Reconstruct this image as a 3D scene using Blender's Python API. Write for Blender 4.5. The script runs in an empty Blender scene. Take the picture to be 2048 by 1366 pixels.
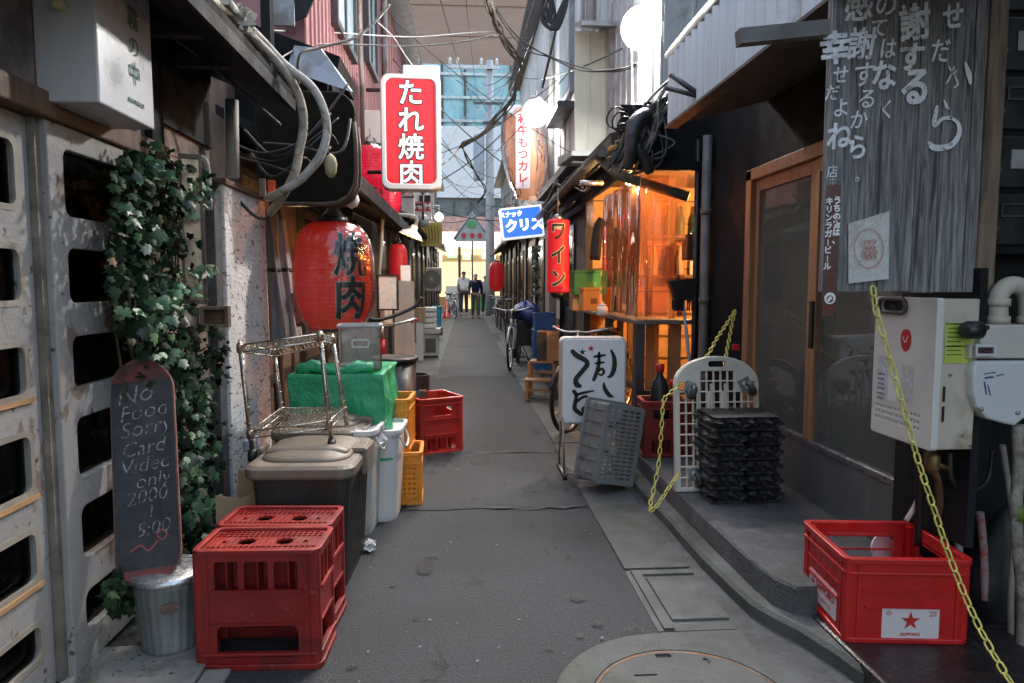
import bpy, bmesh, math, random
from mathutils import Vector, Matrix, noise
V = Vector
rnd = random.Random(11)
S = bpy.context.scene
COL = S.collection
rad = math.radians

# ---------------------------------------------------------------- camera
H = 1.15
FPX = 1380.0                      # focal length in pixels of the 2048 px wide photograph
PITCH = math.atan(113 / FPX)
YAW = math.atan(94 / FPX * math.cos(PITCH))
cam = bpy.data.cameras.new('camera')
cam.sensor_width = 36
cam.lens = FPX / 2048 * 36
cam.clip_start = 0.05
cam.clip_end = 500
camo = bpy.data.objects.new('camera', cam)
COL.objects.link(camo)
camo.location = (0, 0, H)
camo.rotation_euler = (math.pi / 2 - PITCH, 0, -YAW)
S.camera = camo
CR = camo.rotation_euler.to_matrix()

# ---------------------------------------------------------------- light
w = bpy.data.worlds.new('World')
S.world = w
w.use_nodes = True
nt = w.node_tree
bg = nt.nodes['Background']
sky = nt.nodes.new('ShaderNodeTexSky')
sky.sky_type = 'NISHITA'
sky.sun_disc = False
SUN_EL, SUN_AZ = rad(52), rad(20)
sky.sun_elevation = SUN_EL
sky.sun_rotation = SUN_AZ
sky.air_density = 1.5
sky.dust_density = 4.0
hs = nt.nodes.new('ShaderNodeHueSaturation')
hs.inputs['Saturation'].default_value = 0.8
nt.links.new(sky.outputs[0], hs.inputs['Color'])
nt.links.new(hs.outputs[0], bg.inputs[0])
bg.inputs[1].default_value = 0.15
sl = bpy.data.lights.new('sun', 'SUN')
sl.energy = 0.6
sl.angle = rad(40)
sl.color = (1.0, 0.98, 0.96)
slo = bpy.data.objects.new('sun', sl)
COL.objects.link(slo)
slo.rotation_euler = (math.pi / 2 - SUN_EL, 0, math.pi - SUN_AZ)
S.view_settings.view_transform = 'Standard'
S.view_settings.look = 'None'
S.view_settings.exposure = 1.85
S.view_settings.gamma = 1.0
S.render.engine = 'CYCLES'
S.cycles.use_denoising = True
S.cycles.max_bounces = 8
S.cycles.diffuse_bounces = 4
S.cycles.transparent_max_bounces = 24
S.cycles.sample_clamp_indirect = 6
S.cycles.caustics_reflective = False
S.cycles.caustics_refractive = False

# ---------------------------------------------------------------- pixel -> place helpers
def ray(px, py):
    return CR @ V(((px - 1024) / FPX, -(py - 683) / FPX, -1))
def at(px, py, Y):
    d = ray(px, py); return V((0, 0, H)) + d * (Y / d.y)
def onx(px, py, X):
    d = ray(px, py); return V((0, 0, H)) + d * (X / d.x)
def onz(px, py, z=0.0):
    d = ray(px, py); return V((0, 0, H)) + d * ((z - H) / d.z)

# ---------------------------------------------------------------- materials
MATS = {}
def M(name, col, rough=.6, metal=0.0, var=.25, vs=5, bump=.12, bs=60, col2=None, thr=.6, s2=4, soft=.06,
      stretch=None, emit=None, estr=0.0, alpha=None, trans=0.0, island=0.0, coat=0.0, spec=.5, rough_var=.15, sss=0, col3=None, thr3=.6, s3=14, crack=None):
    if name in MATS: return MATS[name]
    m = bpy.data.materials.new(name); m.use_nodes = True
    n, l = m.node_tree.nodes, m.node_tree.links
    p = n['Principled BSDF']
    tc = n.new('ShaderNodeTexCoord'); src = tc.outputs['Object']
    if stretch:
        mp = n.new('ShaderNodeMapping'); mp.inputs['Scale'].default_value = stretch
        l.new(src, mp.inputs[0]); ssrc = mp.outputs[0]
    else: ssrc = src
    def nz(scale, det=6, s=ssrc, dist=0.0):
        q = n.new('ShaderNodeTexNoise'); q.inputs['Scale'].default_value = scale
        q.inputs['Detail'].default_value = det; q.inputs['Roughness'].default_value = .62
        q.inputs['Distortion'].default_value = dist
        l.new(s, q.inputs['Vector']); return q.outputs['Fac']
    def mapr(f, a, b, c, d):
        q = n.new('ShaderNodeMapRange'); 
        for i, v in enumerate((a, b, c, d)): q.inputs[i + 1].default_value = v
        l.new(f, q.inputs[0]); return q.outputs[0]
    def mix(f, a, b, blend='MIX'):
        q = n.new('ShaderNodeMix'); q.data_type = 'RGBA'; q.blend_type = blend
        for sock, v in ((q.inputs[0], f), (q.inputs[6], a), (q.inputs[7], b)):
            if hasattr(v, 'links'): l.new(v, sock)
            elif isinstance(v, (int, float)): sock.default_value = v
            else: sock.default_value = (*v, 1)
        return q.outputs[2]
    f = mapr(nz(vs), .3, .7, 0, 1)
    lo = tuple(max(0, c * (1 - var)) for c in col); hi = tuple(min(1, c * (1 + var)) for c in col)
    c = mix(f, lo, hi)
    if col2:
        f2 = mapr(nz(s2, 8, dist=.4), thr - soft, thr + soft, 0, 1)
        c = mix(f2, c, col2)
    if col3:
        f3 = mapr(nz(s3, 5), thr3 - .03, thr3 + .03, 0, 1)
        c = mix(f3, c, col3)
    if crack:
        vo = n.new('ShaderNodeTexVoronoi'); vo.feature = 'DISTANCE_TO_EDGE'; vo.inputs['Scale'].default_value = crack[0]
        wv = n.new('ShaderNodeVectorMath'); wv.operation = 'ADD'
        wn = n.new('ShaderNodeTexNoise'); wn.inputs['Scale'].default_value = 5; wn.inputs['Detail'].default_value = 6
        ws = n.new('ShaderNodeVectorMath'); ws.operation = 'SCALE'; ws.inputs['Scale'].default_value = .35
        l.new(src, wn.inputs['Vector']); l.new(wn.outputs['Color'], ws.inputs[0]); l.new(src, wv.inputs[0]); l.new(ws.outputs[0], wv.inputs[1]); l.new(wv.outputs[0], vo.inputs['Vector'])
        gate = mapr(nz(.9, 3), .5, .56, 0, 1)
        q = n.new('ShaderNodeMath'); q.operation = 'MULTIPLY'; l.new(mapr(vo.outputs['Distance'], 0, crack[1], 1, 0), q.inputs[0]); l.new(gate, q.inputs[1])
        c = mix(q.outputs[0], c, crack[2])
    if island:
        ge = n.new('ShaderNodeNewGeometry')
        h = n.new('ShaderNodeHueSaturation')
        l.new(mapr(ge.outputs['Random Per Island'], 0, 1, 1 - island, 1 + island * 1.3), h.inputs['Value'])
        l.new(mapr(ge.outputs['Random Per Island'], 0, 1, .515, .455), h.inputs['Hue'])
        l.new(c, h.inputs['Color']); c = h.outputs[0]
    l.new(c, p.inputs['Base Color'])
    if rough_var:
        l.new(mapr(nz(vs * 2.3), .3, .7, max(0.02, rough - rough_var), min(1, rough + rough_var)), p.inputs['Roughness'])
    else: p.inputs['Roughness'].default_value = rough
    p.inputs['Metallic'].default_value = metal
    p.inputs['Specular IOR Level'].default_value = spec
    if coat: p.inputs['Coat Weight'].default_value = coat; p.inputs['Coat Roughness'].default_value = .15
    if trans: p.inputs['Transmission Weight'].default_value = trans
    if alpha is not None: p.inputs['Alpha'].default_value = alpha
    if sss: p.inputs['Subsurface Weight'].default_value = sss; p.inputs['Subsurface Radius'].default_value = (.05, .05, .05)
    if bump:
        b = n.new('ShaderNodeBump'); b.inputs['Strength'].default_value = min(1, bump * 2); b.inputs['Distance'].default_value = .01
        l.new(nz(bs, 5), b.inputs['Height']); l.new(b.outputs[0], p.inputs['Normal'])
    if emit:
        p.inputs['Emission Color'].default_value = (*emit, 1); p.inputs['Emission Strength'].default_value = estr
    MATS[name] = m
    return m

def clear_mat(name, tint, refl=.5, rough=.08, bump=.6, bs=7, stretch=(1, 1, .25), body=.0, bodycol=(.8, .8, .8)):
    """thin clear sheet: see-through, with wrinkled reflections and a little milkiness"""
    m = bpy.data.materials.new(name); m.use_nodes = True
    n, l = m.node_tree.nodes, m.node_tree.links
    n.remove(n['Principled BSDF']); out = n['Material Output']
    t = n.new('ShaderNodeBsdfTransparent'); t.inputs[0].default_value = (*tint, 1)
    g = n.new('ShaderNodeBsdfGlossy'); g.inputs['Roughness'].default_value = rough
    d = n.new('ShaderNodeBsdfTranslucent'); d.inputs[0].default_value = (*bodycol, 1)
    d2 = n.new('ShaderNodeBsdfDiffuse'); d2.inputs[0].default_value = (*bodycol, 1)
    dm = n.new('ShaderNodeMixShader'); l.new(d.outputs[0], dm.inputs[1]); l.new(d2.outputs[0], dm.inputs[2])
    tm = n.new('ShaderNodeMixShader'); tm.inputs[0].default_value = body
    l.new(t.outputs[0], tm.inputs[1]); l.new(dm.outputs[0], tm.inputs[2])
    fr = n.new('ShaderNodeFresnel'); fr.inputs[0].default_value = 1.45
    mm = n.new('ShaderNodeMath'); mm.operation = 'MULTIPLY'; mm.inputs[1].default_value = refl * 2; mm.use_clamp = True
    l.new(fr.outputs[0], mm.inputs[0])
    x = n.new('ShaderNodeMixShader'); l.new(mm.outputs[0], x.inputs[0]); l.new(tm.outputs[0], x.inputs[1]); l.new(g.outputs[0], x.inputs[2])
    if bump:
        tc = n.new('ShaderNodeTexCoord'); mp = n.new('ShaderNodeMapping'); mp.inputs['Scale'].default_value = stretch
        q = n.new('ShaderNodeTexNoise'); q.inputs['Scale'].default_value = bs; q.inputs['Detail'].default_value = 3; q.inputs['Distortion'].default_value = 1.2
        b = n.new('ShaderNodeBump'); b.inputs['Strength'].default_value = bump; b.inputs['Distance'].default_value = .03
        l.new(tc.outputs['Object'], mp.inputs[0]); l.new(mp.outputs[0], q.inputs['Vector']); l.new(q.outputs['Fac'], b.inputs['Height'])
        for k in (g, fr): l.new(b.outputs[0], k.inputs['Normal'])
    l.new(x.outputs[0], out.inputs[0])
    MATS[name] = m
    return m

def glow(name, col, s):
    m = bpy.data.materials.new(name); m.use_nodes = True
    p = m.node_tree.nodes['Principled BSDF']
    p.inputs['Base Color'].default_value = (*[min(1, c) for c in col], 1)
    p.inputs['Emission Color'].default_value = (*col, 1); p.inputs['Emission Strength'].default_value = s
    MATS[name] = m
    return m

# ---------------------------------------------------------------- objects
def tag(o, label=None, cat=None, group=None, kind=None):
    if label: o['label'] = label
    if cat: o['category'] = cat
    if group: o['group'] = group
    if kind: o['kind'] = kind
    return o
def thing(name, label, cat, loc=(0, 0, 0), rz=0.0, group=None):
    o = bpy.data.objects.new(name, None); o.empty_display_size = .05
    COL.objects.link(o); o.location = loc; o.rotation_euler = (0, 0, rz)
    return tag(o, label, cat, group)
def kids(o): return [c for c in bpy.data.objects if c.parent == o]
def copy_tree(o, parent=None, label=None, loc=None, rz=None):
    c = o.copy(); COL.objects.link(c)
    if parent: c.parent = parent
    if label: c['label'] = label
    if loc is not None: c.location = loc
    if rz is not None: c.rotation_euler = (0, 0, rz)
    for k in kids(o): copy_tree(k, c)
    return c
def wmat(o):
    m = Matrix.LocRotScale(o.location, o.rotation_euler, o.scale)
    return wmat(o.parent) @ m if o.parent else m

def fr(o, x, y, z=None):
    """frame: origin o, x and y directions (z = x cross y)"""
    x = V(x).normalized(); y = V(y)
    y = (y - x * y.dot(x)).normalized(); z = x.cross(y)
    m = Matrix((x, y, z)).transposed().to_4x4(); m.translation = V(o)
    return m
def fry(o, x, y):
    y = V(y).normalized(); x = V(x); x = (x - y * x.dot(y)).normalized()
    return fr(o, x, y)
XZ = lambda x, y, z: fr((x, y, z), (1, 0, 0), (0, 0, 1))          # a plate facing -Y (towards the camera)
FL = lambda x, y, z: fr((x, y, z), (0, 1, 0), (0, 0, 1))          # on a left wall, facing +X
FR = lambda x, y, z: fr((x, y, z), (0, -1, 0), (0, 0, 1))         # on a right wall, facing -X

def rrect(x0, y0, x1, y1, r, n=5):
    r = min(r, abs(x1 - x0) / 2 - 1e-4, abs(y1 - y0) / 2 - 1e-4)
    pts = []
    for cx, cy, a0 in ((x1 - r, y1 - r, 0), (x0 + r, y1 - r, 90), (x0 + r, y0 + r, 180), (x1 - r, y0 + r, 270)):
        for i in range(n + 1):
            a = rad(a0 + 90 * i / n); pts.append((cx + r * math.cos(a), cy + r * math.sin(a)))
    return pts
def circ(cx, cy, r, n=24, ry=None):
    return [(cx + r * math.cos(2 * math.pi * i / n), cy + (ry or r) * math.sin(2 * math.pi * i / n)) for i in range(n)]
def smooth(pts, n=6, closed=False):
    pts = [V(p) for p in pts]; out = []
    N = len(pts)
    for i in range(N if closed else N - 1):
        if closed: p0, p1, p2, p3 = (pts[(i + k - 1) % N] for k in range(4))
        else: p0, p1, p2, p3 = pts[max(i - 1, 0)], pts[i], pts[i + 1], pts[min(i + 2, N - 1)]
        for k in range(n):
            t = k / n
            out.append(.5 * (2 * p1 + (p2 - p0) * t + (2 * p0 - 5 * p1 + 4 * p2 - p3) * t * t + (3 * p1 - p0 - 3 * p2 + p3) * t ** 3))
    if not closed: out.append(pts[-1])
    return out

class MB:
    def __init__(s): s.v = []; s.f = []; s.sm = []; s.mi = []; s.cur = 0
    def add(s, vs, fs, mat=None, smooth=False):
        b = len(s.v)
        s.v += [mat @ V(p) if mat else V(p) for p in vs]
        for f in fs: s.f.append([b + i for i in f]); s.sm.append(smooth); s.mi.append(s.cur)
        return s
    def box(s, a, b, mat=None, bev=0.0):
        x0, y0, z0 = (min(p, q) for p, q in zip(a, b)); x1, y1, z1 = (max(p, q) for p, q in zip(a, b))
        if bev:
            bm = bmesh.new(); bmesh.ops.create_cube(bm, size=1)
            for v in bm.verts: v.co = V(((x0 + x1) / 2 + v.co.x * (x1 - x0), (y0 + y1) / 2 + v.co.y * (y1 - y0), (z0 + z1) / 2 + v.co.z * (z1 - z0)))
            bmesh.ops.bevel(bm, geom=bm.edges[:], offset=min(bev, (x1 - x0) * .45, (y1 - y0) * .45, (z1 - z0) * .45), segments=2, profile=.5, affect='EDGES')
            s.bm(bm, mat); return s
        return s.add([(x0, y0, z0), (x1, y0, z0), (x1, y1, z0), (x0, y1, z0), (x0, y0, z1), (x1, y0, z1), (x1, y1, z1), (x0, y1, z1)],
                     [(0, 3, 2, 1), (4, 5, 6, 7), (0, 1, 5, 4), (1, 2, 6, 5), (2, 3, 7, 6), (3, 0, 4, 7)], mat)
    def bm(s, bm, mat=None, smooth=False):
        bm.verts.index_update()
        s.add([v.co.copy() for v in bm.verts], [[v.index for v in f.verts] for f in bm.faces], mat, smooth); bm.free(); return s
    def hexa(s, bottom, top):
        return s.add(list(bottom) + list(top), [(3, 2, 1, 0), (4, 5, 6, 7), (0, 1, 5, 4), (1, 2, 6, 5), (2, 3, 7, 6), (3, 0, 4, 7)])
    def tube(s, pts, r, seg=8, closed=False, cap=True):
        pts = [V(p) for p in pts]; n = len(pts)
        rs = r if isinstance(r, (list, tuple)) else [r] * n
        vs, fs = [], []; up = None
        for i, p in enumerate(pts):
            a = pts[(i - 1) % n] if (closed or i) else p; b = pts[(i + 1) % n] if (closed or i < n - 1) else p
            t = (b - a)
            t = t.normalized() if t.length > 1e-9 else V((0, 0, 1))
            if up is None:
                up = V((0, 0, 1)) if abs(t.z) < .9 else V((1, 0, 0))
            u = (up - t * up.dot(t))
            u = u.normalized() if u.length > 1e-6 else t.orthogonal().normalized()
            up = u; q = t.cross(u)
            for k in range(seg):
                an = 2 * math.pi * (k + .5) / seg
                vs.append(p + (u * math.cos(an) + q * math.sin(an)) * rs[i])
        for i in range(n if closed else n - 1):
            j = (i + 1) % n
            for k in range(seg):
                k2 = (k + 1) % seg
                fs.append((i * seg + k, i * seg + k2, j * seg + k2, j * seg + k))
        s.add(vs, fs, smooth=seg > 4)
        if cap and not closed:
            b = len(s.v) - n * seg
            s.f.append([b + k for k in range(seg)][::-1]); s.sm.append(False); s.mi.append(s.cur)
            s.f.append([b + (n - 1) * seg + k for k in range(seg)]); s.sm.append(False); s.mi.append(s.cur)
        return s
    def lathe(s, prof, c=(0, 0, 0), seg=28, mat=None, axis='z', smooth=True, cap=True):
        vs, fs = [], []
        for r, z in prof:
            for k in range(seg):
                a = 2 * math.pi * k / seg
                q = (r * math.cos(a), r * math.sin(a), z)
                if axis == 'x': q = (z, q[0], q[1])
                if axis == 'y': q = (q[0], z, -q[1])
                vs.append(V(q) + V(c))
        for i in range(len(prof) - 1):
            for k in range(seg):
                k2 = (k + 1) % seg
                fs.append((i * seg + k, i * seg + k2, (i + 1) * seg + k2, (i + 1) * seg + k))
        if cap:
            fs.append(list(range(seg))[::-1]); fs.append([(len(prof) - 1) * seg + k for k in range(seg)])
        return s.add(vs, fs, mat, smooth)
    def plate(s, outer, holes=(), t=.01, mat=None, bev=0.0):
        """flat plate with holes, thickness t from z=0 up to z=t of the frame"""
        k = bpy.data.curves.new('k', 'CURVE'); k.dimensions = '2D'; k.fill_mode = 'BOTH'
        k.extrude = max(t / 2 - bev, 1e-5); k.bevel_depth = bev; k.bevel_resolution = 1
        if bev: k.offset = -bev
        for pts in [outer] + list(holes):
            sp = k.splines.new('POLY'); sp.points.add(len(pts) - 1); sp.use_cyclic_u = True
            for p, q in zip(sp.points, pts): p.co = (q[0], q[1], 0, 1)
        o = bpy.data.objects.new('k', k); me = o.to_mesh()
        off = Matrix.Translation((0, 0, t / 2))
        s.add([v.co.copy() for v in me.vertices], [list(p.vertices) for p in me.polygons], (mat or Matrix()) @ off)
        o.to_mesh_clear(); bpy.data.objects.remove(o); bpy.data.curves.remove(k)
        return s
    def text(s, body, size, mat, t=.002, offset=0.0, sx=1.0, align='CENTER', shear=0.0, vertical=False, pitch=1.1, wrap=None, fat=0.0):
        if fat:                              # bold or outline: the same glyph a little to every side
            for i in range(12):
                a = 2 * math.pi * i / 12
                s.text(body, size, mat @ Matrix.Translation((fat * math.cos(a), fat * math.sin(a), -2e-5 * (i + 1))), t, offset, sx, align, shear, vertical, pitch, wrap)
        if vertical:
            for i, ch in enumerate(body):
                s.text(ch, size, mat @ Matrix.Translation((0, -i * size * pitch, 0)), t, offset, sx, 'CENTER', shear, wrap=wrap)
            return s
        c = bpy.data.curves.new('t', 'FONT'); c.body = body; c.size = size; c.extrude = t / 2; c.offset = offset
        c.align_x = align; c.align_y = 'CENTER'; c.shear = shear; c.resolution_u = 3
        o = bpy.data.objects.new('t', c); me = o.to_mesh()
        vs = [V((v.co.x * sx, v.co.y, v.co.z + t / 2)) for v in me.vertices]; fs = [list(p.vertices) for p in me.polygons]
        o.to_mesh_clear(); bpy.data.objects.remove(o); bpy.data.curves.remove(c)
        if wrap:
            bm = bmesh.new(); bv = [bm.verts.new(mat @ v) for v in vs]
            for f in fs:
                try: bm.faces.new([bv[i] for i in f])
                except ValueError: pass
            xs = [v.co.x for v in bm.verts]; x = min(xs)
            while x < max(xs):
                x += .012
                bmesh.ops.bisect_plane(bm, geom=bm.verts[:] + bm.edges[:] + bm.faces[:], plane_co=(x, 0, 0), plane_no=(1, 0, 0))
            ys = [v.co.y for v in bm.verts]; y = min(ys)
            while y < max(ys):
                y += .02
                bmesh.ops.bisect_plane(bm, geom=bm.verts[:] + bm.edges[:] + bm.faces[:], plane_co=(0, y, 0), plane_no=(0, 1, 0))
            for v in bm.verts: v.co = wrap(v.co)
            return s.bm(bm)
        return s.add(vs, fs, mat)
    def stroke(s, pts, wd, mat, t=.002, n=6):
        """brush stroke: flat ribbon with rounded ends in the frame's plane"""
        wd = wd if isinstance(wd, (list, tuple)) else [wd] * len(pts)
        p3 = smooth([(p[0], p[1], w_) for p, w_ in zip(pts, wd)], n)
        L, Rr = [], []
        for i, p in enumerate(p3):
            a = p3[max(i - 1, 0)]; b = p3[min(i + 1, len(p3) - 1)]
            d = V((b.x - a.x, b.y - a.y)); d = d.normalized() if d.length > 1e-9 else V((1, 0))
            nn = V((-d.y, d.x)) * max(p.z, 1e-4) / 2
            L.append((p.x + nn.x, p.y + nn.y)); Rr.append((p.x - nn.x, p.y - nn.y))
        vs = [(x, y, t) for x, y in L] + [(x, y, t) for x, y in Rr]; N = len(L)
        fs = [(i, N + i, N + i + 1, i + 1) for i in range(N - 1)]
        for e in (0, N - 1):
            c = p3[e]; b = len(vs); vs += [(x, y, t + .0002) for x, y in circ(c.x, c.y, max(c.z, 1e-4) / 2 * .98, 10)]; fs.append(list(range(b, b + 10)))
        return s.add(vs, fs, mat)
    def build(s, name, mat, parent=None, w=False, auto=None, base=None):
        """one mesh object; w=True: the vertices are in world space. base: origin for a top-level mesh"""
        me = bpy.data.meshes.new(name)
        vs = s.v
        if w and parent is not None:
            inv = wmat(parent).inverted(); vs = [inv @ v for v in vs]
        o = bpy.data.objects.new(name, me)
        if parent is None and base is not None:
            b = V(base); vs = [v - b for v in vs]; o.location = b
        elif parent is None and w and vs:
            b = V(((min(v.x for v in vs) + max(v.x for v in vs)) / 2, (min(v.y for v in vs) + max(v.y for v in vs)) / 2, min(v.z for v in vs)))
            vs = [v - b for v in vs]; o.location = b
        me.from_pydata([tuple(v) for v in vs], [], s.f)
        for m in (mat if isinstance(mat, (list, tuple)) else [mat]): me.materials.append(m)
        me.polygons.foreach_set('use_smooth', s.sm); me.polygons.foreach_set('material_index', s.mi)
        me.update()
        if parent is not None: o.parent = parent
        COL.objects.link(o)
        return o

def lamp(o, loc, power, col, r=.05, name='lamp_light'):
    l = bpy.data.lights.new(name, 'POINT'); l.energy = power; l.color = col; l.shadow_soft_size = r
    k = bpy.data.objects.new(name, l); COL.objects.link(k); k.parent = o
    k.location = wmat(o).inverted() @ V(loc)
    return k
# ---------------------------------------------------------------- shared materials
asphalt = M('asphalt', (.043, .0465, .052), .8, var=.42, vs=75, bump=.7, bs=120, col2=(.03, .0315, .034), thr=.55, s2=.9, soft=.1, col3=(.12, .12, .125), thr3=.68, s3=70, crack=(1.1, .012, (.02, .02, .02)))
asphalt2 = M('asphalt_patch', (.037, .041, .046), .78, var=.42, vs=85, bump=.7, bs=130, col2=(.053, .056, .059), thr=.58, s2=1.7, soft=.14, col3=(.13, .13, .13), thr3=.71, s3=75, crack=(1.4, .012, (.025, .025, .025)))
tar = M('tar_seam', (.03, .03, .031), .6, bump=.3)
concrete = M('concrete', (.115, .118, .114), .85, var=.22, vs=5, bump=.35, bs=110, col2=(.075, .082, .064), thr=.55, s2=2.6, soft=.12, col3=(.06, .06, .055), thr3=.68, s3=30)
concrete_dk = M('concrete_dark', (.115, .118, .12), .85, var=.3, vs=14, bump=.5, bs=90, col2=(.062, .062, .058), thr=.55, s2=3.5, soft=.16)
stone_lt = M('stone_light', (.27, .26, .24), .85, var=.25, bump=.3, col2=(.13, .12, .11), thr=.57, s2=6)
plaster = M('plaster', (.27, .21, .18), .92, var=.3, vs=9, bump=.9, bs=38, col2=(.12, .1, .095), thr=.55, s2=7, soft=.1)
pitted = M('pitted_stone', (.82, .79, .77), .9, var=.1, vs=5, bump=1, bs=40, col2=(.16, .14, .13), thr=.6, s2=26, soft=.03, stretch=(1, .8, 1.8))
paint_w = M('old_white_paint', (.31, .3, .285), .6, var=.1, vs=3, bump=.2, bs=30, col2=(.2, .155, .125), thr=.585, s2=3.6, soft=.01, col3=(.06, .052, .046), thr3=.66, s3=26)
wood_or = M('bare_orange_wood', (.42, .24, .11), .7, var=.3, vs=6, stretch=(6, 1, 6), bump=.1)
wood_br = M('brown_wood', (.13, .075, .045), .6, var=.4, vs=5, stretch=(9, 9, .8), bump=.15)
wood_dk = M('dark_wood', (.028, .024, .022), .65, var=.4, vs=5, stretch=(7, 7, .8), bump=.15)
wood_ly = M('dark_wood_along', (.035, .03, .027), .65, var=.5, vs=5, stretch=(7, .7, 7), bump=.15)
wood_frame = M('warm_wood_frame', (.33, .165, .085), .45, var=.3, vs=5, stretch=(9, 9, .7), bump=.1)
wood_gray = M('weathered_gray_board', (.25, .245, .25), .75, var=.7, vs=8, stretch=(14, 14, .7), bump=.6, bs=45, col2=(.55, .56, .58), thr=.6, s2=5, soft=.12, col3=(.1, .098, .1), thr3=.6, s3=2.5)
wood_post = M('post_wood', (.2, .145, .1), .75, var=.35, vs=6, stretch=(9, 9, .8), bump=.25, col2=(.08, .06, .05), thr=.58, s2=3)
black_pt = M('black_paint', (.012, .0128, .0145), .72, var=.4, vs=4, bump=.12, spec=.15)
dark_in = M('dark_interior', (.02, .019, .018), .8, var=.4, bump=.1)
red_sheet = M('dull_red_sheet', (.3, .135, .135), .6, var=.18, vs=3, stretch=(1, 1, .3), bump=.08, col2=(.2, .1, .1), thr=.6, s2=2)
gray_sheet = M('gray_sheet_metal', (.3, .32, .34), .45, metal=.3, var=.2, bump=.06, col2=(.2, .19, .18), thr=.6, s2=4)
zinc = M('zinc_sheet', (.62, .64, .67), .42, metal=.35, var=.12, vs=3, stretch=(1, 1, .3), bump=.05, col2=(.34, .33, .32), thr=.64, s2=3)
white_wall = M('white_siding', (.56, .58, .6), .6, var=.1, vs=2, stretch=(1, 1, .35), bump=.06, col2=(.38, .38, .38), thr=.6, s2=2.5, soft=.12)
cream_wall = M('cream_wall', (.5, .4, .34), .8, var=.12, bump=.15, col2=(.35, .28, .24), thr=.62, s2=3)
brick_br = M('brown_shop_wall', (.15, .1, .07), .75, var=.35, vs=6, stretch=(4, 4, .7), bump=.2)
steel = M('dull_steel', (.42, .42, .42), .35, metal=.9, var=.2, bump=.05)
steel_dk = M('dark_steel', (.09, .09, .095), .45, metal=.7, var=.3, bump=.06)
alum = M('aluminium_panel', (.2, .205, .215), .42, metal=.55, var=.2, vs=3, stretch=(1, 1, .5), bump=.05)
chrome = M('stained_chrome', (.5, .46, .4), .3, metal=.9, var=.3, vs=20, bump=.08, col2=(.2, .12, .07), thr=.62, s2=30)
pole_c = M('pole_concrete', (.4, .42, .45), .8, var=.15, bump=.2)
rubber = M('black_rubber', (.014, .014, .015), .55, var=.3, bump=.1)
blk_pl = M('black_plastic', (.016, .017, .019), .38, var=.3, bump=.05)
cable_m = M('black_cable', (.02, .02, .021), .5, var=.3, bump=0)
cable_g = M('dusty_cable', (.16, .14, .11), .8, var=.5, vs=15, bump=.2)
cable_w = M('pale_cable', (.5, .5, .5), .6, bump=0)
tape_m = M('duct_tape_wrap', (.33, .29, .23), .75, var=.35, vs=14, bump=.4, bs=40, col2=(.16, .13, .1), thr=.58, s2=18)
white_pl = M('white_plastic', (.68, .665, .63), .4, var=.06, vs=3, bump=.03, col2=(.55, .53, .5), thr=.66, s2=4)
red_pl = M('red_plastic', (.5, .014, .012), .35, var=.15, vs=4, bump=.05, bs=90, col2=(.36, .012, .012), thr=.6, s2=5)
red_pl_old = M('faded_red_plastic', (.25, .015, .011), .45, var=.3, vs=5, bump=.1, bs=70, col2=(.15, .016, .013), thr=.56, s2=7, col3=(.3, .08, .07), thr3=.69, s3=24)
orange_pl = M('orange_plastic', (.72, .25, .02), .4, var=.15, vs=4, bump=.05, col2=(.5, .18, .03), thr=.62, s2=5)
blue_pl = M('blue_plastic', (.05, .16, .38), .42, var=.2, bump=.05)
gray_pl = M('gray_plastic', (.2, .215, .215), .5, var=.15, bump=.06, col2=(.13, .13, .13), thr=.6, s2=6)
cream_pl = M('cream_enamel', (.62, .6, .55), .45, var=.07, vs=3, bump=.04, col2=(.42, .36, .28), thr=.68, s2=6, col3=(.2, .14, .09), thr3=.74, s3=20)
cream_old = M('aged_cream_enamel', (.48, .43, .35), .5, var=.12, vs=4, bump=.06, col2=(.3, .24, .17), thr=.6, s2=5, col3=(.13, .09, .06), thr3=.7, s3=18)
cardboard = M('cardboard', (.4, .27, .15), .85, var=.15, vs=4, bump=.08)
paper_w = M('white_paper', (.7, .7, .68), .8, var=.06, bump=.04)
ink = M('black_ink', (.012, .012, .013), .6, var=.2, bump=0)
ink_w = M('white_lettering', (.8, .8, .8), .5, var=.05, bump=0)
chalk = M('chalk', (.36, .36, .36), .9, var=.5, vs=60, bump=0, col2=(.07, .07, .072), thr=.52, s2=70, soft=.05)
brush_w = M('white_brush_paint', (.72, .75, .8), .7, var=.2, vs=30, bump=.1, bs=60, col2=(.3, .3, .31), thr=.6, s2=45, soft=.05)
red_ink = M('red_ink', (.5, .025, .03), .5, var=.1, bump=0)
blue_ink = M('blue_ink', (.03, .07, .22), .5, var=.1, bump=0)
glass = clear_mat('window_glass', (.8, .84, .82), refl=.85, rough=.02, bump=.03, bs=3, stretch=(1, 1, 1), body=.34, bodycol=(.58, .63, .58))
glass_dk = clear_mat('dusty_window_glass', (.3, .29, .28), refl=.2, rough=.16, bump=.08, bs=9, stretch=(1, 1, 1))
film = clear_mat('amber_light_sheet', (.8, .52, .36), refl=.42, rough=.05, bump=.5, bs=5, stretch=(1, 1, .12), body=.27, bodycol=(.8, .46, .28))  # amber of the stall light is put into the clear sheet's colour
wrap_f = clear_mat('lantern_plastic_wrap', (.95, .95, .95), refl=1.0, rough=.1, bump=1.0, bs=8, stretch=(1, 1, .4), body=.03)
acryl = clear_mat('clear_acrylic', (.88, .9, .9), refl=.8, rough=.08, bump=.08, bs=4, body=.1, bodycol=(.7, .7, .7))
haze_pl = clear_mat('cloudy_plastic', (.75, .76, .77), refl=.35, rough=.25, bump=.15, bs=5, body=.7, bodycol=(.62, .64, .66))
bulb_w = glow('bulb_white', (1.0, .97, .92), 4)
bulb_warm = glow('bulb_warm', (1.0, .62, .25), 22)

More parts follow.
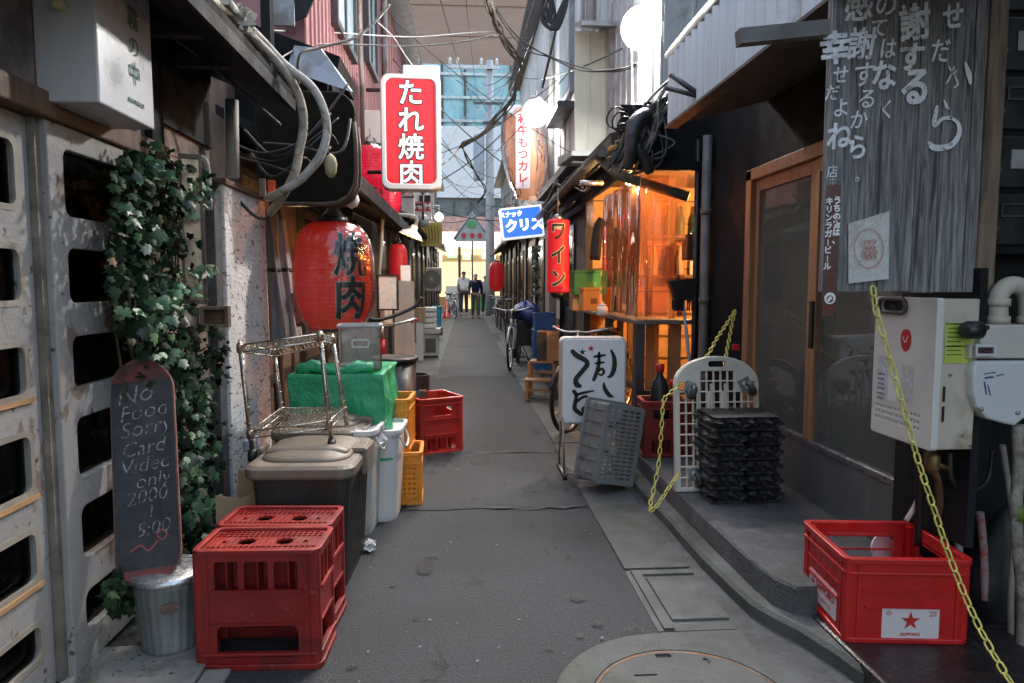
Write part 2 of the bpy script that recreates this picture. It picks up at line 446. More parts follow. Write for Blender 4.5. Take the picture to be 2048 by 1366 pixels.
# ---------------------------------------------------------------- ground
def sheet(name, pts, z, mat, kind='structure', n=None):
    b = MB(); b.add([(x, y, z) for x, y in pts], [list(range(len(pts)))])
    o = b.build(name, mat); 
    if kind: o['kind'] = kind
    return o
def strip(name, x0, x1, y0, y1, z, mat):
    return sheet(name, [(x0, y0), (x1, y0), (x1, y1), (x0, y1)], z, mat)
strip('ground', -150, 150, -60, 300, -.012, concrete_dk)
strip('road', -1.7, .64, -6, 30, 0, asphalt)
def ragged(x0, x1, y0, y1):
    pts = []
    for i in range(14): pts.append((x0 + (x1 - x0) * i / 13, y0 + rnd.uniform(-.012, .012)))
    for i in range(14): pts.append((x1 - (x1 - x0) * i / 13, y1 + rnd.uniform(-.015, .015)))
    return pts
stain = M('road_stain_dark', (.022, .023, .025), .6, var=.5, vs=18, bump=.3, bs=120, alpha=.5)
sb = MB()
for k in range(46):
    x_, y_ = rnd.uniform(-.35, .6), 1.8 + 7 * rnd.random() ** 1.4; r_ = rnd.choice([.01, .013, .018, .022, .03]) if k > 9 else rnd.uniform(.06, .2)
    if k in (3, 6, 9): x_ = .56
    sb.add([(x_ + r_ * (1 + .35 * noise.noise(V((math.cos(a) * 2, math.sin(a) * 2, k)))) * math.cos(a) * (.6 if k < 10 else 1), y_ + r_ * (1 + .45 * noise.noise(V((math.cos(a) * 3, math.sin(a) * 3, k + 9)))) * math.sin(a) * (1.5 if k < 10 else 1), .0085 + k * 1e-5) for a in [2 * math.pi * j / 28 for j in range(28)]], [list(range(28))])
sb.build('road_stain', stain)['kind'] = 'structure'
sheet('road_patch', ragged(-.42, .634, 3.47, 4.62), .004, asphalt2)
sheet('road_patch', ragged(-.36, .632, 4.66, 8.6), .004, asphalt)
sheet('road_patch', ragged(-.4, .7, 8.64, 12.8), .004, asphalt2)
sheet('road_patch', ragged(-.5, .75, 12.9, 27), .004, asphalt)
b = MB()
for y0, x0, x1 in ((3.455, .12, .62), (4.64, -.2, .6), (8.62, -.35, .68)):
    b.stroke([(x0 + (x1 - x0) * i / 8, y0 + rnd.uniform(-.01, .01)) for i in range(9)], [rnd.uniform(.008, .022) for _ in range(9)], Matrix(), t=.009)
o = b.build('road_seam', tar); o['kind'] = 'structure'
b = MB()
ys = [-3, -1, .2, 2.16, 2.66, 3.15, 3.9, 4.9, 6.1, 7.3, 8.5, 9.7, 11, 12.5, 14, 16, 18, 20, 22, 25, 28]
for y0, y1 in zip(ys, ys[1:]):
    e = lambda: rnd.uniform(-.004, .004)
    b.box((.63 + e() * 2, y0 + .006, -.03), (.905, y1 - .006, .006 + e()))
o = b.build('gutter', concrete); o['kind'] = 'structure'
b = MB()                                                   # cover slab set into the gutter
b.box((.7, 2.23, -.01), (.9, 2.57, .012)); b.box((.655, 2.17, 0), (.69, 2.64, .0125)); b.box((.655, 2.6, 0), (.9, 2.64, .012))
o = b.build('gutter_cover', concrete); o['kind'] = 'structure'
strip('pavement', -2.2, -.36, 8.6, 28, .006, concrete)
strip('pavement', .9, 1.9, -4, 28, .004, concrete_dk)
strip('bounce_ground', -60, 60, 34.3, 76, -.004, M('bounce_paving', (.5, .5, .49), .8, var=.1))  # pale sheet added to bounce light onto the deck underside
# low kerb strip that swings outward towards the viewer
b = MB()
inner = [(.945, 28), (.945, 6), (.94, 4.0), (.945, 3.2), (.955, 2.65), (.985, 2.25), (1.06, 2.06), (1.12, 1.84), (1.15, 1.6), (1.2, 0)]
outer = [(x + .1, y) for x, y in inner]
sm_i = smooth([(x, y, 0) for x, y in inner], 4); sm_o = smooth([(x, y, 0) for x, y in outer], 4)
vs, fs = [], []
for p, q in zip(sm_i, sm_o):
    j = rnd.uniform(-.004, .004)
    vs += [(p.x + j, p.y, 0), (p.x + j, p.y, .045), (p.x + j + .014, p.y, .058), (q.x, q.y, .06)]
for i in range(len(sm_i) - 1):
    for k in range(3): fs.append((i * 4 + k, i * 4 + k + 1, i * 4 + k + 5, i * 4 + k + 4))
b.add(vs, fs)
o = b.build('kerb', concrete); o['kind'] = 'structure'
# concrete doorstep of the dark bar with a broken near end
b = MB()
top = [(1.02, 4.58), (1.02, 3.3), (1.028, 2.75), (1.035, 2.4), (1.05, 2.22), (1.09, 2.155), (1.2, 2.142), (1.34, 2.15), (1.62, 2.165), (1.62, 4.58)]
vs = []; n = len(top)
for z, d in ((0, .012), (.075, .004), (.142, 0), (.15, -.008)):
    for i, (x, y) in enumerate(top):
        s_ = 1 if 0 < i < n - 1 else 0
        vs.append((x - d + rnd.uniform(-.003, .003), y - d * (1 if i > 3 and i < 9 else 0) + (rnd.uniform(-.012, .012) if 4 <= i <= 7 else 0), z))
fs = []
for k in range(3):
    for i in range(n): fs.append((k * n + i, k * n + (i + 1) % n, (k + 1) * n + (i + 1) % n, (k + 1) * n + i))
fs.append([3 * n + i for i in range(n)][::-1])
b.add(vs, [f[::-1] for f in fs])
tag(b.build('doorstep', concrete_dk, base=(1.3, 3.4, 0)), 'long grey concrete doorstep with a broken end below the glass door', 'step')
b = MB(); b.box((1.13, 1.0, -.01), (2.6, 2.12, .068), bev=.012)
o = b.build('stone_ledge', M('wet_black_stone', (.022, .02, .02), .3, var=.5, vs=9, bump=.2, col2=(.06, .03, .02), thr=.62, s2=14))
tag(o, 'wet black ledge beneath the bright red crate', 'ledge')
# manhole
t = thing('manhole', 'round concrete manhole in the road near the bright red crate', 'manhole', (.617, 1.756, 0))
b = MB(); b.plate(circ(0, 0, 0.38, 56), [circ(0, 0, .278, 56)], .014); b.build('surround', concrete, t)
b = MB(); b.plate(circ(0, 0, .276, 56), [circ(0, 0, .265, 56)], .012); b.build('rim', M('rusty_iron', (.1, .07, .055), .6, metal=.6, var=.4, col2=(.18, .08, .04), thr=.55, s2=14), t)
b = MB(); b.plate(circ(0, 0, .263, 56), [rrect(-.04, .235, .01, .258, .008), rrect(-.13, .14, -.06, .15, .004), rrect(.1, .19, .115, .225, .006)], .013); b.build('lid', concrete, t)
b = MB(); b.box((-1.16, 1.6, 0), (-.78, 2.16, .022), bev=.006); b.box((-.775, 1.75, 0), (-.7, 2.02, .014), bev=.004)
tag(b.build('stone_slab', stone_lt, base=(-.95, 1.9, 0)), 'pale worn stone slab under the small galvanised bin', 'slab')

# ---------------------------------------------------------------- left: old bar with laddered doors
LX = -1.15
bl = thing('bar_building', 'old plaster bar front with white laddered doors at the left edge', 'building', (LX - .2, 1.9, 0))
b = MB(); b.box((LX - .6, -2, 1.66), (LX, 3.26, 3.3)); b.box((LX - .6, 2.56, 0), (LX - .004, 3.26, 1.66)); b.box((LX - .6, -2, 0), (LX, 1.02, 1.66))
b.build('wall', plaster, bl, w=True)
b = MB(); b.box((LX - .06, -2, 1.602), (LX + .035, 2.75, 1.672), bev=.006); b.build('lintel', wood_br, bl, w=True)
b = MB(); b.box((LX - .1, 1.02, 0), (LX - .03, 2.56, .02)); b.build('sill', concrete_dk, bl, w=True)
RZ = [(1.255, 1.346), (1.0, 1.098), (.76, .85), (.495, .584), (.235, .34)]
def ladder_door(y0, y1, x, st):
    d = MB(); m = FL(x, 0, 0)
    zs = [1.535] + [v for a_, b_ in RZ for v in (b_, a_)] + [.12]
    hol = [rrect(y0 + st, zs[i + 1], y1 - st, zs[i], .03) for i in range(0, 12, 2)]
    d.plate([(y0, .02), (y1, .02), (y1, 1.6), (y0, 1.6)], hol, .034, m, bev=.004)
    o = d.build('door', paint_w, bl, w=True)
    g = MB(); g.box((x + .008, y0 + .01, .05), (x + .012, y1 - .01, 1.58)); g.build('pane', glass_dk, o, w=True)
    if x < LX - .02:
        f = MB()
        for a_, b_ in RZ[2:] : f.box((x + .034, y0 + .02, b_ - .014), (x + .042, y1 - .04, b_ - .001))
        f.build('bare_wood_edge', wood_or, o, w=True)
        f = MB()
        for i in range(0, 12, 2): f.plate(rrect(y0 + st - .004, zs[i + 1] - .004, y1 - st + .004, zs[i] + .004, .032), [rrect(y0 + st + .012, zs[i + 1] + .012, y1 - st - .012, zs[i] - .012, .025)], .008, FL(x + .028, 0, 0))
        f.build('window_bead', M('dull_beige_trim', (.3, .27, .22), .6, var=.3), o, w=True)
ladder_door(1.1, 1.968, LX - .052, .05)
ladder_door(1.995, 2.6, LX - .016, .075)
b = MB(); b.box((LX - .058, 1.969, .02), (LX - .0, 1.9935, 1.6)); b.build('door_edge', M('grimy_edge', (.17, .15, .12), .7, var=.5, vs=12), bl, w=True)
b = MB()
for i in range(50):
    y = 1.05 + i * .03; b.tube([(LX - .13 + (i % 2) * .02, y, z) for z in (.05, .8, 1.58)], .016, 6)
b.build('curtain', M('dark_red_curtain', (.09, .03, .028), .9, var=.4), bl, w=True)
b = MB(); b.box((LX - .3, 1.0, 0), (LX - .28, 2.56, 1.66)); b.build('inner_screen', dark_in, bl, w=True)
b = MB(); b.hexa([(LX - .02, -1, 2.10), (-.8, -1, 1.985), (-.8, 3.29, 1.955), (LX - .02, 3.29, 2.10)], [(LX - .02, -1, 2.17), (-.78, -1, 2.06), (-.78, 3.31, 2.03), (LX - .02, 3.31, 2.17)])
e_ = b.build('eave', black_pt, bl, w=True)
b = MB(); b.box((-.79, -1, 1.95), (-.775, 3.32, 2.0)); b.build('fascia', black_pt, e_, w=True)
for y in [.8 + i * .34 for i in range(7)]: b = MB(); b.box((-1.12, y, 2.0), (-.82, y + .045, 2.05)); b.build('rafter', wood_dk, e_, w=True)
b = MB(); b.box((LX + .001, 2.3, 1.76), (LX + .02, 3.26, 2.08)); b.box((LX + .002, 2.62, 1.665), (LX + .03, 2.72, 1.95)); b.box((LX - .1, 3.262, 1.64), (LX - .02, 3.3, 2.3)); b.build('shade_panel', black_pt, bl, w=True)  # black panel put in for the darkness below the eave
# stub wall of pitted white stone
t = thing('stub_wall', 'pitted white stone panel wall with brown cap beyond the ivy', 'wall', (-1.2, 3.5, 0))
b = MB(); b.box((-1.3, 3.29, 0), (-1.1, 3.95, 1.61), bev=.006); b.build('panel', pitted, t, w=True)
b = MB(); b.box((-1.31, 3.27, 1.61), (-1.085, 3.97, 1.635)); b.build('cap', wood_br, t, w=True)
b = MB(); b.box((-1.3, 3.2, 0), (-1.115, 3.288, 1.58), bev=.004); b.build('corner_post', concrete_dk, t, w=True)

# ---------------------------------------------------------------- left: grill shop with the big lantern
gx = -1.3
gs = thing('grill_shop', 'dark timber grill shop with black awning and red upper storey', 'building', (gx, 6, 0))
b = MB(); b.box((gx - .4, 3.98, 0), (gx, 8.3, 2.4)); b.build('wall', brick_br, gs, w=True)
b = MB()
for y in (3.98, 4.75, 5.5, 6.3, 7.1, 8.2): b.box((gx, y, 0), (gx + .05, y + .07, 1.9))
for z in (.5, 1.78): b.box((gx, 3.98, z), (gx + .035, 8.3, z + .05))
b.build('timber', wood_dk, gs, w=True)
b = MB(); b.box((gx + .001, 4.06, .72), (gx + .02, 4.7, 1.3)); b.build('board_panel', M('tan_board', (.3, .2, .12), .7, var=.2), gs, w=True)
b = MB(); b.box((gx + .001, 5.6, .02), (gx + .022, 6.28, 1.76)); dd = b.build('door', wood_br, gs, w=True)
b = MB(); b.box((gx + .02, 5.68, .9), (gx + .026, 6.2, 1.68)); b.build('pane', glass_dk, dd, w=True)
b = MB(); b.hexa([(gx - .02, 3.86, 2.06), (-.6, 3.86, 1.70), (-.6, 8.3, 1.70), (gx - .02, 8.3, 2.06)], [(gx - .02, 3.86, 2.11), (-.58, 3.86, 1.755), (-.58, 8.32, 1.755), (gx - .02, 8.32, 2.11)])
aw = b.build('awning', black_pt, gs, w=True)
b = MB(); b.box((-.605, 3.85, 1.675), (-.575, 8.33, 1.765)); b.build('fascia', black_pt, aw, w=True)
for i in range(9): b = MB(); b.hexa([(gx + .0, 4.1 + i * .5, 2.0), (-.62, 4.1 + i * .5, 1.66), (-.62, 4.15 + i * .5, 1.66), (gx, 4.15 + i * .5, 2.0)], [(gx, 4.1 + i * .5, 2.05), (-.62, 4.1 + i * .5, 1.70), (-.62, 4.15 + i * .5, 1.70), (gx, 4.15 + i * .5, 2.05)]); b.build('rafter', wood_dk, aw, w=True)
# roof end over the alley
b = MB(); b.hexa([(-1.6, 4.1, 2.64), (-.72, 4.1, 2.36), (-.72, 4.72, 2.36), (-1.6, 4.72, 2.64)], [(-1.6, 4.08, 2.75), (-.70, 4.08, 2.44), (-.70, 4.74, 2.44), (-1.6, 4.74, 2.75)])
b.box((-1.6, 4.12, 1.9), (-.78, 4.16, 2.42)); b.box((-.80, 4.16, 2.06), (-.76, 4.66, 2.37))
b.build('roof', black_pt, gs, w=True)
b = MB(); F_ = [at(572, 140, 4.0), at(704, 184, 4.0), at(642, 98, 4.06), at(588, 92, 4.06)]; b.hexa(F_, [p_ + V((0, .02, .01)) for p_ in F_])
b.build('roof_flashing', gray_sheet, gs, w=True)
def ribbed(b, m, W, Hh, pitch=.12, depth=.012, rib=.03):
    """vertical standing-seam sheet in the frame's plane"""
    n = int(W / pitch); xs = []
    for i in range(n + 1): xs += [(i * pitch, 0), (i * pitch + pitch - rib, 0), (i * pitch + pitch - rib * .8, depth), (i * pitch + pitch - rib * .2, depth)]
    xs = [(min(x, W), d) for x, d in xs]
    vs = [(x, 0, d) for x, d in xs] + [(x, Hh, d) for x, d in xs]; N = len(xs)
    return b.add(vs, [(i, i + 1, N + i + 1, N + i) for i in range(N - 1)], m)
b = MB(); ribbed(b, FL(-.92, 4.25, 2.4), 4.15, 2.6); b.box((-2.2, 4.24, 2.4), (-.925, 8.4, 5.0))
up = b.build('upper_wall', red_sheet, gs, w=True)
for y0, y1, z0, z1 in ((5.0, 5.9, 2.95, 4.3), (6.6, 7.3, 3.2, 4.4)):
    b = MB(); b.plate(rrect(y0, z0, y1, z1, .005), [rrect(y0 + .05, z0 + .05, y1 - .05, z1 - .05, .004)], .05, FL(-.915, 0, 0)); b.box((-.9, (y0 + y1) / 2 - .02, z0 + .04), (-.875, (y0 + y1) / 2 + .02, z1 - .04))
    f = b.build('window', steel_dk, gs, w=True)
    b = MB(); b.box((-.9, y0 + .04, z0 + .04), (-.89, y1 - .04, z1 - .04)); b.build('pane', M('pale_window_glass', (.45, .55, .6), .12, var=.3, vs=2, bump=.02), f, w=True)
b = MB(); b.hexa([(-1.3, 4.2, 5.0), (-.7, 4.2, 4.95), (-.7, 8.45, 4.95), (-1.3, 8.45, 5.0)], [(-1.3, 4.2, 5.1), (-.68, 4.2, 5.02), (-.68, 8.45, 5.02), (-1.3, 8.45, 5.1)]); b.build('upper_roof', steel_dk, gs, w=True)
b = MB(); b.box(at(524, 140, 3.9), at(546, -30, 3.98)); b.build('dark_post', black_pt, gs, w=True)
b = MB(); b.box(at(548, 50, 4.15), at(588, -40, 4.17)); b.build('gray_sheet', gray_sheet, gs, w=True)
b = MB(); F_ = [at(590, 40, 4.1), at(612, 32, 4.1), at(640, -30, 4.2), at(590, -30, 4.2)]; b.hexa(F_, [p_ + V((0, .02, .0)) for p_ in F_]); b.build('black_flap', black_pt, gs, w=True)
b = MB(); b.tube([(-.88, 8.0, z) for z in (2.2, 3, 4, 4.95)], .035, 8); b.build('drain_pipe', paint_w, gs, w=True); b = MB(); b.tube([(-.88, 6.2, 2.3), (-.88, 6.2, 2.9), (-.86, 6.0, 3.0), (-.88, 6.0, 4.9)], .02, 8); b.build('drain_pipe', paint_w, gs, w=True)

# further left row houses
def row_house(x, y0, y1, h, wallm, upm, roofm, side, label, eave_z=2.0, eave_d=.4, wins=2, ux=0.0):
    s_ = 1 if side == 'L' else -1                # +1: front faces +X
    r = thing('row_house', label, 'building', (x - .2 * s_, (y0 + y1) / 2, 0))
    b = MB(); b.box((x - 2 * s_, y0, 0), (x, y1, eave_z + .2)); b.build('wall', wallm, r, w=True)
    b = MB(); b.box((x - 2 * s_, y0 + .01, eave_z + .2), (x + ux * s_, y1 - .01, h))
    if upm is white_wall or upm is red_sheet: ribbed(b, (FL(x + (ux + .003) * s_, y0 + .02, eave_z + .22) if s_ > 0 else FR(x + (ux + .003) * s_, y1 - .02, eave_z + .22)), y1 - y0 - .04, h - eave_z - .24, pitch=.3, depth=.01)
    b.build('upper_wall', upm, r, w=True)
    b = MB(); b.hexa([(x - .02 * s_, y0, eave_z + .14), (x + eave_d * s_, y0, eave_z - .05), (x + eave_d * s_, y1, eave_z - .05), (x - .02 * s_, y1, eave_z + .14)], [(x - .02 * s_, y0, eave_z + .2), (x + (eave_d + .02) * s_, y0, eave_z), (x + (eave_d + .02) * s_, y1, eave_z), (x - .02 * s_, y1, eave_z + .2)]); b.build('eave', roofm, r, w=True)
    b = MB(); b.box((x - 2.1 * s_, y0 - .03, h), (x + (ux + .25) * s_, y1 + .03, h + .08)); b.build('roof', steel_dk, r, w=True)
    n = max(1, int((y1 - y0) / 1.6))
    for i in range(n):
        c = y0 + (i + .5) * (y1 - y0) / n
        b = MB(); b.box((x - .005 * s_, c - .38, .02), (x + .025 * s_, c + .38, 1.85)); d = b.build('door', rnd.choice([wood_br, wood_dk, steel_dk]), r, w=True)
        b = MB(); b.box((x + .022 * s_, c - .3, .9), (x + .03 * s_, c + .3, 1.75)); b.build('pane', glass_dk, d, w=True)
        b = MB(); b.box((x, c + .5, 0), (x + .06 * s_, c + .58, eave_z)); b.build('post', wood_dk, r, w=True)
    for i in range(wins):
        c = y0 + (i + .5) * (y1 - y0) / wins; xx = x + ux * s_
        b = MB(); b.plate(rrect(c - .5, eave_z + .75, c + .5, eave_z + 1.75, .01), [rrect(c - .45, eave_z + .8, c + .45, eave_z + 1.7, .01)], .05, fr((xx - (.0 if s_ > 0 else .05), 0, 0), (0, 1, 0), (0, 0, 1)))
        f = b.build('window', gray_sheet, r, w=True)
        b = MB(); b.box((xx + .01 * s_, c - .46, eave_z + .79), (xx + .02 * s_, c + .46, eave_z + 1.71)); b.build('pane', MATS['pale_window_glass'], f, w=True)
    return r
row_house(-1.12, 8.5, 12.6, 4.6, brick_br, red_sheet, black_pt, 'L', 'red sheet metal house behind the grill shop on the left side', 2.0, .45, 2, .2)
row_house(-1.0, 12.7, 17.5, 4.2, M('gray_plaster', (.2, .19, .18), .85, bump=.3), white_wall, wood_dk, 'L', 'grey plaster row house with yellow sign on the left side', 2.2, .35)
row_house(-.95, 17.6, 24.5, 4.4, brick_br, cream_wall, steel_dk, 'L', 'brown row house at the far left end of the alley', 2.3, .35)
# ---------------------------------------------------------------- right: dark bar with glass doors
DX = 1.6
db = thing('dark_bar', 'black painted bar with corrugated awning and wood framed glass doors', 'building', (DX + .3, 3.4, 0))
b = MB(); b.box((DX, 3.82, .15), (DX + .15, 4.6, 2.9)); b.box((DX, 2.34, 1.78), (DX + .15, 3.82, 2.9)); b.box((DX + .02, 2.4, 2.9), (DX + .9, 4.6, 4.4))
b.box((DX - .05, 2.30, 0), (DX + .12, 2.358, 2.3))
b.build('wall', black_pt, db, w=True)
b = MB(); b.box((DX + 1.5, 2.36, 0), (DX + 1.55, 4.6, 2.4)); b.box((DX + .1, 4.5, 0), (DX + 1.55, 4.55, 2.4)); b.box((DX + .1, 2.36, 0), (DX + 1.55, 2.37, 2.4))
b.build('inner_wall', M('room_wall_gray_green', (.2, .21, .19), .8, var=.12, bump=.05), db, w=True)
b = MB(); b.box((DX + .02, 2.36, .1), (DX + 1.5, 4.5, .152)); b.build('floor', concrete_dk, db, w=True)
b = MB(); b.box((DX + .1, 2.36, 2.38), (DX + 1.55, 4.55, 2.42)); b.build('ceiling', dark_in, db, w=True)
def glass_door(y0, y1, x):
    d = MB(); d.plate([(-y1, .15), (-y0, .15), (-y0, .4), (-y1, .4)], (), .035, fr((x + .035, 0, 0), (0, -1, 0), (0, 0, 1)))
    o = d.build('door', alum, db, w=True)
    f = MB(); f.box((x - .004, y0, .4), (x + .04, y1, .43), bev=.004); f.build('rail', M('sill_metal', (.3, .3, .31), .3, metal=.7, var=.2, bump=.03), o, w=True)
    f = MB(); f.box((x, y0, .43), (x + .038, y0 + .04, 1.72), bev=.004); f.box((x, y1 - .04, .43), (x + .038, y1, 1.72), bev=.004); f.box((x, y0 + .04, 1.66), (x + .038, y1 - .04, 1.72))
    f.build('frame', wood_frame, o, w=True)
    g = MB(); g.box((x + .016, y0 + .03, .42), (x + .02, y1 - .03, 1.68)); g.build('pane', glass, o, w=True)
    return o
glass_door(3.1, 3.75, DX)
d2 = glass_door(2.37, 3.08, DX - .012)
b = MB(); b.box((DX - .03, 3.04, .86), (DX - .013, 3.065, 1.08), bev=.006); b.build('handle', blk_pl, d2, w=True)
b = MB(); b.box((DX - .03, 3.75, .15), (DX + .1, 3.82, 1.78), bev=.005); b.box((DX - .03, 2.37, 1.722), (DX + .1, 3.82, 1.785), bev=.005); b.build('door_frame', wood_frame, db, w=True)
# awning: soffit, corrugated face, gutter, roof
AX = 1.1
b = MB(); b.hexa([(DX, .6, 2.12), (DX, 3.64, 2.12), (AX, 3.64, 1.985), (AX, .6, 1.985)][::-1], [(DX, .6, 2.14), (DX, 3.64, 2.14), (AX, 3.64, 2.0), (AX, .6, 2.0)][::-1])
aw = b.build('awning', M('awning_soffit', (.07, .066, .06), .8, var=.3, bump=.1), db, w=True)
def corrug(b, m, W, Hh, pitch, amp, n=8):
    N = int(W / pitch * n) + 1
    xs = [i * pitch / n for i in range(N)]
    vs = [(x, 0, amp * math.sin(2 * math.pi * x / pitch)) for x in xs] + [(x, Hh, amp * math.sin(2 * math.pi * x / pitch)) for x in xs]
    return b.add(vs, [(i, i + 1, N + i + 1, N + i) for i in range(N - 1)], m, smooth=True)
b = MB(); corrug(b, FR(AX - .012, 3.64, 1.985), 2.9, .35, .09, .03); b.build('corrugated_face', zinc, aw, w=True)
b = MB(); b.box((AX - .046, .6, 1.972), (AX + .02, 3.655, 1.984)); b.build('edge_trim', steel_dk, aw, w=True)
b = MB(); b.tube([(AX - .02, .6, 2.37), (AX - .02, 3.7, 2.36)], .02, 10); b.tube([(AX + .01, .6, 2.43), (AX + .01, 3.75, 2.41)], .016, 8); b.build('gutter', M('gutter_gray', (.24, .24, .24), .5, var=.3), aw, w=True)
b = MB(); b.hexa([(AX - .02, .6, 2.33), (AX - .02, 3.66, 2.33), (2.2, 3.66, 2.9), (2.2, .6, 2.9)], [(AX - .02, .6, 2.35), (AX - .02, 3.66, 2.35), (2.2, 3.66, 2.93), (2.2, .6, 2.93)]); b.build('roof', gray_sheet, aw, w=True)
b = MB(); p = V((AX - .01, 3.2, 2.02)); b.tube([p, p + V((-.14, .02, .10))], .013, 6); b.tube([p + V((0, 0, -.005)), p + V((-.17, .0, .035))], .011, 6); b.build('bracket', steel_dk, aw, w=True)
b = MB(); b.tube([(DX - .05, 4.4, z) for z in (.15, .8, 2.1)], .03, 10); 
for z in (.55, 1.05, 1.62): b.tube([(DX - .05, 4.4, z - .02), (DX - .05, 4.4, z + .02)], .036, 10)
b.build('drain_pipe', M('pipe_gray_brown', (.15, .14, .13), .55, var=.35, vs=6), db, w=True)
b = MB(); b.tube([(DX - .07, 4.52, z) for z in (.15, .8, 2.1)], .018, 8); b.build('conduit', blk_pl, db, w=True)
# inside the bar: faint shapes seen through the glass
t = thing('red_cabinet', 'dark red low cabinet behind the far glass door', 'cabinet', (DX + .28, 3.5, .152))
b = MB(); b.box((-.14, -.2, 0), (.14, .2, .36), bev=.008); b.build('body', M('dark_red_paint', (.16, .025, .015), .5, var=.15), t); b = MB(); b.box((-.15, -.17, .05), (-.142, -.005, .33)); b.box((-.15, .005, .05), (-.142, .17, .33)); b.build('door', M('dark_red_paint', (.2, .03, .02)), t)
t = thing('bar_stool', 'black bar stool standing behind the glass door', 'stool', (DX + .42, 3.62, .152))
b = MB(); b.lathe([(.15, .58), (.17, .6), (.17, .64), (.14, .66)], seg=20); b.build('seat', blk_pl, t)
for k in range(4):
    a = rad(45 + 90 * k); b = MB(); b.tube([(.1 * math.cos(a), .1 * math.sin(a), .58), (.17 * math.cos(a), .17 * math.sin(a), 0)], .014, 6); b.build('leg', blk_pl, t)
t = thing('bar_counter', 'pale counter inside the bar behind the near glass door', 'counter', (DX + .75, 2.95, .152))
b = MB(); b.box((-.12, -.4, 0), (.2, .42, .68)); b.build('body', M('counter_gray', (.13, .14, .14), .6, var=.2), t); b = MB(); b.box((-.16, -.44, .68), (.22, .46, .715), bev=.006); b.build('top', wood_br, t)
# dark recess at the right edge
t = thing('meter_recess', 'black recessed wall carrying heater and meter at right edge', 'wall', (1.9, 2.42, 0))
b = MB(); b.box((1.535, 2.255, 0), (2.9, 2.295, 3.4)); b.box((2.9, -1, 0), (2.95, 2.29, 3.4)); b.box((1.52, 1.95, .35), (1.545, 2.255, 1.2)); b.build('wall', black_pt, t, w=True)
t = thing('mailbox_panel', 'black louvred mailbox cabinet with small nameplates at upper right', 'mailbox', (1.9, 2.34, 1.2))
b = MB(); b.box((1.66, 2.17, 1.25), (2.25, 2.254, 2.2), bev=.006); b.build('body', black_pt, t, w=True)
for i in range(5):
    z = 1.28 + i * .185
    b = MB(); b.box((1.68, 2.156, z), (2.22, 2.17, z + .165), bev=.004); dr = b.build('door', blk_pl, t, w=True)
    b = MB(); b.lathe([(.012, 0), (.014, .006), (.006, .01)], (1.715, 2.142, z + .05), 12, axis='y', mat=Matrix.Translation((0, 0, 0))); b.build('lock', steel, dr, w=True)
    b = MB()
    if i in (1, 3): b.box((1.76, 2.151, z + .06), (1.84, 2.156, z + .12)); b.build('nameplate', M('gray_label', (.3, .3, .3), .6), dr, w=True)
    else: b.plate(rrect(1.735, z + .09, 1.87, z + .135, .004), [rrect(1.742, z + .097, 1.863, z + .128, .003)], .006, XZ(0, 2.156, 0)); b.build('slot', steel_dk, dr, w=True)

# ---------------------------------------------------------------- right: amber lit food stall
sx = 1.17
st = thing('food_stall', 'amber lit food stall with counter and white upper storey', 'building', (1.5, 5.6, 0))
amber = M('amber_timber_wall', (.5, .28, .12), .6, var=.22, vs=5, stretch=(1, 5, 5), bump=.06)
b = MB(); b.box((2.5, 4.56, 0), (2.55, 6.8, 2.3)); b.box((1.2, 6.75, 0), (2.5, 6.8, 2.3)); b.box((1.76, 4.56, .15), (2.5, 4.6, 2.3)); b.build('inner_wall', amber, st, w=True)
b = MB(); b.box((1.16, 4.58, 2.1), (2.5, 6.8, 2.14)); b.build('ceiling', wood_br, st, w=True)
b = MB(); b.box((1.18, 4.6, .0), (2.5, 6.75, .02)); b.build('floor', concrete_dk, st, w=True)
b = MB(); b.box((sx - .03, 4.55, .885), (sx + .26, 6.75, .915), bev=.004); b.box((sx + .26, 4.55, .885), (1.66, 4.78, .915), bev=.004); ct = b.build('counter', M('counter_steel', (.2, .19, .18), .4, metal=.6, var=.3), st, w=True)
for x, y in ((sx + .01, 4.6), (sx + .01, 5.6), (sx + .01, 6.66)):
    b = MB(); b.box((x - .03, y - .03, 0), (x + .03, y + .03, .885)); b.build('counter_post', steel_dk, st, w=True)
b = MB(); b.box((sx, 4.64, .42), (sx + .04, 6.6, .45)); b.box((sx + .02, 4.6, .40), (1.6, 4.62, .43)); b.build('foot_rail', steel_dk, st, w=True)
b = MB()
for y in (4.9, 5.3, 5.9, 6.3): b.box((sx + .2, y, 0), (sx + .23, y + .26, .885))
b.box((1.42, 4.7, 0), (1.5, 4.72, .88))
b.build('counter_panel', M('amber_panel', (.42, .19, .07), .6, var=.3, vs=4, stretch=(1, 6, .6), bump=.08), st, w=True)
b = MB(); b.box((sx, 6.68, .9), (sx + .07, 6.75, 2.1)); b.build('post', wood_dk, st, w=True); b = MB(); b.box((1.56, 4.57, .1), (1.62, 4.62, 2.3)); b.build('post', wood_dk, st, w=True)
b = MB()
for z in (1.22, 1.6): b.box((1.35, 6.55, z), (2.45, 6.745, z + .025))
for k in range(9): b.box((1.25, 6.735, .2 + k * .22), (2.48, 6.748, .215 + k * .22))
for x_ in (1.6, 2.02): b.box((x_, 6.7, .1), (x_ + .05, 6.745, 2.1))
sh = b.build('shelf', wood_br, st, w=True)
for i in range(12):
    t = MB(); x, y, z = 1.7 + (i % 6) * .13, 6.62, (1.246 if i < 6 else 1.626)
    t.lathe([(.035, 0), (.038, .01), (.038, .16), (.014, .22), (.014, .28), (.001, .285)], (x, y, z), 12)
    tag(t.build('sake_bottle', rnd.choice([M('bottle_green', (.02, .09, .03), .15), M('bottle_brown', (.1, .04, .01), .15), paper_w]), w=True), 'bottle on the amber shelves inside the food stall', 'bottle', 'bottles inside the stall')
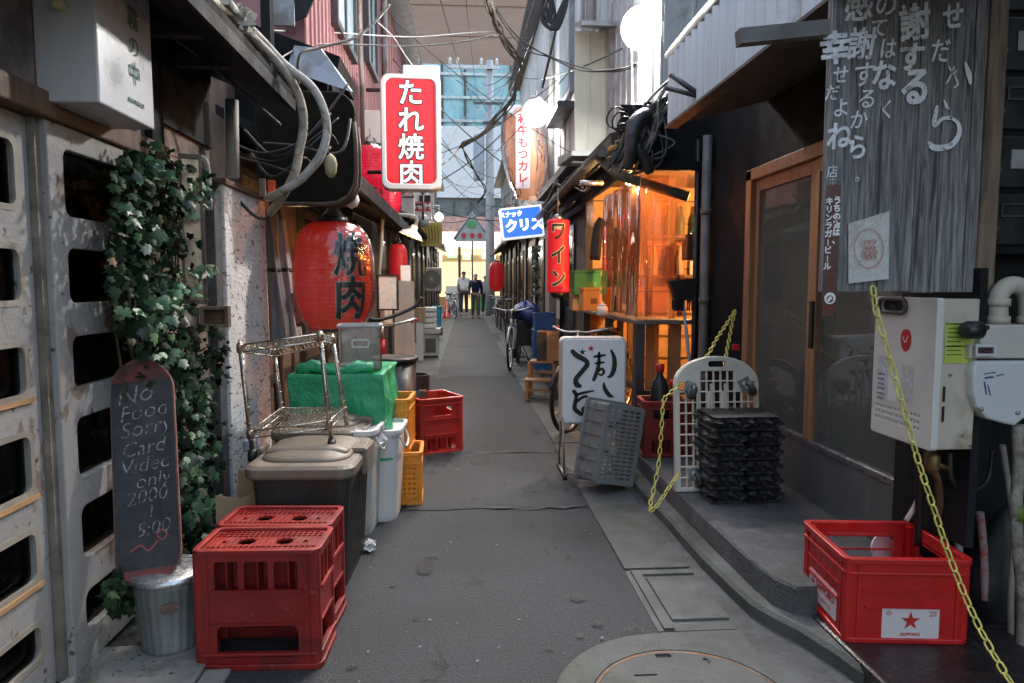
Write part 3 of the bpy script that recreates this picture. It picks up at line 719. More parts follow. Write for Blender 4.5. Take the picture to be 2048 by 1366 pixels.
b = MB(); b.box((1.02, 4.54, 1.95), (1.62, 4.575, 2.32)); b.box((1.0, 4.5, 1.9), (1.62, 4.54, 1.955)); b.build('valance', black_pt, st, w=True)
b = MB(); b.box((1.14, 4.58, 1.93), (1.165, 6.8, 2.12)); b.build('side_valance', M('sooty_beam', (.03, .024, .02), .8, var=.5, vs=9, bump=.3), st, w=True)
# eave with tangle of beams above the stall
b = MB(); b.hexa([(1.6, 4.7, 2.3), (1.0, 4.7, 2.12), (1.0, 9.3, 2.12), (1.6, 9.3, 2.3)], [(1.6, 4.7, 2.36), (.98, 4.7, 2.17), (.98, 9.3, 2.17), (1.6, 9.3, 2.36)]); ev = b.build('eave', M('sooty_wood', (.05, .04, .03), .8, var=.5, vs=9, bump=.4), st, w=True)
b = MB(); b.box((.985, 4.68, 2.09), (1.01, 9.3, 2.15)); b.build('fascia', wood_ly, ev, w=True)
b = MB(); b.tube([(.94, 4.75, 2.06), (.94, 7, 2.04), (.94, 9.3, 2.0)], .04, 8); b.tube([(.94, 4.9, 2.06), (1.05, 4.75, 1.9), (1.5, 4.6, 1.74)], .035, 8); b.build('gutter', M('mossy_pipe', (.12, .11, .09), .7, var=.5, vs=11, bump=.4), ev, w=True)
# white upper storey
b = MB(); ribbed(b, FR(1.25, 9.9, 2.35), 3.4, 3.4, pitch=.42, depth=.012); b.box((1.255, 6.5, 2.3), (3, 9.95, 5.75)); b.build('upper_wall', white_wall, st, w=True)
b = MB(); ribbed(b, fr((1.02, 6.45, 2.36), (1, 0, 0), (0, 0, 1)), 1.2, 1.1, pitch=.14, depth=.01); b.box((1.02, 6.46, 2.36), (2.3, 6.5, 3.46)); b.build('return_wall', M('pale_yellow_siding', (.62, .6, .5), .6, var=.08, bump=.05), st, w=True)
b = MB(); b.hexa([(1.0, 6.0, 3.35), (1.0, 6.5, 3.5), (2.3, 6.5, 3.5), (2.3, 6.0, 3.35)][::-1], [(1.0, 6.0, 3.39), (1.0, 6.5, 3.54), (2.3, 6.5, 3.54), (2.3, 6.0, 3.39)][::-1]); b.build('canopy', gray_sheet, st, w=True)
b = MB(); b.hexa([(.93, 6.05, 2.27), (1.25, 6.05, 2.27), (1.25, 6.95, 2.33), (.93, 6.95, 2.33)], [(.93, 6.05, 2.31), (1.25, 6.05, 2.31), (1.25, 6.95, 2.42), (.93, 6.95, 2.42)]); b.build('ledge', M('ledge_gray', (.3, .3, .29), .6, var=.3), st, w=True)
b = MB(); b.box((1.32, 4.62, 2.34), (3, 6.46, 4.6)); ribbed(b, FR(1.315, 6.44, 2.36), 1.8, 2.2, pitch=.2, depth=.012); ribbed(b, fr((1.33, 4.615, 2.36), (1, 0, 0), (0, 0, 1)), 1.5, 2.2, pitch=.2, depth=.01); b.build('side_wall', M('pale_gray_siding', (.42, .43, .44), .6, var=.15, vs=3, col2=(.28, .26, .24), thr=.58, s2=4), st, w=True)
b = MB(); b.box((1.22, 7.3, 3.2), (1.252, 7.42, 5.5)); b.box((1.2, 8.0, 3.35), (1.252, 8.9, 4.6)); wf = b.build('window', gray_sheet, st, w=True)
b = MB(); b.box((1.193, 8.06, 3.42), (1.199, 8.84, 4.53)); b.build('pane', MATS['pale_window_glass'], wf, w=True)
b = MB(); b.box((1.05, 7.9, 3.15), (1.25, 9.0, 3.22)); b.build('sill', steel_dk, wf, w=True)
b = MB(); b.tube([(1.2, 6.7, 2.45), (1.2, 6.7, 5.7)], .045, 10); b.build('drain_pipe', paint_w, st, w=True); b = MB(); b.tube([(1.2, 9.7, 2.4), (1.2, 9.7, 5.7)], .04, 10); b.build('drain_pipe', paint_w, st, w=True)
# right row further on
row_house(1.28, 6.85, 9.9, 2.34, brick_br, brick_br, wood_dk, 'R', 'low dark shop front beyond the food stall on the right', 1.95, .12, 0)
row_house(1.22, 10, 15.5, 5.4, cream_wall, white_wall, black_pt, 'R', 'cream fronted row house with white upper storey on the right', 2.1, .35, 2)
row_house(1.3, 15.6, 25, 4.6, wood_dk, M('gray_plaster', ()), wood_dk, 'R', 'dark timber row house nearest the pole on the right', 2.2, .4)

# ---------------------------------------------------------------- the end of the alley
shop_glow = glow('shop_wall_glow', (1.0, .76, .42), .3)  # back wall glows by itself, standing in for the shop's lamps
lit_sign = glow('lit_white_sign', (1.0, .92, .72), .55)
es = thing('arcade_shop', 'brightly lit shop front at the end of the alley', 'building', (0, 32, 0))
b = MB(); b.box((-8, 33.5, 0), (8, 33.7, 2.9)); b.build('back_wall', shop_glow, es, w=True)
b = MB(); b.box((-8, 31, 5.0), (8, 34, 8.1)); b.build('upper_wall', M('white_render', (.8, .81, .82), .7, var=.06, bump=.04), es, w=True)
b = MB(); b.box((-8, 30.9, 2.85), (8, 31.2, 3.45)); b.build('sign_band', lit_sign, es, w=True)
b = MB(); b.box((-8, 30.8, 3.5), (8, 31.1, 4.15)); b.build('awning', M('pink_band', (.66, .36, .3), .7), es, w=True)
b = MB(); b.box((-8, 31.2, 4.15), (8, 31.4, 5.0)); b.build('window_band', M('dark_band_glass', (.12, .14, .15), .2, var=.4), es, w=True)
b = MB()
for i in range(22): b.box((-8 + i * .75, 31.1, 4.15), (-7.95 + i * .75, 31.2, 5.0))
b.build('mullion', steel_dk, es, w=True)
for x in (-3.4, -1.9, -.3, 1.2, 2.6, 4):
    b = MB(); b.box((x, 31.0, 0), (x + .12, 31.15, 2.85)); b.build('post', steel_dk, es, w=True)
for i, (x, z, c) in enumerate(((-1.6, .6, 'o'), (-.9, 1.1, 'w'), (.35, .8, 'g'), (1.4, .5, 'w'), (-2.6, .9, 'w'), (2.2, 1, 'o'))):
    b = MB(); b.box((x, 32.4, 0), (x + .7, 32.9, z)); b.box((x + .05, 32.38, z * .55), (x + .65, 32.4, z * .9)); b.build('display_shelf', {'o': M('amber_timber_wall', ()), 'w': white_pl, 'g': M('green_stock', (.08, .3, .1), .6)}[c], es, w=True)
b = MB(); b.box((-8, 31.5, 2.2), (8, 31.55, 2.5)); b.build('hanging_banner', M('warm_banner', (.7, .5, .25), .7, var=.4, vs=1), es, w=True)
for k, (x_, z_, w_, h_, c_) in enumerate(((-1.5, 2.2, .5, .35, (1, .9, .5)), (-.75, 2.35, .4, .3, (.4, .9, .4)), (-.1, 2.25, .35, .4, (1, .75, .4)), (.75, 2.3, .6, .3, (1, 1, .9)), (1.6, 2.2, .4, .5, (.9, .3, .2)), (2.3, 2.3, .5, .3, (1, .9, .6)))):
    b = MB(); b.box((x_, 30.6, z_), (x_ + w_, 30.75, z_ + h_), bev=.02); tag(b.build('small_sign', glow('far_sign_%d' % k, tuple(v * .9 for v in c_), .5), w=True), ('yellow', 'green', 'orange', 'white', 'red', 'cream')[k] + ' glowing sign over the arcade shop front', 'sign', 'small lit signs over the arcade shop')
tg = thing('gable_sign', 'gable shaped arcade sign above the people in the distance', 'sign', (.3, 29.6, 3.2))
b = MB(); b.plate([(-.72, 0), (.72, 0), (.72, .12), (0, 1.15), (-.72, .12)], (), .12, fr((.32, 29.7, 3.0), (1, 0, 0), (0, 0, 1))); b.build('panel', M('sign_gray', (.36, .37, .35), .6), tg, w=True)
b = MB(); b.tube([(-.46, 29.6, 3.08), (.32, 29.6, 4.2), (1.1, 29.6, 3.08)], .06, 6); b.build('trim', gray_sheet, tg, w=True)
b = MB(); m = fr((.32, 29.56, 3.22), (1, 0, 0), (0, 0, 1))
for x_ in (-.36, 0, .32): b.plate(circ(x_, .02, .1, 12, .12), (), .01, m)
b.build('red_mark', red_ink, tg, w=True)
b = MB(); b.plate(circ(0, .5, .22, 10, .16), (), .02, fr((.3, 29.56, 3.22), (1, 0, 0), (0, 0, 1))); b.build('leaf_mark', M('green_stock', ()), tg, w=True)
b = MB(); b.tube([(.32, 29.66, 0), (.32, 29.66, 3.0)], .04, 6); b.build('post', steel_dk, tg, w=True)
ts = thing('glass_tower', 'teal glazed office block rising behind the alley end', 'building', (0, 78, 0))
b = MB(); b.box((-40, 78, 10), (40, 84, 34)); b.build('facade', M('teal_glass', (.3, .55, .6), .3, var=.35, vs=.3, bump=.02, col2=(.17, .36, .42), thr=.55, s2=.2), ts, w=True)
b = MB()
for i in range(33): b.box((-40 + i * 2.5, 77.8, 10), (-39.75 + i * 2.5, 77.97, 34))
b.build('mullion', steel_dk, ts, w=True)
b = MB()
for z in (14, 16.5, 19, 21.5, 24, 26.5): b.box((-40, 77.7, z), (40, 77.79, z + .3))
b.build('transom', M('pale_transom', (.5, .58, .6), .5), ts, w=True)
eb = thing('elevated_deck', 'brown underside of an elevated deck spanning high over the alley end', 'bridge', (0, 50, 20.6))
b = MB(); b.box((-60, 36, 20.6), (60, 63, 22)); b.build('deck', M('brown_soffit', (.68, .5, .43), .75, var=.14, vs=.15, bump=.05, col2=(.5, .36, .3), thr=.56, s2=.12, soft=.2), eb, w=True)
b = MB()
for y in (44, 50, 56): b.box((-60, y, 20.53), (60, y + .2, 20.6))
b.build('joint_strip', M('soffit_joint', (.5, .37, .31), .8), eb, w=True)
for x in (-30, 30):
    b = MB(); b.box((x - 1.5, 52, 0), (x + 1.5, 56, 20.6)); b.build('pier', pole_c, eb, w=True)
# utility pole
up_ = thing('utility_pole', 'pale concrete utility pole with crossarm at the alley end', 'pole', (.93, 25.6, 0))
b = MB(); b.lathe([(.18, 0), (.15, 5), (.125, 9.2)], (0, 0, 0), 16); b.build('shaft', pole_c, up_)
b = MB(); b.box((-1.5, -.2, 8.86), (.35, -.1, 8.98)); ca = b.build('crossarm', steel, up_)
for x in (-1.42, -1.15, -.3, .25):
    b = MB(); b.lathe([(.05, 8.98), (.075, 9.04), (.04, 9.1), (.07, 9.16), (.02, 9.24)], (x, -.15, 0), 10); b.build('insulator', white_pl, ca)
b = MB(); b.lathe([(.18, 4.95), (.2, 5.0), (.2, 6.5), (.16, 6.6)], (-.4, -.05, 0), 16); b.build('transformer', M('transformer_gray', (.33, .37, .42), .5, var=.15), up_)
b = MB(); b.box((-.25, -.3, 6.9), (.4, -.2, 7.0)); b.box((-.6, -.3, 7.6), (.5, -.22, 7.68)); b.build('bracket', steel_dk, up_)
# ---------------------------------------------------------------- more shape helpers
def loft(b, secs, cap=True, smooth=False):
    n = len(secs[0]); vs = [V(p) for s_ in secs for p in s_]
    fs = [(i * n + k, i * n + (k + 1) % n, (i + 1) * n + (k + 1) % n, (i + 1) * n + k) for i in range(len(secs) - 1) for k in range(n)]
    if cap: fs += [list(range(n))[::-1], [(len(secs) - 1) * n + k for k in range(n)]]
    return b.add(vs, fs, smooth=smooth)
def rsec(w, d, z, r, cx=0, cy=0, n=4): return [(x, y, z) for x, y in rrect(cx - w / 2, cy - d / 2, cx + w / 2, cy + d / 2, r, n)]
def beer_crate(t, W, D, Hc, mat, inv=False, handles=('f', 'b', 'l', 'r'), windows=3, hz=(.66, .86), wz=(.08, .3), hole_w=.62, emboss=False):
    """bottle crate standing on z=0, centred on x,y; inv turns it upside down"""
    fl = (lambda z: Hc - z) if inv else (lambda z: z)
    T = .012
    b = MB()
    sides = {'f': (W, XZ(0, -D / 2, 0)), 'b': (W, fr((0, D / 2, 0), (-1, 0, 0), (0, 0, 1))),
             'l': (D, fr((-W / 2, 0, 0), (0, -1, 0), (0, 0, 1))), 'r': (D, fr((W / 2, 0, 0), (0, 1, 0), (0, 0, 1)))}
    for k, (wd, m) in sides.items():
        m = m @ Matrix.Translation((0, 0, -T))
        hol = []
        if k in handles:
            z0, z1 = sorted((fl(hz[0] * Hc), fl(hz[1] * Hc))); hol.append(rrect(-wd * hole_w / 2, z0, wd * hole_w / 2, z1, .02))
        if windows:
            n = windows; g = wd * .72 / n; z0, z1 = sorted((fl(wz[0] * Hc), fl(wz[1] * Hc)))
            for i in range(n): hol.append(rrect(-wd * .36 + i * g + g * .1, z0, -wd * .36 + (i + 1) * g - g * .1, z1, .008))
        z0, z1 = sorted((fl(.004), fl(Hc - .004)))
        b.plate([(-wd / 2 + .006, z0), (wd / 2 - .006, z0), (wd / 2 - .006, z1), (-wd / 2 + .006, z1)], hol, T, m)
        for zz, pr, hh in ((.345, .008, .011), (.62, .005, .006)):      # ridges
            if windows or zz > .5:
                z = fl(zz * Hc); b.box((-wd * .37, z - hh / 2, T), (wd * .37, z + hh / 2, T + pr), m)
        for x0 in (-.45, -.4, .4, .45): 
            z0, z1 = sorted((fl(.05 * Hc), fl(.9 * Hc))); b.box((wd * x0 - .004, z0, T), (wd * x0 + .004, z1, T + .004), m)
        if emboss and k in 'fl':
            for i in range(-2, 2):
                for sg in (1, -1):
                    x = (i + .5) * .05; b.tube([m @ V((x - sg * .022, Hc * .47, T)), m @ V((x + sg * .022, Hc * .62, T))], .0022, 4); b.tube([m @ V((x + sg * .022, Hc * .62, T)), m @ V((x - sg * .012, Hc * .74, T))], .0022, 4)
            b.box((-wd * .34, Hc * .415, T), (wd * .34, Hc * .44, T + .006), m)
    for z, hh, pr in ((Hc - .018, .018, .010), (Hc - .052, .010, .008), (0, .016, .007)):
        z0, z1 = sorted((fl(z), fl(z + hh)))
        b.plate(rrect(-W / 2 - pr, -D / 2 - pr, W / 2 + pr, D / 2 + pr, .028), [rrect(-W / 2 + .011, -D / 2 + .011, W / 2 - .011, D / 2 - .011, .015)], z1 - z0, Matrix.Translation((0, 0, z0)), bev=.003)
    for sx_ in (-1, 1):
        for sy_ in (-1, 1):
            cx, cy = sx_ * (W / 2 - .014), sy_ * (D / 2 - .014)
            z0, z1 = sorted((fl(.01), fl(Hc - .01))); loft(b, [rsec(.034, .034, z, .012, cx, cy) for z in (z0, z1)])
    b.build('body', mat, t)
    b = MB(); z0, z1 = sorted((fl(.012), fl(.02)))
    hol = [circ(-W * .16, 0, .026, 20), circ(W * .16, 0, .026, 20), circ(-W * .34, 0, .011, 10), circ(W * .34, 0, .011, 10)]
    b.plate(rrect(-W / 2 + .012, -D / 2 + .012, W / 2 - .012, D / 2 - .012, .01), hol, z1 - z0, Matrix.Translation((0, 0, z0)))
    zz = z1 if inv else z0 - .003
    def clear(x, y): return all((x - sgn * W * .16) ** 2 + y * y > .03 ** 2 for sgn in (-1, 1))
    n = int(W / .0165)
    for i in range(1, n):
        x = -W / 2 + i * W / n; segs = [(-D / 2 + .014, D / 2 - .014)]
        for sgn in (-1, 1):
            if abs(x - sgn * W * .16) < .03:
                q = math.sqrt(.03 ** 2 - (x - sgn * W * .16) ** 2); segs = [(-D / 2 + .014, -q), (q, D / 2 - .014)]
        for y0, y1 in segs: b.box((x - .0022, y0, zz), (x + .0022, y1, zz + .003))
    n = int(D / .0165)
    for i in range(1, n):
        y = -D / 2 + i * D / n
        if abs(y) > .03: b.box((-W / 2 + .014, y - .0022, zz + .0004), (W / 2 - .014, y + .0022, zz + .0034))
    b.build('grid_base', mat, t)
    b = MB(); z0, z1 = sorted((fl(.03), fl(Hc * .5)))
    for i in range(1, 4): b.box((-W / 2 + i * W / 4 - .002, -D / 2 + .013, z0), (-W / 2 + i * W / 4 + .002, D / 2 - .013, z1))
    for i in range(1, 3): b.box((-W / 2 + .013, -D / 2 + i * D / 3 - .002, z0 + .001), (W / 2 - .013, -D / 2 + i * D / 3 + .002, z1 - .001))
    b.build('divider', mat, t)

# ---------------------------------------------------------------- red upside-down crates
zt = at(520, 1100, 2.03).z
dep = onz(540, 1053, zt).y - 2.03
x0, x1 = onz(400, 1335).x, at(640, 1200, 2.03).x
Wc = x1 - x0
t = thing('beer_crate', 'faded red bottle crate upside down, nearer one beside the small galvanised bin', 'crate', ((x0 + x1) / 2, 2.03 + dep / 2, 0), rad(-2), 'upside-down red bottle crates')
beer_crate(t, Wc, dep - .006, zt, red_pl_old, inv=True, hz=(.64, .9), wz=(.1, .36), hole_w=.66)
copy_tree(t, label='faded red bottle crate upside down, farther one against the brown pail', loc=(at(563, 1030, 2.03 + dep * 1.5).x, 2.03 + dep * 1.5 + .012, 0), rz=rad(-4))

# ---------------------------------------------------------------- galvanised bin and chalked skateboard
galv = M('galvanised_steel', (.2, .215, .215), .45, metal=.45, var=.3, vs=9, bump=.05, col2=(.2, .2, .19), thr=.6, s2=8)
cb = onz(330, 1318); cz = .265
t = thing('galvanised_bin', 'small dull galvanised bin with dented lid at left', 'bin', (cb.x, cb.y + .06, .022))
b = MB(); vs, fs = [], []; prof = [(.084, 0), (.088, .006), (.086, .012), (.103, .20), (.106, .222), (.104, .225)]; seg = 96
for r_, z in prof:
    for k in range(seg):
        a = 2 * math.pi * k / seg; q = r_ * (1 + (.022 * math.sin(a * 24) if .01 < z < .21 else 0)); vs.append((q * math.cos(a), q * math.sin(a), z))
for i in range(len(prof) - 1):
    for k in range(seg): fs.append((i * seg + k, i * seg + (k + 1) % seg, (i + 1) * seg + (k + 1) % seg, (i + 1) * seg + k))
b.add(vs, fs, smooth=True); b.build('body', galv, t)
b = MB(); b.lathe([(.114, .222), (.117, .228), (.114, .24), (.106, .244), (.06, .25), (.03, .256), (.0005, .258)], seg=40); ld = b.build('lid', M('galvanised_lid', (.5, .53, .55), .3, metal=.8, var=.3, vs=14, bump=.25, bs=22), t)
b = MB(); b.tube(smooth([(-.03, 0, .252), (-.028, 0, .275), (.028, 0, .275), (.03, 0, .252)], 4), .005, 6); b.build('handle', galv, ld)
b = MB(); b.plate(circ(0, 0, .028, 18, .016), (), .003, fr((.035, -.089, .155), (1, .25, 0), (0, .05, 1)) @ Matrix.Translation((0, 0, .007))); b.build('rust_badge', M('rust_badge', (.16, .09, .07), .8, var=.4, vs=30), t)

sk0, sk1 = at(300, 1174, cb.y + .0), at(282, 722, cb.y + .2)
Lk = (sk1 - sk0).length; mk = fry(sk0, V((1, .05, 0)), sk1 - sk0)
t = thing('skateboard_menu', 'worn black skateboard deck used as chalk menu board beside the ivy', 'menu board', sk0)
def skw(s): 
    e = .1 / Lk
    if s < e: return .097 * math.sqrt(max(0, 1 - ((e - s) / e) ** 2)) 
    if s > 1 - e: return .097 * math.sqrt(max(0, 1 - ((s - 1 + e) / e) ** 2))
    return .097
def deck(b, s0, s1, dz, th, n=36, inset=0.0, jag=0.0):
    secs = []
    for i in range(n + 1):
        s_ = s0 + (s1 - s0) * i / n; w_ = max(skw(min(max(s_, .0015), .9985)) - inset, .004); k = max(0, abs(s_ - .5) - .34) ** 2 * 1.6 * Lk
        y = s_ * Lk + (rnd.uniform(-jag, jag) if i in (0, n) else 0)
        cc = [(-w_, .004), (-w_ * .6, 0), (0, -.001), (w_ * .6, 0), (w_, .004)]
        secs.append([mk @ V((x, y, k + z + dz + th)) for x, z in cc] + [mk @ V((x, y, k + z + dz)) for x, z in cc[::-1]])
    loft(b, secs)
b = MB(); deck(b, 0, 1, -.012, .011); b.build('deck', M('deck_maple', (.22, .1, .08), .7, var=.35, vs=9, bump=.1), t, w=True)
b = MB(); deck(b, .085, .9, 0, .0016, inset=.004, jag=.012); b.build('grip_tape', M('blackboard_grip', (.045, .046, .05), .85, var=.3, vs=9, bump=.2, bs=160, col2=(.1, .095, .095), thr=.6, s2=7, soft=.15), t, w=True)
b = MB(); deck(b, .905, .988, 0, .0016, n=10, inset=.005, jag=.01); b.build('worn_end', M('worn_red_end', (.2, .05, .05), .75, var=.4, vs=20, col2=(.09, .06, .055), thr=.55, s2=18), t, w=True); b = MB(); deck(b, .012, .075, 0, .0016, n=10, inset=.005); b.build('worn_end', M('worn_red_end', (.2, .05, .05), .75, var=.4, vs=20, col2=(.09, .06, .055), thr=.55, s2=18), t, w=True)
b = MB(); c_ = lambda x, y: mk @ Matrix.Translation((x, y * Lk, .0025)) @ Matrix.Rotation(rad(5), 4, 'Z')
for tx, x, y, sz in (('No', -.025, .845, .085), ('Food', 0, .765, .072), ('Sorry', .005, .69, .07), ('Card', -.005, .6, .066), ('Video', 0, .525, .066), ('only', .02, .455, .062), ('2000', 0, .385, .062), ('I', .01, .315, .055), ('5:00', .015, .245, .06)):
    b.text(tx, sz, c_(x, y), t=.0008, shear=.25, offset=-.001)
b.build('chalk_lettering', chalk, t, w=True)
b = MB(); b.stroke([(-.05, 0), (-.02, .012), (.0, -.008), (.03, .014)], .006, c_(.0, .165), t=.001); b.stroke([(.03, .03), (.045, .045), (.06, .03), (.045, .015), (.03, .03)], .005, c_(0, .165), t=.001); b.build('red_chalk_mark', M('red_chalk', (.35, .1, .1), .9), t, w=True)

# ---------------------------------------------------------------- ivy
iv = thing('ivy_plant', 'tall ivy climbing beside the white laddered door', 'plant', (-1.05, 2.75, 0))
blobs = [(265, 360, 45, 55, 2), (255, 440, 42, 60, 2), (250, 520, 38, 60, 2), (265, 610, 40, 55, 2), (310, 560, 60, 60, 2), (300, 460, 60, 60, 2), (345, 440, 30, 70, 2), (330, 720, 60, 50, 2), (300, 330, 60, 50, 2.7), (380, 375, 55, 45, 2.75), (290, 430, 70, 80, 2.75), (330, 500, 70, 60, 2.8), (270, 580, 50, 60, 2.75), (330, 600, 70, 45, 2.65),
         (290, 660, 60, 50, 2.8), (380, 690, 75, 50, 2.85), (360, 780, 60, 60, 2.8), (400, 740, 55, 50, 2.95), (400, 850, 50, 60, 2.85), (395, 930, 52, 55, 2.8), (395, 1010, 48, 55, 2.72), (390, 1080, 40, 50, 2.6), (262, 500, 45, 100, 2.72), (385, 1140, 30, 30, 2.5), (240, 1180, 28, 45, 2.35), (405, 900, 26, 70, 3.0)]
LEAF = [(0, 0), (.3, -.1), (.52, .12), (.36, .3), (.5, .6), (.22, .62), (0, 1.0), (-.22, .62), (-.5, .6), (-.36, .3), (-.52, .12), (-.3, -.1)]
def leaf(b, p, s_, face):
    n_ = V(face) + V((rnd.gauss(0, .62), rnd.gauss(0, .62), rnd.gauss(0, .62))); n_.normalize()
    dn = V((rnd.gauss(0, .5), rnd.gauss(0, .3), -1)); y = (dn - n_ * dn.dot(n_)).normalized(); x = y.cross(n_)
    vs = [p + (x * u + y * v) * s_ + n_ * (-.35 * abs(u) * s_ - .12 * v * v * s_) for u, v in LEAF] + [p + y * .25 * s_]
    b.add(vs, [(i, (i + 1) % 12, 12) for i in range(12)], smooth=True)
b = MB()
for k in range(2700):
    px, py, rx, ry, Y = blobs[k % len(blobs)]
    while True:
        u, v = rnd.uniform(-1, 1), rnd.uniform(-1, 1)
        if u * u + v * v < 1: break
    p = onx(px + u * rx, py + v * ry, rnd.choice((-1.09, -1.07, -1.04, -1.02)) + rnd.uniform(-.02, .02))
    if p.z < .03: continue
    leaf(b, p, rnd.choice([.013, .018, .024, .03, .036, .043]), (.55, -.75, .35))
b.build('foliage', M('ivy_shaded', (.012, .027, .014), .6, var=.4, vs=3, bump=.05, island=.8, spec=.12), iv, w=True)  # leaf colour lowered to hold the shade of the ivy mass
b = MB()
for px, py, rr, n in ((325, 610, 42, 55), (380, 560, 40, 22), (315, 345, 38, 30), (400, 380, 34, 34), (415, 545, 18, 14), (395, 1010, 40, 45), (270, 630, 26, 14), (385, 860, 40, 40), (300, 470, 30, 12), (350, 700, 40, 16), (260, 420, 26, 10), (390, 940, 40, 36), (395, 790, 34, 26)):
    for k in range(n): leaf(b, onx(px + rnd.gauss(0, rr * .5), py + rnd.gauss(0, rr * .5), -.995 + rnd.uniform(-.02, .015)), rnd.choice([.022, .03, .036, .044]), (.5, -.7, .5))
b.build('highlight_leaves', M('ivy_highlight', (.05, .11, .06), .42, var=.4, vs=3, bump=.05, island=.8, spec=.5), iv, w=True)  # brighter leaf clusters painted in as highlights on the dark ivy
b = MB()
for k in range(46):
    px, py, rx, ry, Y = rnd.choice(blobs); leaf(b, onx(px + rnd.gauss(0, rx * .5), py + rnd.gauss(0, ry * .5), -1.0 + rnd.uniform(-.03, .01)), rnd.choice([.018, .024, .03]), (.5, -.7, .3))
b.build('dead_leaves', M('ivy_dead', (.11, .08, .03), .7, var=.4, island=.6), iv, w=True)
b = MB()
for k in range(16):
    x = 300 + rnd.uniform(-30, 110); pts = [at(x + rnd.uniform(-25, 25) + (1100 - y) * .02, y, 2.78 + rnd.uniform(-.08, .1)) for y in range(1150, 320, -110)]
    pts = [onx(x + (1100 - y) * -.08 + rnd.uniform(-15, 15), y, -1.085) for y in range(1080, 380, -110)]
    b.tube(smooth(pts, 3), .004, 5)
b.build('stem', M('ivy_stem', (.07, .05, .03), .8), iv, w=True)
# framed glass sign and little wooden box in the ivy
t = thing('framed_mirror', 'narrow wooden framed mirror hanging among the ivy', 'mirror', at(385, 600, 2.72))
m = fr(at(385, 460, 2.72), (1, .35, 0), (0, 0, 1))
b = MB(); b.plate(rrect(-.04, -.28, .04, .28, .003), [rrect(-.03, -.265, .03, .265, .002)], .02, m); b.build('frame', wood_post, t, w=True)
b = MB(); b.plate(rrect(-.031, -.266, .031, .266, .002), (), .008, m); b.build('glass', M('hazy_mirror', (.3, .23, .17), .3, metal=.5, var=.45, vs=14, bump=.05, stretch=(1, 1, .5)), t, w=True)
t = thing('wooden_tray', 'small open wooden box fixed to the pitted wall by the ivy', 'box', at(434, 655, 3.1))
m = fr(at(434, 633, 3.1), (1, .1, 0), (0, 0, 1))
b = MB(); b.plate(rrect(-.058, -.046, .058, .046, .003), [rrect(-.043, -.032, .043, .032, .002)], .05, m); b.build('frame', wood_post, t, w=True)
b = MB(); b.plate(rrect(-.044, -.033, .044, .033, .002), (), .006, m); b.build('back', wood_br, t, w=True)
# light box sign over the doors
t = thing('light_box_sign', 'white box sign with green vertical characters above laddered doors', 'sign', (LX, 2.0, 1.62))
q0, q1 = onx(199, 203, -.985), onx(310, 262, -.985)
zb = (q0.z + q1.z) / 2
b = MB(); b.box((LX + .002, q0.y, zb), (-.985, q1.y, zb + .6), bev=.005); b.build('case', M('dirty_white_acrylic', (.53, .53, .55), .35, var=.08, vs=3, bump=.03, col2=(.4, .38, .34), thr=.66, s2=4), t, w=True)
b = MB(); m = fr((-.982, q0.y + (q1.y - q0.y) * .62, zb + .292), (0, 1, 0), (0, 0, 1)); b.text('霧の中', .072, m, t=.001, vertical=True, pitch=1.12)

for q_ in range(6): b.box((-.045 + q_ * .017, -.245, 0), (-.035 + q_ * .017, -.233, .001), m)
b.build('lettering', M('green_ink', (.03, .14, .1), .6), t, w=True)
t = thing('wall_lamp_shade', 'yellowish frosted lamp shade at the upper left corner', 'lamp', at(130, 0, 1.95))
b = MB(); b.box(at(98, 12, 1.95), at(160, -60, 2.05), bev=.01); b.build('shade', M('yellow_glass', (.62, .52, .28), .4), t, w=True); b = MB(); b.box(at(104, -60, 1.955), at(154, -74, 2.045)); b.build('bracket', steel_dk, t, w=True)

# ---------------------------------------------------------------- pipes under the eave
for pts, r_, nm, lab, mt in (
    ([(412, 0, 2.6), (450, 20, 2.75), (490, 60, 2.9), (535, 105, 3.0), (575, 150, 3.05), (600, 200, 3.1), (607, 250, 3.1), (598, 305, 3.1), (588, 350, 3.1), (560, 400, 3.15), (540, 425, 3.25)], .019, 'duct_hose', 'taped beige duct hose curling under the eave, left one', tape_m),
    ([(452, 0, 2.7), (480, 36, 2.85), (523, 80, 3.0), (570, 130, 3.05), (622, 172, 3.05), (646, 215, 3.05), (654, 262, 3.05), (640, 312, 3.05), (602, 358, 3.08), (560, 384, 3.12), (535, 396, 3.2)], .018, 'duct_hose', 'taped beige duct hose curling under the eave, wider looping one', M('duct_tape_pale', (.42, .4, .36), .75, var=.35, vs=14, bump=.4, bs=40, col2=(.2, .17, .13), thr=.6, s2=18)),
    ([(300, 40, 2.6), (420, 130, 2.9), (520, 215, 3.1), (560, 250, 3.2)], .009, 'cable', 'thin black cable along the eave edge', cable_m),
    ([(596, 170, 3.3), (600, 110, 3.3), (640, 95, 3.4), (720, 70, 3.6), (780, 10, 3.8)], .007, 'cable', 'black cable crossing in front of the dull red wall', cable_m)):
    b = MB(); b.tube(smooth([at(*p) for p in pts], 8), r_, 10)
    tag(b.build(nm, mt, w=True), lab, 'hose' if nm == 'duct_hose' else 'cable', 'taped duct hoses' if nm == 'duct_hose' else None)
b = MB()
for k in range(26):
    a = rnd.uniform(0, 6.28); p = at(485 + rnd.uniform(-16, 18), 22 + k * 1.5 + rnd.uniform(-6, 6), 2.86 + rnd.uniform(-.03, .03)); q = .03
    vs = [p + V((rnd.uniform(-q, q), rnd.uniform(-q, q), rnd.uniform(-q, q))) for _ in range(5)]; b.add(vs, [(0, 1, 2), (0, 2, 3), (0, 3, 4), (1, 2, 4)])
tag(b.build('rag', M('torn_rag', (.5, .46, .4), .9), w=True), 'torn pale rag tied round the duct hoses', 'rag')
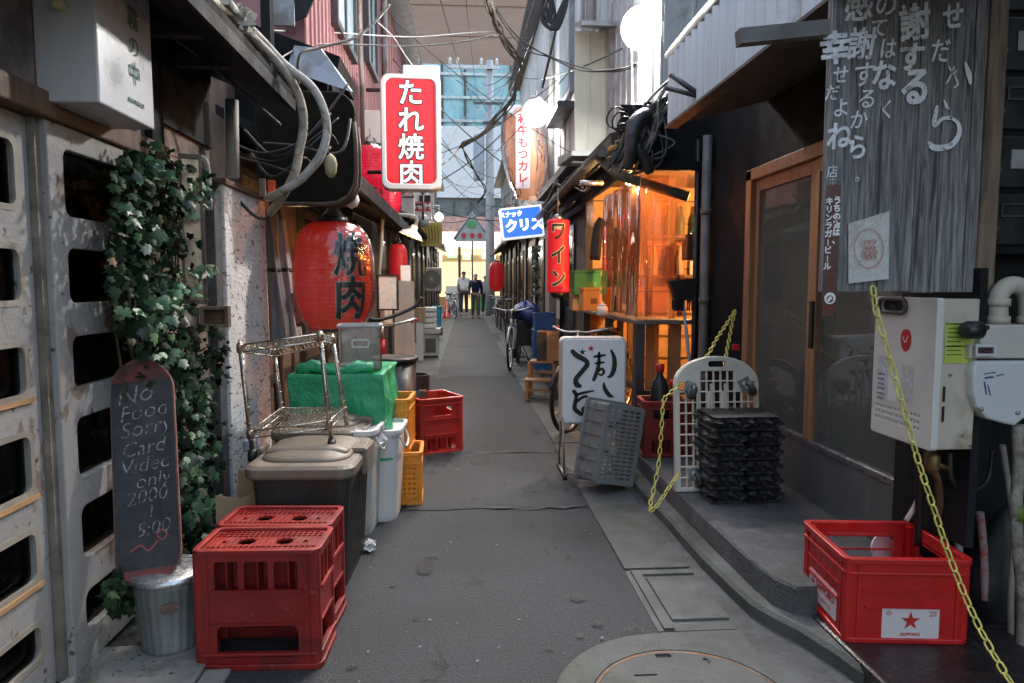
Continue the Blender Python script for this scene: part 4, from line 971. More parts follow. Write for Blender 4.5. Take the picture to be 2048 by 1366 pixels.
b = MB(); b.tube(smooth([at(378, 420, 3.0), at(380, 340, 3.0), at(392, 318, 3.02), at(412, 330, 3.05), at(418, 420, 3.1)], 5), .016, 8)
tag(b.build('vent_pipe', M('pipe_gray', (.3, .3, .29), .6, var=.3), w=True), 'grey bent vent pipe behind the ivy top', 'pipe')
b = MB(); b.tube([at(465, 355, 3.25), at(463, 200, 3.25)], .03, 12)
tag(b.build('downpipe', M('pipe_gray', ()), w=True), 'short grey downpipe above the pitted white wall', 'pipe')
b = MB(); b.box(at(518, 392, 3.4), at(532, 358, 3.42)); tag(b.build('wood_peg', wood_post, w=True), 'small pale wooden peg beside the hose end', 'peg')
b = MB(); b.box(at(536, 388, 3.5), at(552, 362, 3.54), bev=.004); tag(b.build('red_tag', M('red_tag_orange', (.7, .08, .02), .6), w=True), 'small orange red box behind the hose end', 'box')
for k in range(7):
    b = MB(); x0_, y0_ = 470 + rnd.uniform(-30, 60), 300 + rnd.uniform(-60, 90); pts = [at(x0_, y0_, 3.55), at(x0_ + 60 + rnd.uniform(-15, 15), y0_ + 40 + rnd.uniform(-50, 40), 3.5), at(x0_ + 130 + rnd.uniform(-20, 20), y0_ + rnd.uniform(-60, 50), 3.5), at(x0_ + 190 + rnd.uniform(-20, 20), y0_ - 40 + rnd.uniform(-60, 40), 3.6)]
    b.tube(smooth(pts, 7), rnd.choice([.004, .006, .008]), 7); tag(b.build('eave_cable', cable_m, w=True), 'dim cable or hose tangled in the dark space under the left roof end', 'cable', 'cables under the left roof end')
t = thing('old_sign_back', 'old rounded brown metal sign box under the dark roof end', 'sign', at(655, 405, 3.75))
m = fr(at(652, 345, 3.75), (1, .0, 0), (0, 0, 1))
b = MB(); b.plate(rrect(-.36, -.16, .155, .42, .11, 8), (), .12, m @ Matrix.Translation((0, 0, -.12)), bev=.012); b.build('case', M('shade_black_case', (.012, .01, .007), .8, metal=0, spec=.1, var=.5, vs=8, bump=.15), t, w=True)  # near-black colour puts the roof's shade into the case
b = MB(); b.tube([m @ V((x_, y_, .006)) for x_, y_ in [(.15, .26), (.158, .15), (.158, 0), (.15, -.06), (.12, -.12), (.06, -.158), (-.02, -.166), (-.2, -.166), (-.3, -.15)]], .013, 8); b.tube([m @ V((x_, y_, -.12)) for x_, y_ in [(.15, .26), (.158, .15), (.158, 0), (.15, -.06), (.12, -.12), (.06, -.158), (-.02, -.166)]], .011, 8); b.build('rim', M('worn_copper_rim', (.08, .05, .038), .4, metal=.5, var=.35, vs=9), t, w=True)
b = MB(); b.lathe([(.012, 0), (.024, .02), (.028, .06), (.02, .085), (.004, .1)], at(662, 355, 3.05), 12, cap=True); tag(b.build('dangling_tag', M('tag_tan', (.34, .3, .16), .7), w=True), 'small tan tag dangling from the looping hose', 'tag')
# folded parasols by the pitted wall
for i, (px, w_, lab, mt) in enumerate(((550, .05, 'folded dark grey parasol leaning by the pitted wall', M('parasol_gray', (.2, .21, .24), .85, var=.3, vs=4, stretch=(6, 6, .5))), (574, .045, 'folded pale parasol with black strap beside the dark one', M('parasol_pale', (.42, .42, .44), .85, var=.2, vs=4, stretch=(6, 6, .5))))):
    p0, p1 = at(px + 12, 690, 4.15 + i * .06), at(px - 12, 440, 4.2 + i * .06)
    t = thing('folded_parasol', lab, 'parasol', p0, 0, 'folded parasols')
    b = MB(); secs = []
    for k in range(9):
        s_ = k / 8; c_ = p0.lerp(p1, s_); ww = w_ * (1.15 - .75 * s_)
        secs.append([c_ + V((ww * (1 + .25 * math.sin(5 * a)) * math.cos(a), ww * (1 + .25 * math.sin(5 * a)) * math.sin(a), 0)) for a in [2 * math.pi * j / 30 for j in range(30)]])
    loft(b, secs, smooth=True); b.build('canopy', mt, t, w=True)
    b = MB(); c_ = p0.lerp(p1, .6); b.lathe([(w_ * .86, -.01), (w_ * .86, .012)], c_, 16); b.build('strap', ink, t, w=True)
    b = MB(); b.tube([V((p0.x, p0.y, .0)), p0, p1, p1 + V((-.01, 0, .06))], .012, 8); b.build('pole', wood_br, t, w=True)
b = MB(); m = fr(at(592, 620, 4.2), (1, 0, 0), (0, 0, 1)); b.plate(rrect(-.03, -.1, .03, .1, .004), (), .006, m); 
t = tag(b.build('notice_board', M('dark_red_notice', (.12, .03, .03), .6), w=True), 'small dark red notice beside the parasols', 'notice')
b = MB(); b.plate(rrect(-.022, -.08, .022, -.01, .003), (), .004, m @ Matrix.Translation((0, 0, .006))); b.plate(rrect(-.022, .01, .022, .07, .003), (), .004, m @ Matrix.Translation((0, 0, .006))); b.build('paper_slip', M('pinkish_paper', (.55, .25, .22), .7), t, w=True)

# ---------------------------------------------------------------- pails, white bins
def pail(t, W, D, Hc, bm_, lm_, taper=.86):
    b = MB(); secs = []
    for z, k in ((0, taper), (.02, taper * 1.01), (Hc * .93, .99), (Hc * .93, 1.03), (Hc * .97, 1.03)): secs.append(rsec(W * k, D * k, z, .04))
    loft(b, secs)
    for sgn in (-1, 1):
        for i in range(-4, 5):
            x = i * W * .085; b.hexa([(x - .006, sgn * D * taper / 2 - .004, .03), (x + .006, sgn * D * taper / 2 - .004, .03), (x + .006, sgn * D * taper / 2 + .004, .03), (x - .006, sgn * D * taper / 2 + .004, .03)], [(x - .006, sgn * D * .49 - .004, Hc * .85), (x + .006, sgn * D * .49 - .004, Hc * .85), (x + .006, sgn * D * .49 + .004, Hc * .85), (x - .006, sgn * D * .49 + .004, Hc * .85)])
            y = i * D * .085; b.hexa([(sgn * W * taper / 2 - .004, y - .006, .03), (sgn * W * taper / 2 + .004, y - .006, .03), (sgn * W * taper / 2 + .004, y + .006, .03), (sgn * W * taper / 2 - .004, y + .006, .03)], [(sgn * W * .49 - .004, y - .006, Hc * .85), (sgn * W * .49 + .004, y - .006, Hc * .85), (sgn * W * .49 + .004, y + .006, Hc * .85), (sgn * W * .49 - .004, y + .006, Hc * .85)])
    b.build('body', bm_, t)
    b = MB(); loft(b, [rsec(W * 1.09, D * 1.09, Hc * .95, .05), rsec(W * 1.11, D * 1.11, Hc * .97, .055), rsec(W * 1.11, D * 1.11, Hc * 1.03, .055), rsec(W * 1.05, D * 1.05, Hc * 1.055, .05), rsec(W * .98, D * .98, Hc * 1.06, .05)])
    loft(b, [rsec(W * (.4 + .52 * math.cos(a_)), D * (.2 + .66 * math.cos(a_)), Hc * (1.058 + .085 * math.sin(a_)), .06 + .03 * math.cos(a_), n=6) for a_ in [rad(9 * i_) for i_ in range(11)]], smooth=True)
    loft(b, [rsec(W * .86 * (.5 + .5 * math.cos(a_)), D * (.05 + .13 * math.cos(a_)), Hc * (1.1 + .055 * math.sin(a_)), .02, cy=-D * .2, n=4) for a_ in [rad(10 * i_) for i_ in range(9)]], smooth=True)
    ld = b.build('lid', lm_, t)
    for sgn in (-1, 1):
        b = MB(); b.box((sgn * W * .44 - .03, -.05, Hc * 1.06), (sgn * W * .44 + .05 * sgn, .05, Hc * 1.105), bev=.006); b.box((sgn * W * .56 - .012, -.04, Hc * .86), (sgn * W * .56 + .012, .04, Hc * 1.09), bev=.005); b.build('latch', lm_, ld)
lid_b = M('beige_lid', (.19, .155, .118), .5, var=.15, vs=4, bump=.05, col2=(.12, .1, .08), thr=.63, s2=5)
pail_b = M('dark_brown_pail', (.035, .031, .028), .45, var=.25, bump=.05)
pz = at(600, 948, 2.53).z
q = V((at(485, 948, 2.53).x + at(712, 948, 2.53).x, 0, 0)) / 2; wpl = (at(712, 948, 2.53).x - at(485, 948, 2.53).x) / 1.11
t = thing('square_pail', 'dark brown square pail with beige lid, nearer one behind red crates', 'bin', (q.x, 2.53 + .255, 0), rad(-2), 'brown pails with beige lids')
pail(t, wpl, .46, pz / 1.0, pail_b, lid_b)
copy_tree(t, label='dark brown square pail with beige lid, farther one under the green sheet', loc=(at(648, 880, 3.2).x, 3.33, .02), rz=rad(-6))
def tapered_bin(t, W, D, Hc, mt, rim_m):
    b = MB(); loft(b, [rsec(W * k, D * k, z, .06) for z, k in ((0, .8), (.015, .82), (Hc * .9, .97), (Hc * .92, 1.02), (Hc * .96, 1.02))]); b.build('body', mt, t)
    b = MB(); b.plate(rrect(-W * .54, -D * .54, W * .54, D * .54, .06), [rrect(-W * .47, -D * .47, W * .47, D * .47, .05)], Hc * .05, Matrix.Translation((0, 0, Hc * .94)), bev=.004); rm = b.build('rim', rim_m, t)
    b = MB(); b.tube(smooth([(W * .5, -D * .3, Hc * .9), (W * .56, -D * .25, Hc * .8), (W * .57, 0, Hc * .76), (W * .56, D * .25, Hc * .8), (W * .5, D * .3, Hc * .9)], 5), .006, 6); b.build('handle', rim_m, rm)
bin_w = M('cloudy_bin', (.54, .52, .48), .4, var=.1, vs=4, bump=.06, col2=(.36, .36, .36), thr=.62, s2=6, sss=.2)
p = onz(742, 1078); t = thing('white_bin', 'cloudy white bin with tied bag rim beside the brown pail', 'bin', (p.x - .12, p.y + .17, 0), rad(-4)); tapered_bin(t, .3, .34, at(735, 850, p.y + .1).z, bin_w, white_pl)
b = MB()
for k in range(60):
    a = 2 * math.pi * k / 60; c_ = V((p.x - .12 + .165 * math.cos(a), p.y + .17 + .18 * math.sin(a), at(735, 850, p.y + .1).z - .02 + rnd.uniform(-.025, .02)))
    vs = [c_ + V((rnd.uniform(-.03, .03), rnd.uniform(-.03, .03), rnd.uniform(-.05, .03))) for _ in range(4)]; b.add(vs, [(0, 1, 2), (0, 2, 3)])
tag(b.build('bin_bag', M('thin_white_bag', (.6, .6, .62), .35, var=.1, sss=.2), w=True), 'crumpled white bag hanging over the cloudy bin rim', 'bag')
p = onz(800, 1050); t = thing('white_bin', 'tall white plastic bin beneath the green sheet corner', 'bin', (p.x - .13, p.y + .17, 0), rad(-3)); tapered_bin(t, .27, .3, at(785, 860, p.y).z, white_pl, white_pl)
for i, (px, py, Y, h_, rz_) in enumerate(((470, 1000, 2.62, .36, .25), (500, 990, 2.75, .42, -.1))):
    p = at(px, py, Y); b = MB(); m = fr((p.x, p.y, 0), (math.cos(rz_), math.sin(rz_), 0), (-.12, .2, 1)); b.plate([(-.07, 0), (.08, 0), (.075, h_), (.02, h_ - .03), (-.075, h_ - .01)], (), .006, m)
    tag(b.build('cardboard_sheet', cardboard, base=(p.x, p.y, 0)), ('torn brown cardboard sheet', 'tall folded cardboard sheet')[i] + ' stuck beside the brown pail', 'cardboard')
b = MB(); b.box(at(485, 905, 2.95), at(520, 870, 3.05), bev=.01); tag(b.build('paper_bundle', M('lilac_paper', (.42, .4, .5), .8), w=True), 'small pale lilac paper bundle behind the rack foot', 'paper')

# ---------------------------------------------------------------- chrome wire rack on the pails
A0, A1 = at(505, 905, 2.75), at(480, 690, 2.75); B0, B1 = at(663, 885, 2.72), at(640, 668, 2.72)
C0, C1 = at(566, 845, 3.08), at(548, 700, 3.08); D0, D1 = at(694, 850, 3.05), at(664, 674, 3.05)
t = thing('wire_rack', 'stained chrome wire shelf rack with casters standing on the pails', 'shelf', (A0 + D0) / 2)
for lo, hi in ((A0, A1), (B0, B1), (C0, C1), (D0, D1)):
    d = (hi - lo).normalized(); b = MB(); b.tube([lo, hi + d * .012], .0095, 8)
    for k in range(6): c_ = lo.lerp(hi, .12 + .15 * k); b.tube([c_, c_ + d * .004], .0105, 8)
    po = b.build('post', chrome, t, w=True)
    if lo in (A0, B0):
        b = MB(); b.lathe([(.008, -.013), (.026, -.013), (.026, .013), (.008, .013)], lo - d * .012, 16, axis='x'); b.build('caster', rubber, po, w=True)
def wshelf(P, name):
    b = MB(); a, b_, c, d = P
    up_v = (A1 - A0).normalized() * .028
    for off in (V((0, 0, 0)), -up_v):
        b.tube([a + off, b_ + off, d + off, c + off], .0035, 6, closed=True)
    for p, q, n in ((a, b_, 14), (c, d, 14), (a, c, 10), (b_, d, 10)):
        for i in range(n): b.tube([p.lerp(q, i / n), p.lerp(q, (i + .5) / n) - up_v, p.lerp(q, (i + 1) / n)], .002, 4, cap=False)
    for i in range(1, 16): b.tube([a.lerp(b_, i / 16), c.lerp(d, i / 16)], .0018, 4)
    for i in (1, 2): b.tube([a.lerp(c, i / 3) - V((0, 0, .004)), b_.lerp(d, i / 3) - V((0, 0, .004))], .003, 4)
    s_ = b.build(name, chrome, t, w=True)
    b = MB()
    for p in P: b.lathe([(.014, -.03), (.0145, 0), (.013, .004)], p, 10)
    b.build('collar', M('chrome_collar', (.4, .3, .22), .35, metal=.8), s_, w=True)
wshelf((A1, B1, C1, D1), 'shelf')
wshelf([l.lerp(h, .2) for l, h in ((A0, A1), (B0, B1), (C0, C1), (D0, D1))], 'shelf')

# ---------------------------------------------------------------- green sheet over boxes, acrylic case
T0 = at(578, 762, 3.3); T1 = at(768, 742, 3.3); gz = (T0.z + T1.z) / 2
xa, xb, ya, yb = T0.x, T1.x, 3.3, 3.84; bz = at(785, 905, 3.3).z
b = MB(); N1, N2 = 70, 34; per = []
for i in range(N1): per.append((xa + (xb - xa) * i / N1, ya))
for i in range(N2): per.append((xb, ya + (yb - ya) * i / N2))
for i in range(N1): per.append((xb - (xb - xa) * i / N1, yb))
for i in range(N2): per.append((xa, yb - (yb - ya) * i / N2))
cx, cy = (xa + xb) / 2, (ya + yb) / 2
secs = []
def wr(x, y, z, k=.02):
    k *= 1 + .9 * noise.noise(V((x * 27, z * 19, y * 27)))
    return V((x + k * noise.noise(V((x * 9, z * 7, y * 9))) , y + k * noise.noise(V((x * 8 + 5, z * 11, y * 8))), z + k * .6 * noise.noise(V((x * 7, y * 7, 3)))))
for s_, z in ((0, gz), (.5, gz - .004), (.9, gz), (1.0, gz + .006)): secs.append([wr(cx + (x - cx) * max(s_, .02), cy + (y - cy) * max(s_, .02), z, .016) for x, y in per])
for j in range(1, 27):
    f = j / 26; row = []
    for x, y in per:
        fl = 1 + .03 * math.sin(f * 5 + x * 20) + .10 * f * (1 if x > cx + .1 else .15)
        hem = bz + .08 * noise.noise(V((x * 4, y * 4, 0))) + (.09 if x < cx else -.01)
        row.append(wr(cx + (x - cx) * fl, cy + (y - cy) * (1 + .04 * f), gz + (hem - gz) * f, .012 + .03 * f))
    secs.append(row)
loft(b, secs, cap=False, smooth=True)
green_t = M('green_tarpaulin', (.022, .3, .13), .42, var=.16, vs=4, bump=.5, bs=22, col2=(.05, .4, .2), thr=.62, s2=5, soft=.12)
tag(b.build('green_sheet', green_t, w=True), 'crumpled green sheet draped over stacked boxes under the big lantern', 'tarpaulin')
b = MB()
for z0, z1 in ((0, .46), (.47, gz - .03)): b.box((xa + .03, ya + (.3 if z0 < .1 else .04), z0), (xb - .03, yb - .03, z1), bev=.006)
tag(b.build('box_stack', wood_br, base=(cx, cy, 0)), 'brown boxes hidden beneath the green sheet', 'boxes')
b = MB(); secs = []
for k in range(12):
    s_ = k / 11; c_ = V((xa + .02 + s_ * .36, ya + .08 + .03 * math.sin(s_ * 7), gz + .02 + .015 * math.sin(s_ * 9)))
    secs.append([c_ + V((0, math.cos(a) * (.03 + .012 * math.sin(3 * a + k)), math.sin(a) * (.028 + .01 * math.sin(2 * a + k * 2)))) for a in [2 * math.pi * j / 12 for j in range(12)]])
loft(b, secs, smooth=True); tag(b.build('sheet_fold', green_t, w=True), 'rolled fold of green plastic lying on the green sheet', 'tarpaulin')
q0, q1 = at(672, 745, 3.45), at(757, 655, 3.45)
t = thing('acrylic_case', 'clear smoky acrylic case standing on the green sheet', 'case', ((q0.x + q1.x) / 2, 3.56, gz + .012), rad(7))
wq, hq = q1.x - q0.x, q1.z - gz - .012
b = MB(); b.plate(rrect(-wq / 2, -.1, wq / 2, .1, .015), [rrect(-wq / 2 + .004, -.096, wq / 2 - .004, .096, .012)], hq); b.build('walls', acryl, t)
b = MB(); b.plate(rrect(-wq / 2 - .006, -.106, wq / 2 + .006, .106, .018), [rrect(-wq / 2 + .012, -.088, wq / 2 - .012, .088, .012)], .012, Matrix.Translation((0, 0, hq)), bev=.002); b.build('rim', M('rim_gray', (.4, .4, .4), .3), t)
b = MB(); b.plate(rrect(-.04, hq * .52, .045, hq * .72, .008), [rrect(-.034, hq * .55, .039, hq * .69, .006)], .004, XZ(0, -.1045, 0)); b.build('label_frame', white_pl, t)
b = MB(); b.box((-wq / 2 + .01, -.09, .004), (wq / 2 - .01, .09, .02)); b.build('base', M('rim_gray', ()), t)

# ---------------------------------------------------------------- orange crates, red crate, keg, bin
def mesh_crate(t, W, D, Hc, mat):
    b = MB(); T = .01
    for wd, m in ((W, XZ(0, -D / 2, 0)), (W, fr((0, D / 2, 0), (-1, 0, 0), (0, 0, 1))), (D, fr((-W / 2, 0, 0), (0, -1, 0), (0, 0, 1))), (D, fr((W / 2, 0, 0), (0, 1, 0), (0, 0, 1)))):
        hol = []
        n, mm = int(wd * .84 / .024), int(Hc * .66 / .024)
        for i in range(n):
            for j in range(mm): x, z = -wd * .42 + (i + .5) * wd * .84 / n, Hc * .08 + (j + .5) * Hc * .66 / mm; hol.append([(x + .008, z), (x, z + .008), (x - .008, z), (x, z - .008)])
        hol.append(rrect(-wd * .2, Hc * .8, wd * .2, Hc * .9, .012))
        b.plate([(-wd / 2 + .004, .003), (wd / 2 - .004, .003), (wd / 2 - .004, Hc - .003), (-wd / 2 + .004, Hc - .003)], hol, T, m @ Matrix.Translation((0, 0, -T)))
    for z, hh, pr in ((Hc - .022, .022, .01), (Hc * .765, .01, .006), (0, .018, .005)): b.plate(rrect(-W / 2 - pr, -D / 2 - pr, W / 2 + pr, D / 2 + pr, .03), [rrect(-W / 2 + .009, -D / 2 + .009, W / 2 - .009, D / 2 - .009, .02)], hh, Matrix.Translation((0, 0, z)), bev=.003)
    for sx_ in (-1, 1):
        for sy_ in (-1, 1): loft(b, [rsec(.03, .03, z, .012, sx_ * (W / 2 - .012), sy_ * (D / 2 - .012)) for z in (.01, Hc - .01)])
    b.build('body', mat, t)
    b = MB(); b.box((-W / 2 + .012, -D / 2 + .012, .005), (W / 2 - .012, D / 2 - .012, .014)); b.build('base', mat, t)
p = onz(845, 1012); oz = at(835, 905, p.y).z
t = thing('mesh_crate', 'orange meshed crate, lower one of the pair on the road', 'crate', (p.x - .16, p.y + .14, 0), rad(2), 'orange meshed crates')
mesh_crate(t, .3, .27, oz, orange_pl)
copy_tree(t, label='orange meshed crate, upper one leaning on the tall white bin', loc=(p.x - .215, p.y + .19, oz - .012), rz=rad(-3))
p0, p1 = onz(836, 914), onz(929, 902)
wd_ = (p1 - p0).length; an = math.atan2(p1.y - p0.y, p1.x - p0.x); rh = at(880, 800, p0.y).z
t = thing('beer_crate', 'red bottle crate standing upright alone beside the orange crates', 'crate', ((p0.x + p1.x) / 2 - .07, (p0.y + p1.y) / 2 + .17, 0), an)
beer_crate(t, wd_ - .03, .34, rh, M('mid_red_plastic', (.42, .025, .015), .4, var=.2, vs=4, bump=.05), hz=(.68, .84), wz=(.06, .28), hole_w=.5)
p = at(784, 716, 4.35); t = thing('black_bin', 'round black plastic bin behind the green sheet', 'bin', (p.x, 4.45, 0))
b = MB(); b.lathe([(.12, 0), (.125, .01), (.145, p.z - .03), (.145, p.z - .03)], seg=28, cap=False); b.build('body', blk_pl, t); b = MB(); b.lathe([(.14, p.z - .03), (.155, p.z - .03), (.158, p.z - .012), (.15, p.z), (.14, p.z - .004)], seg=28); b.build('rim', blk_pl, t)
p = at(828, 752, 4.95); t = thing('beer_keg', 'dark steel beer keg behind the red crate', 'keg', (p.x, 5.05, 0))
keg_m = M('dark_keg', (.06, .055, .055), .3, metal=.7, var=.3)
b = MB(); h_ = p.z; b.lathe([(.1, 0), (.105, .03), (.1, .06), (.115, .1), (.118, h_ * .45), (.122, h_ * .47), (.118, h_ * .5), (.115, h_ - .12), (.09, h_ - .08), (.03, h_ - .06), (.001, h_ - .06)], seg=28); b.build('shell', keg_m, t)
b = MB(); b.plate(circ(0, 0, .105, 28), [circ(0, 0, .095, 28)], .1, Matrix.Translation((0, 0, h_ - .1))); b.build('collar', keg_m, t)
b = MB(); b.lathe([(.119, h_ - .22), (.119, h_ - .15)], seg=28, cap=False); b.build('label_band', M('brown_band', (.16, .07, .03), .4, metal=.4), t)
b = MB(); p = at(808, 640, 5.9); m = fr((p.x, 5.9, 0), (1, 0, 0), (0, .04, 1)); b.plate([(-.085, 0), (.085, 0), (.085, 1.18), (-.085, 1.19)], (), .018, m)
tag(b.build('plank', M('pale_board', (.36, .31, .26), .8, var=.12, vs=4, stretch=(6, 6, .6), bump=.1), base=(p.x, 5.9, 0)), 'pale upright plank leaning behind the red bicycle', 'plank')

# ---------------------------------------------------------------- lanterns
def lantern(t, R0, Hl, mat, wrap=True, ribs=26, cap_m=None):
    """paper lantern hanging with its bottom at z=0"""
    cap_m = cap_m or blk_pl
    def rz_(z): 
        s_ = z / Hl * 2 - 1
        return R0 * (max(0, 1 - abs(s_) ** 3.2)) ** .5 * .62 + R0 * .38 * (1 - .12 * s_ * s_ * 0)
    prof = []
    n = ribs * 4
    for i in range(n + 1):
        z = Hl * i / n; prof.append((rz_(z) - .006 * R0 / .2 * (.5 + .5 * math.cos(2 * math.pi * i / 4)), z))
    b = MB(); b.lathe(prof, seg=48, cap=False); b.build('paper', mat, t)
    for z0, z1, nm in ((-.015, .012, 'bottom_ring'), (Hl - .012, Hl + .03, 'top_ring')):
        b = MB(); b.lathe([(R0 * .34, z0), (R0 * .4, z0), (R0 * .4, z1), (R0 * .34, z1), (.001, z1)], seg=28); o = b.build(nm, cap_m, t)
    b = MB(); b.tube(smooth([(-R0 * .3, 0, Hl + .02), (0, 0, Hl + .09), (R0 * .3, 0, Hl + .02)], 5), .003, 5); b.tube([(0, 0, Hl + .08), (0, 0, Hl + .16)], .004, 5); b.build('hanger', steel, t)
    if wrap:
        b = MB(); secs = []
        for i in range(31):
            z = -.05 + (Hl + .13) * i / 30; zz = min(max(z, 0), Hl); base = max(rz_(zz), R0 * .62 if z < Hl * .3 else R0 * .3) + .014
            if z > Hl: base = R0 * .36 * (1 - (z - Hl) / .1) + .02
            secs.append([(base * (1 + .035 * noise.noise(V((math.cos(a) * 2.2, math.sin(a) * 2.2, z * 3))) + .02 * noise.noise(V((math.cos(a) * 6, math.sin(a) * 6, z * 2)))) * math.cos(a), base * (1 + .035 * noise.noise(V((math.cos(a) * 2.2, math.sin(a) * 2.2, z * 3)))) * math.sin(a), z) for a in [2 * math.pi * j / 56 for j in range(56)]])
        loft(b, secs, cap=False, smooth=True); b.build('plastic_wrap', wrap_f, t)
    return rz_
lant = M('red_lantern_paper', (.42, .014, .012), .5, var=.2, vs=3, bump=.05, emit=(.9, .03, .015), estr=.06)
p = at(669, 657, 4.0); zl = at(669, 445, 4.0).z; Rl = 145 / 1380 * 4.0 / 2 * 1.02
t = thing('paper_lantern', 'big red paper lantern with black characters wrapped in clear plastic', 'lantern', p)
rz_ = lantern(t, Rl, zl - p.z, lant)
Hl = zl - p.z
def lwrap(q, off, a0):
    a = q.x / Rl + a0; z = q.y; r_ = rz_(min(max(z, .01), Hl - .01)) + off
    return V((r_ * math.cos(a), r_ * math.sin(a), z))
a0 = rad(-52)
for nm, off, of, mt in (('lettering_edge', .0025, .0115, M('lettering_gray', (.55, .52, .5), .7)), ('lettering', .005, .0055, ink)):
    b = MB()
    for ch, zc in (('焼', .66), ('肉', .27)): b.text(ch, .245, Matrix.Translation((0, Hl * zc, 0)), t=.0, fat=of, sx=.84, wrap=lambda q: lwrap(q, off + q.z * 8, a0))
    b.build(nm, mt, t)
# lanterns farther on
for px, py0, py1, Y, w_, lab, x_ in ((797, 560, 488, 7.2, 36, 'small dark red lantern under the black awning beyond the big one', .1), (993, 582, 524, 17, 31, 'red lantern hung on the right beside the utility pole', .1)):
    p = at(px, py0, Y); hl = at(px, py1, Y).z - p.z
    t = thing('paper_lantern', lab, 'lantern', p, 0, 'smaller red lanterns'); lantern(t, w_ / 1380 * Y / 2, hl, M('dark_red_lantern', (.36, .012, .018), .5, var=.15, emit=(.8, .02, .02), estr=.06), wrap=False, ribs=14)
for px, py0, py1, Y, w_, lab in ((742, 375, 292, 6.1, 66, 'wide crimson lantern in plastic above the awning, upper one'), (772, 432, 350, 6.4, 58, 'wide crimson lantern in plastic above the awning, lower one')):
    p = at(px, py0, Y); hl = at(px, py1, Y).z - p.z
    t = thing('paper_lantern', lab, 'lantern', p, 0, 'crimson lanterns above the awning'); lantern(t, w_ / 1380 * Y / 2, hl, M('crimson_lantern', (.5, .01, .03), .45, emit=(.9, .01, .05), estr=.18), ribs=14)
# bare warm bulb behind the lantern
p = at(602, 505, 4.6); t = thing('bare_bulb', 'warm bare bulb glowing behind the big red lantern', 'lamp', p)
b = MB(); b.lathe([(.001, -.035), (.02, -.03), (.028, -.01), (.02, .015), (.012, .03)], p, 16); b.build('bulb', bulb_warm, t, w=True); b = MB(); b.lathe([(.014, .03), (.014, .07), (.004, .09)], p, 12); b.tube([p + V((0, 0, .09)), p + V((0, 0, .35))], .003, 5); b.build('holder', blk_pl, t, w=True); lamp(t, p + V((0, 0, -.05)), 3, (1, .55, .2), .03)

# ---------------------------------------------------------------- red sign and its neighbours
t = thing('vertical_sign', 'tall red light box sign with white characters and white frame', 'sign', at(822, 380, 5.5))
s0, s1 = at(763, 380, 5.5), at(881, 149, 5.5); c_ = (s0 + s1) / 2; hw, hh = (s1.x - s0.x) / 2, (s1.z - s0.z) / 2
m = fr((c_.x, 5.5, c_.z), (1, .03, 0), (0, 0, 1))
b = MB(); b.plate(rrect(-hw, -hh, hw, hh, .07, 8), (), .13, m @ Matrix.Translation((0, 0, -.13)), bev=.012); b.build('case', M('white_sign_frame', (.72, .7, .68), .4, var=.06, bump=.02), t, w=True)
b = MB(); b.plate(rrect(-hw + .004, -hh + .004, hw - .004, hh - .004, .068, 8), [rrect(-hw + .042, -hh + .05, hw - .042, hh - .04, .05, 8)], .02, m @ Matrix.Translation((0, 0, -.004)), bev=.008); b.build('frame', M('white_sign_frame', ()), t, w=True)
b = MB(); b.plate(rrect(-hw + .042, -hh + .05, hw - .042, hh - .04, .05, 8), (), .003, m, bev=.0); b.build('face', M('lit_red_face', (.6, .012, .02), .25, var=.04, bump=.0, rough_var=0, emit=(1, .014, .025), estr=.1), t, w=True)
for nm, dz, of, mt in (('lettering_edge', .004, .0125, ink), ('lettering', .0065, .0045, M('lit_white_lettering', (.8, .82, .85), .5, bump=0, emit=(1, 1, 1), estr=.12))):
    b = MB()
    for i, ch in enumerate('たれ焼肉'): b.text(ch, .205, m @ Matrix.Translation((0, hh - .155 - i * .205, dz)), t=.001, fat=of, sx=.98)
    b.build(nm, mt, t, w=True)
b = MB(); b.tube([c_ + V((-.05, .07, hh - .1)), c_ + V((-.35, .1, hh - .1))], .015, 8); b.tube([c_ + V((-.05, .07, -hh + .15)), c_ + V((-.35, .1, -hh + .15))], .015, 8); b.build('bracket', steel_dk, t, w=True)
t = thing('blank_sign', 'plain white sign box close behind the tall red sign', 'sign', at(845, 380, 5.75))
b = MB(); b.box(at(808, 372, 5.7), at(880, 140, 5.82), bev=.008); b.build('case', M('pale_blue_white', (.6, .64, .68), .45, var=.05), t, w=True); b = MB(); b.tube([at(846, 372, 5.76), at(846, 440, 5.76)], .012, 6); b.tube([at(815, 160, 5.76), at(760, 165, 5.76)], .012, 6); b.build('bracket', steel_dk, t, w=True)
t = thing('cream_sign_panel', 'cream panel between dark roof end and red sign', 'sign', at(742, 290, 6.6))
b = MB(); b.box(at(712, 292, 6.6), at(775, 226, 6.7), bev=.006); b.build('panel', M('cream_panel', (.5, .46, .43), .7, var=.06), t, w=True); b = MB(); b.box(at(710, 299, 6.58), at(777, 292, 6.72)); b.build('trim', steel_dk, t, w=True)
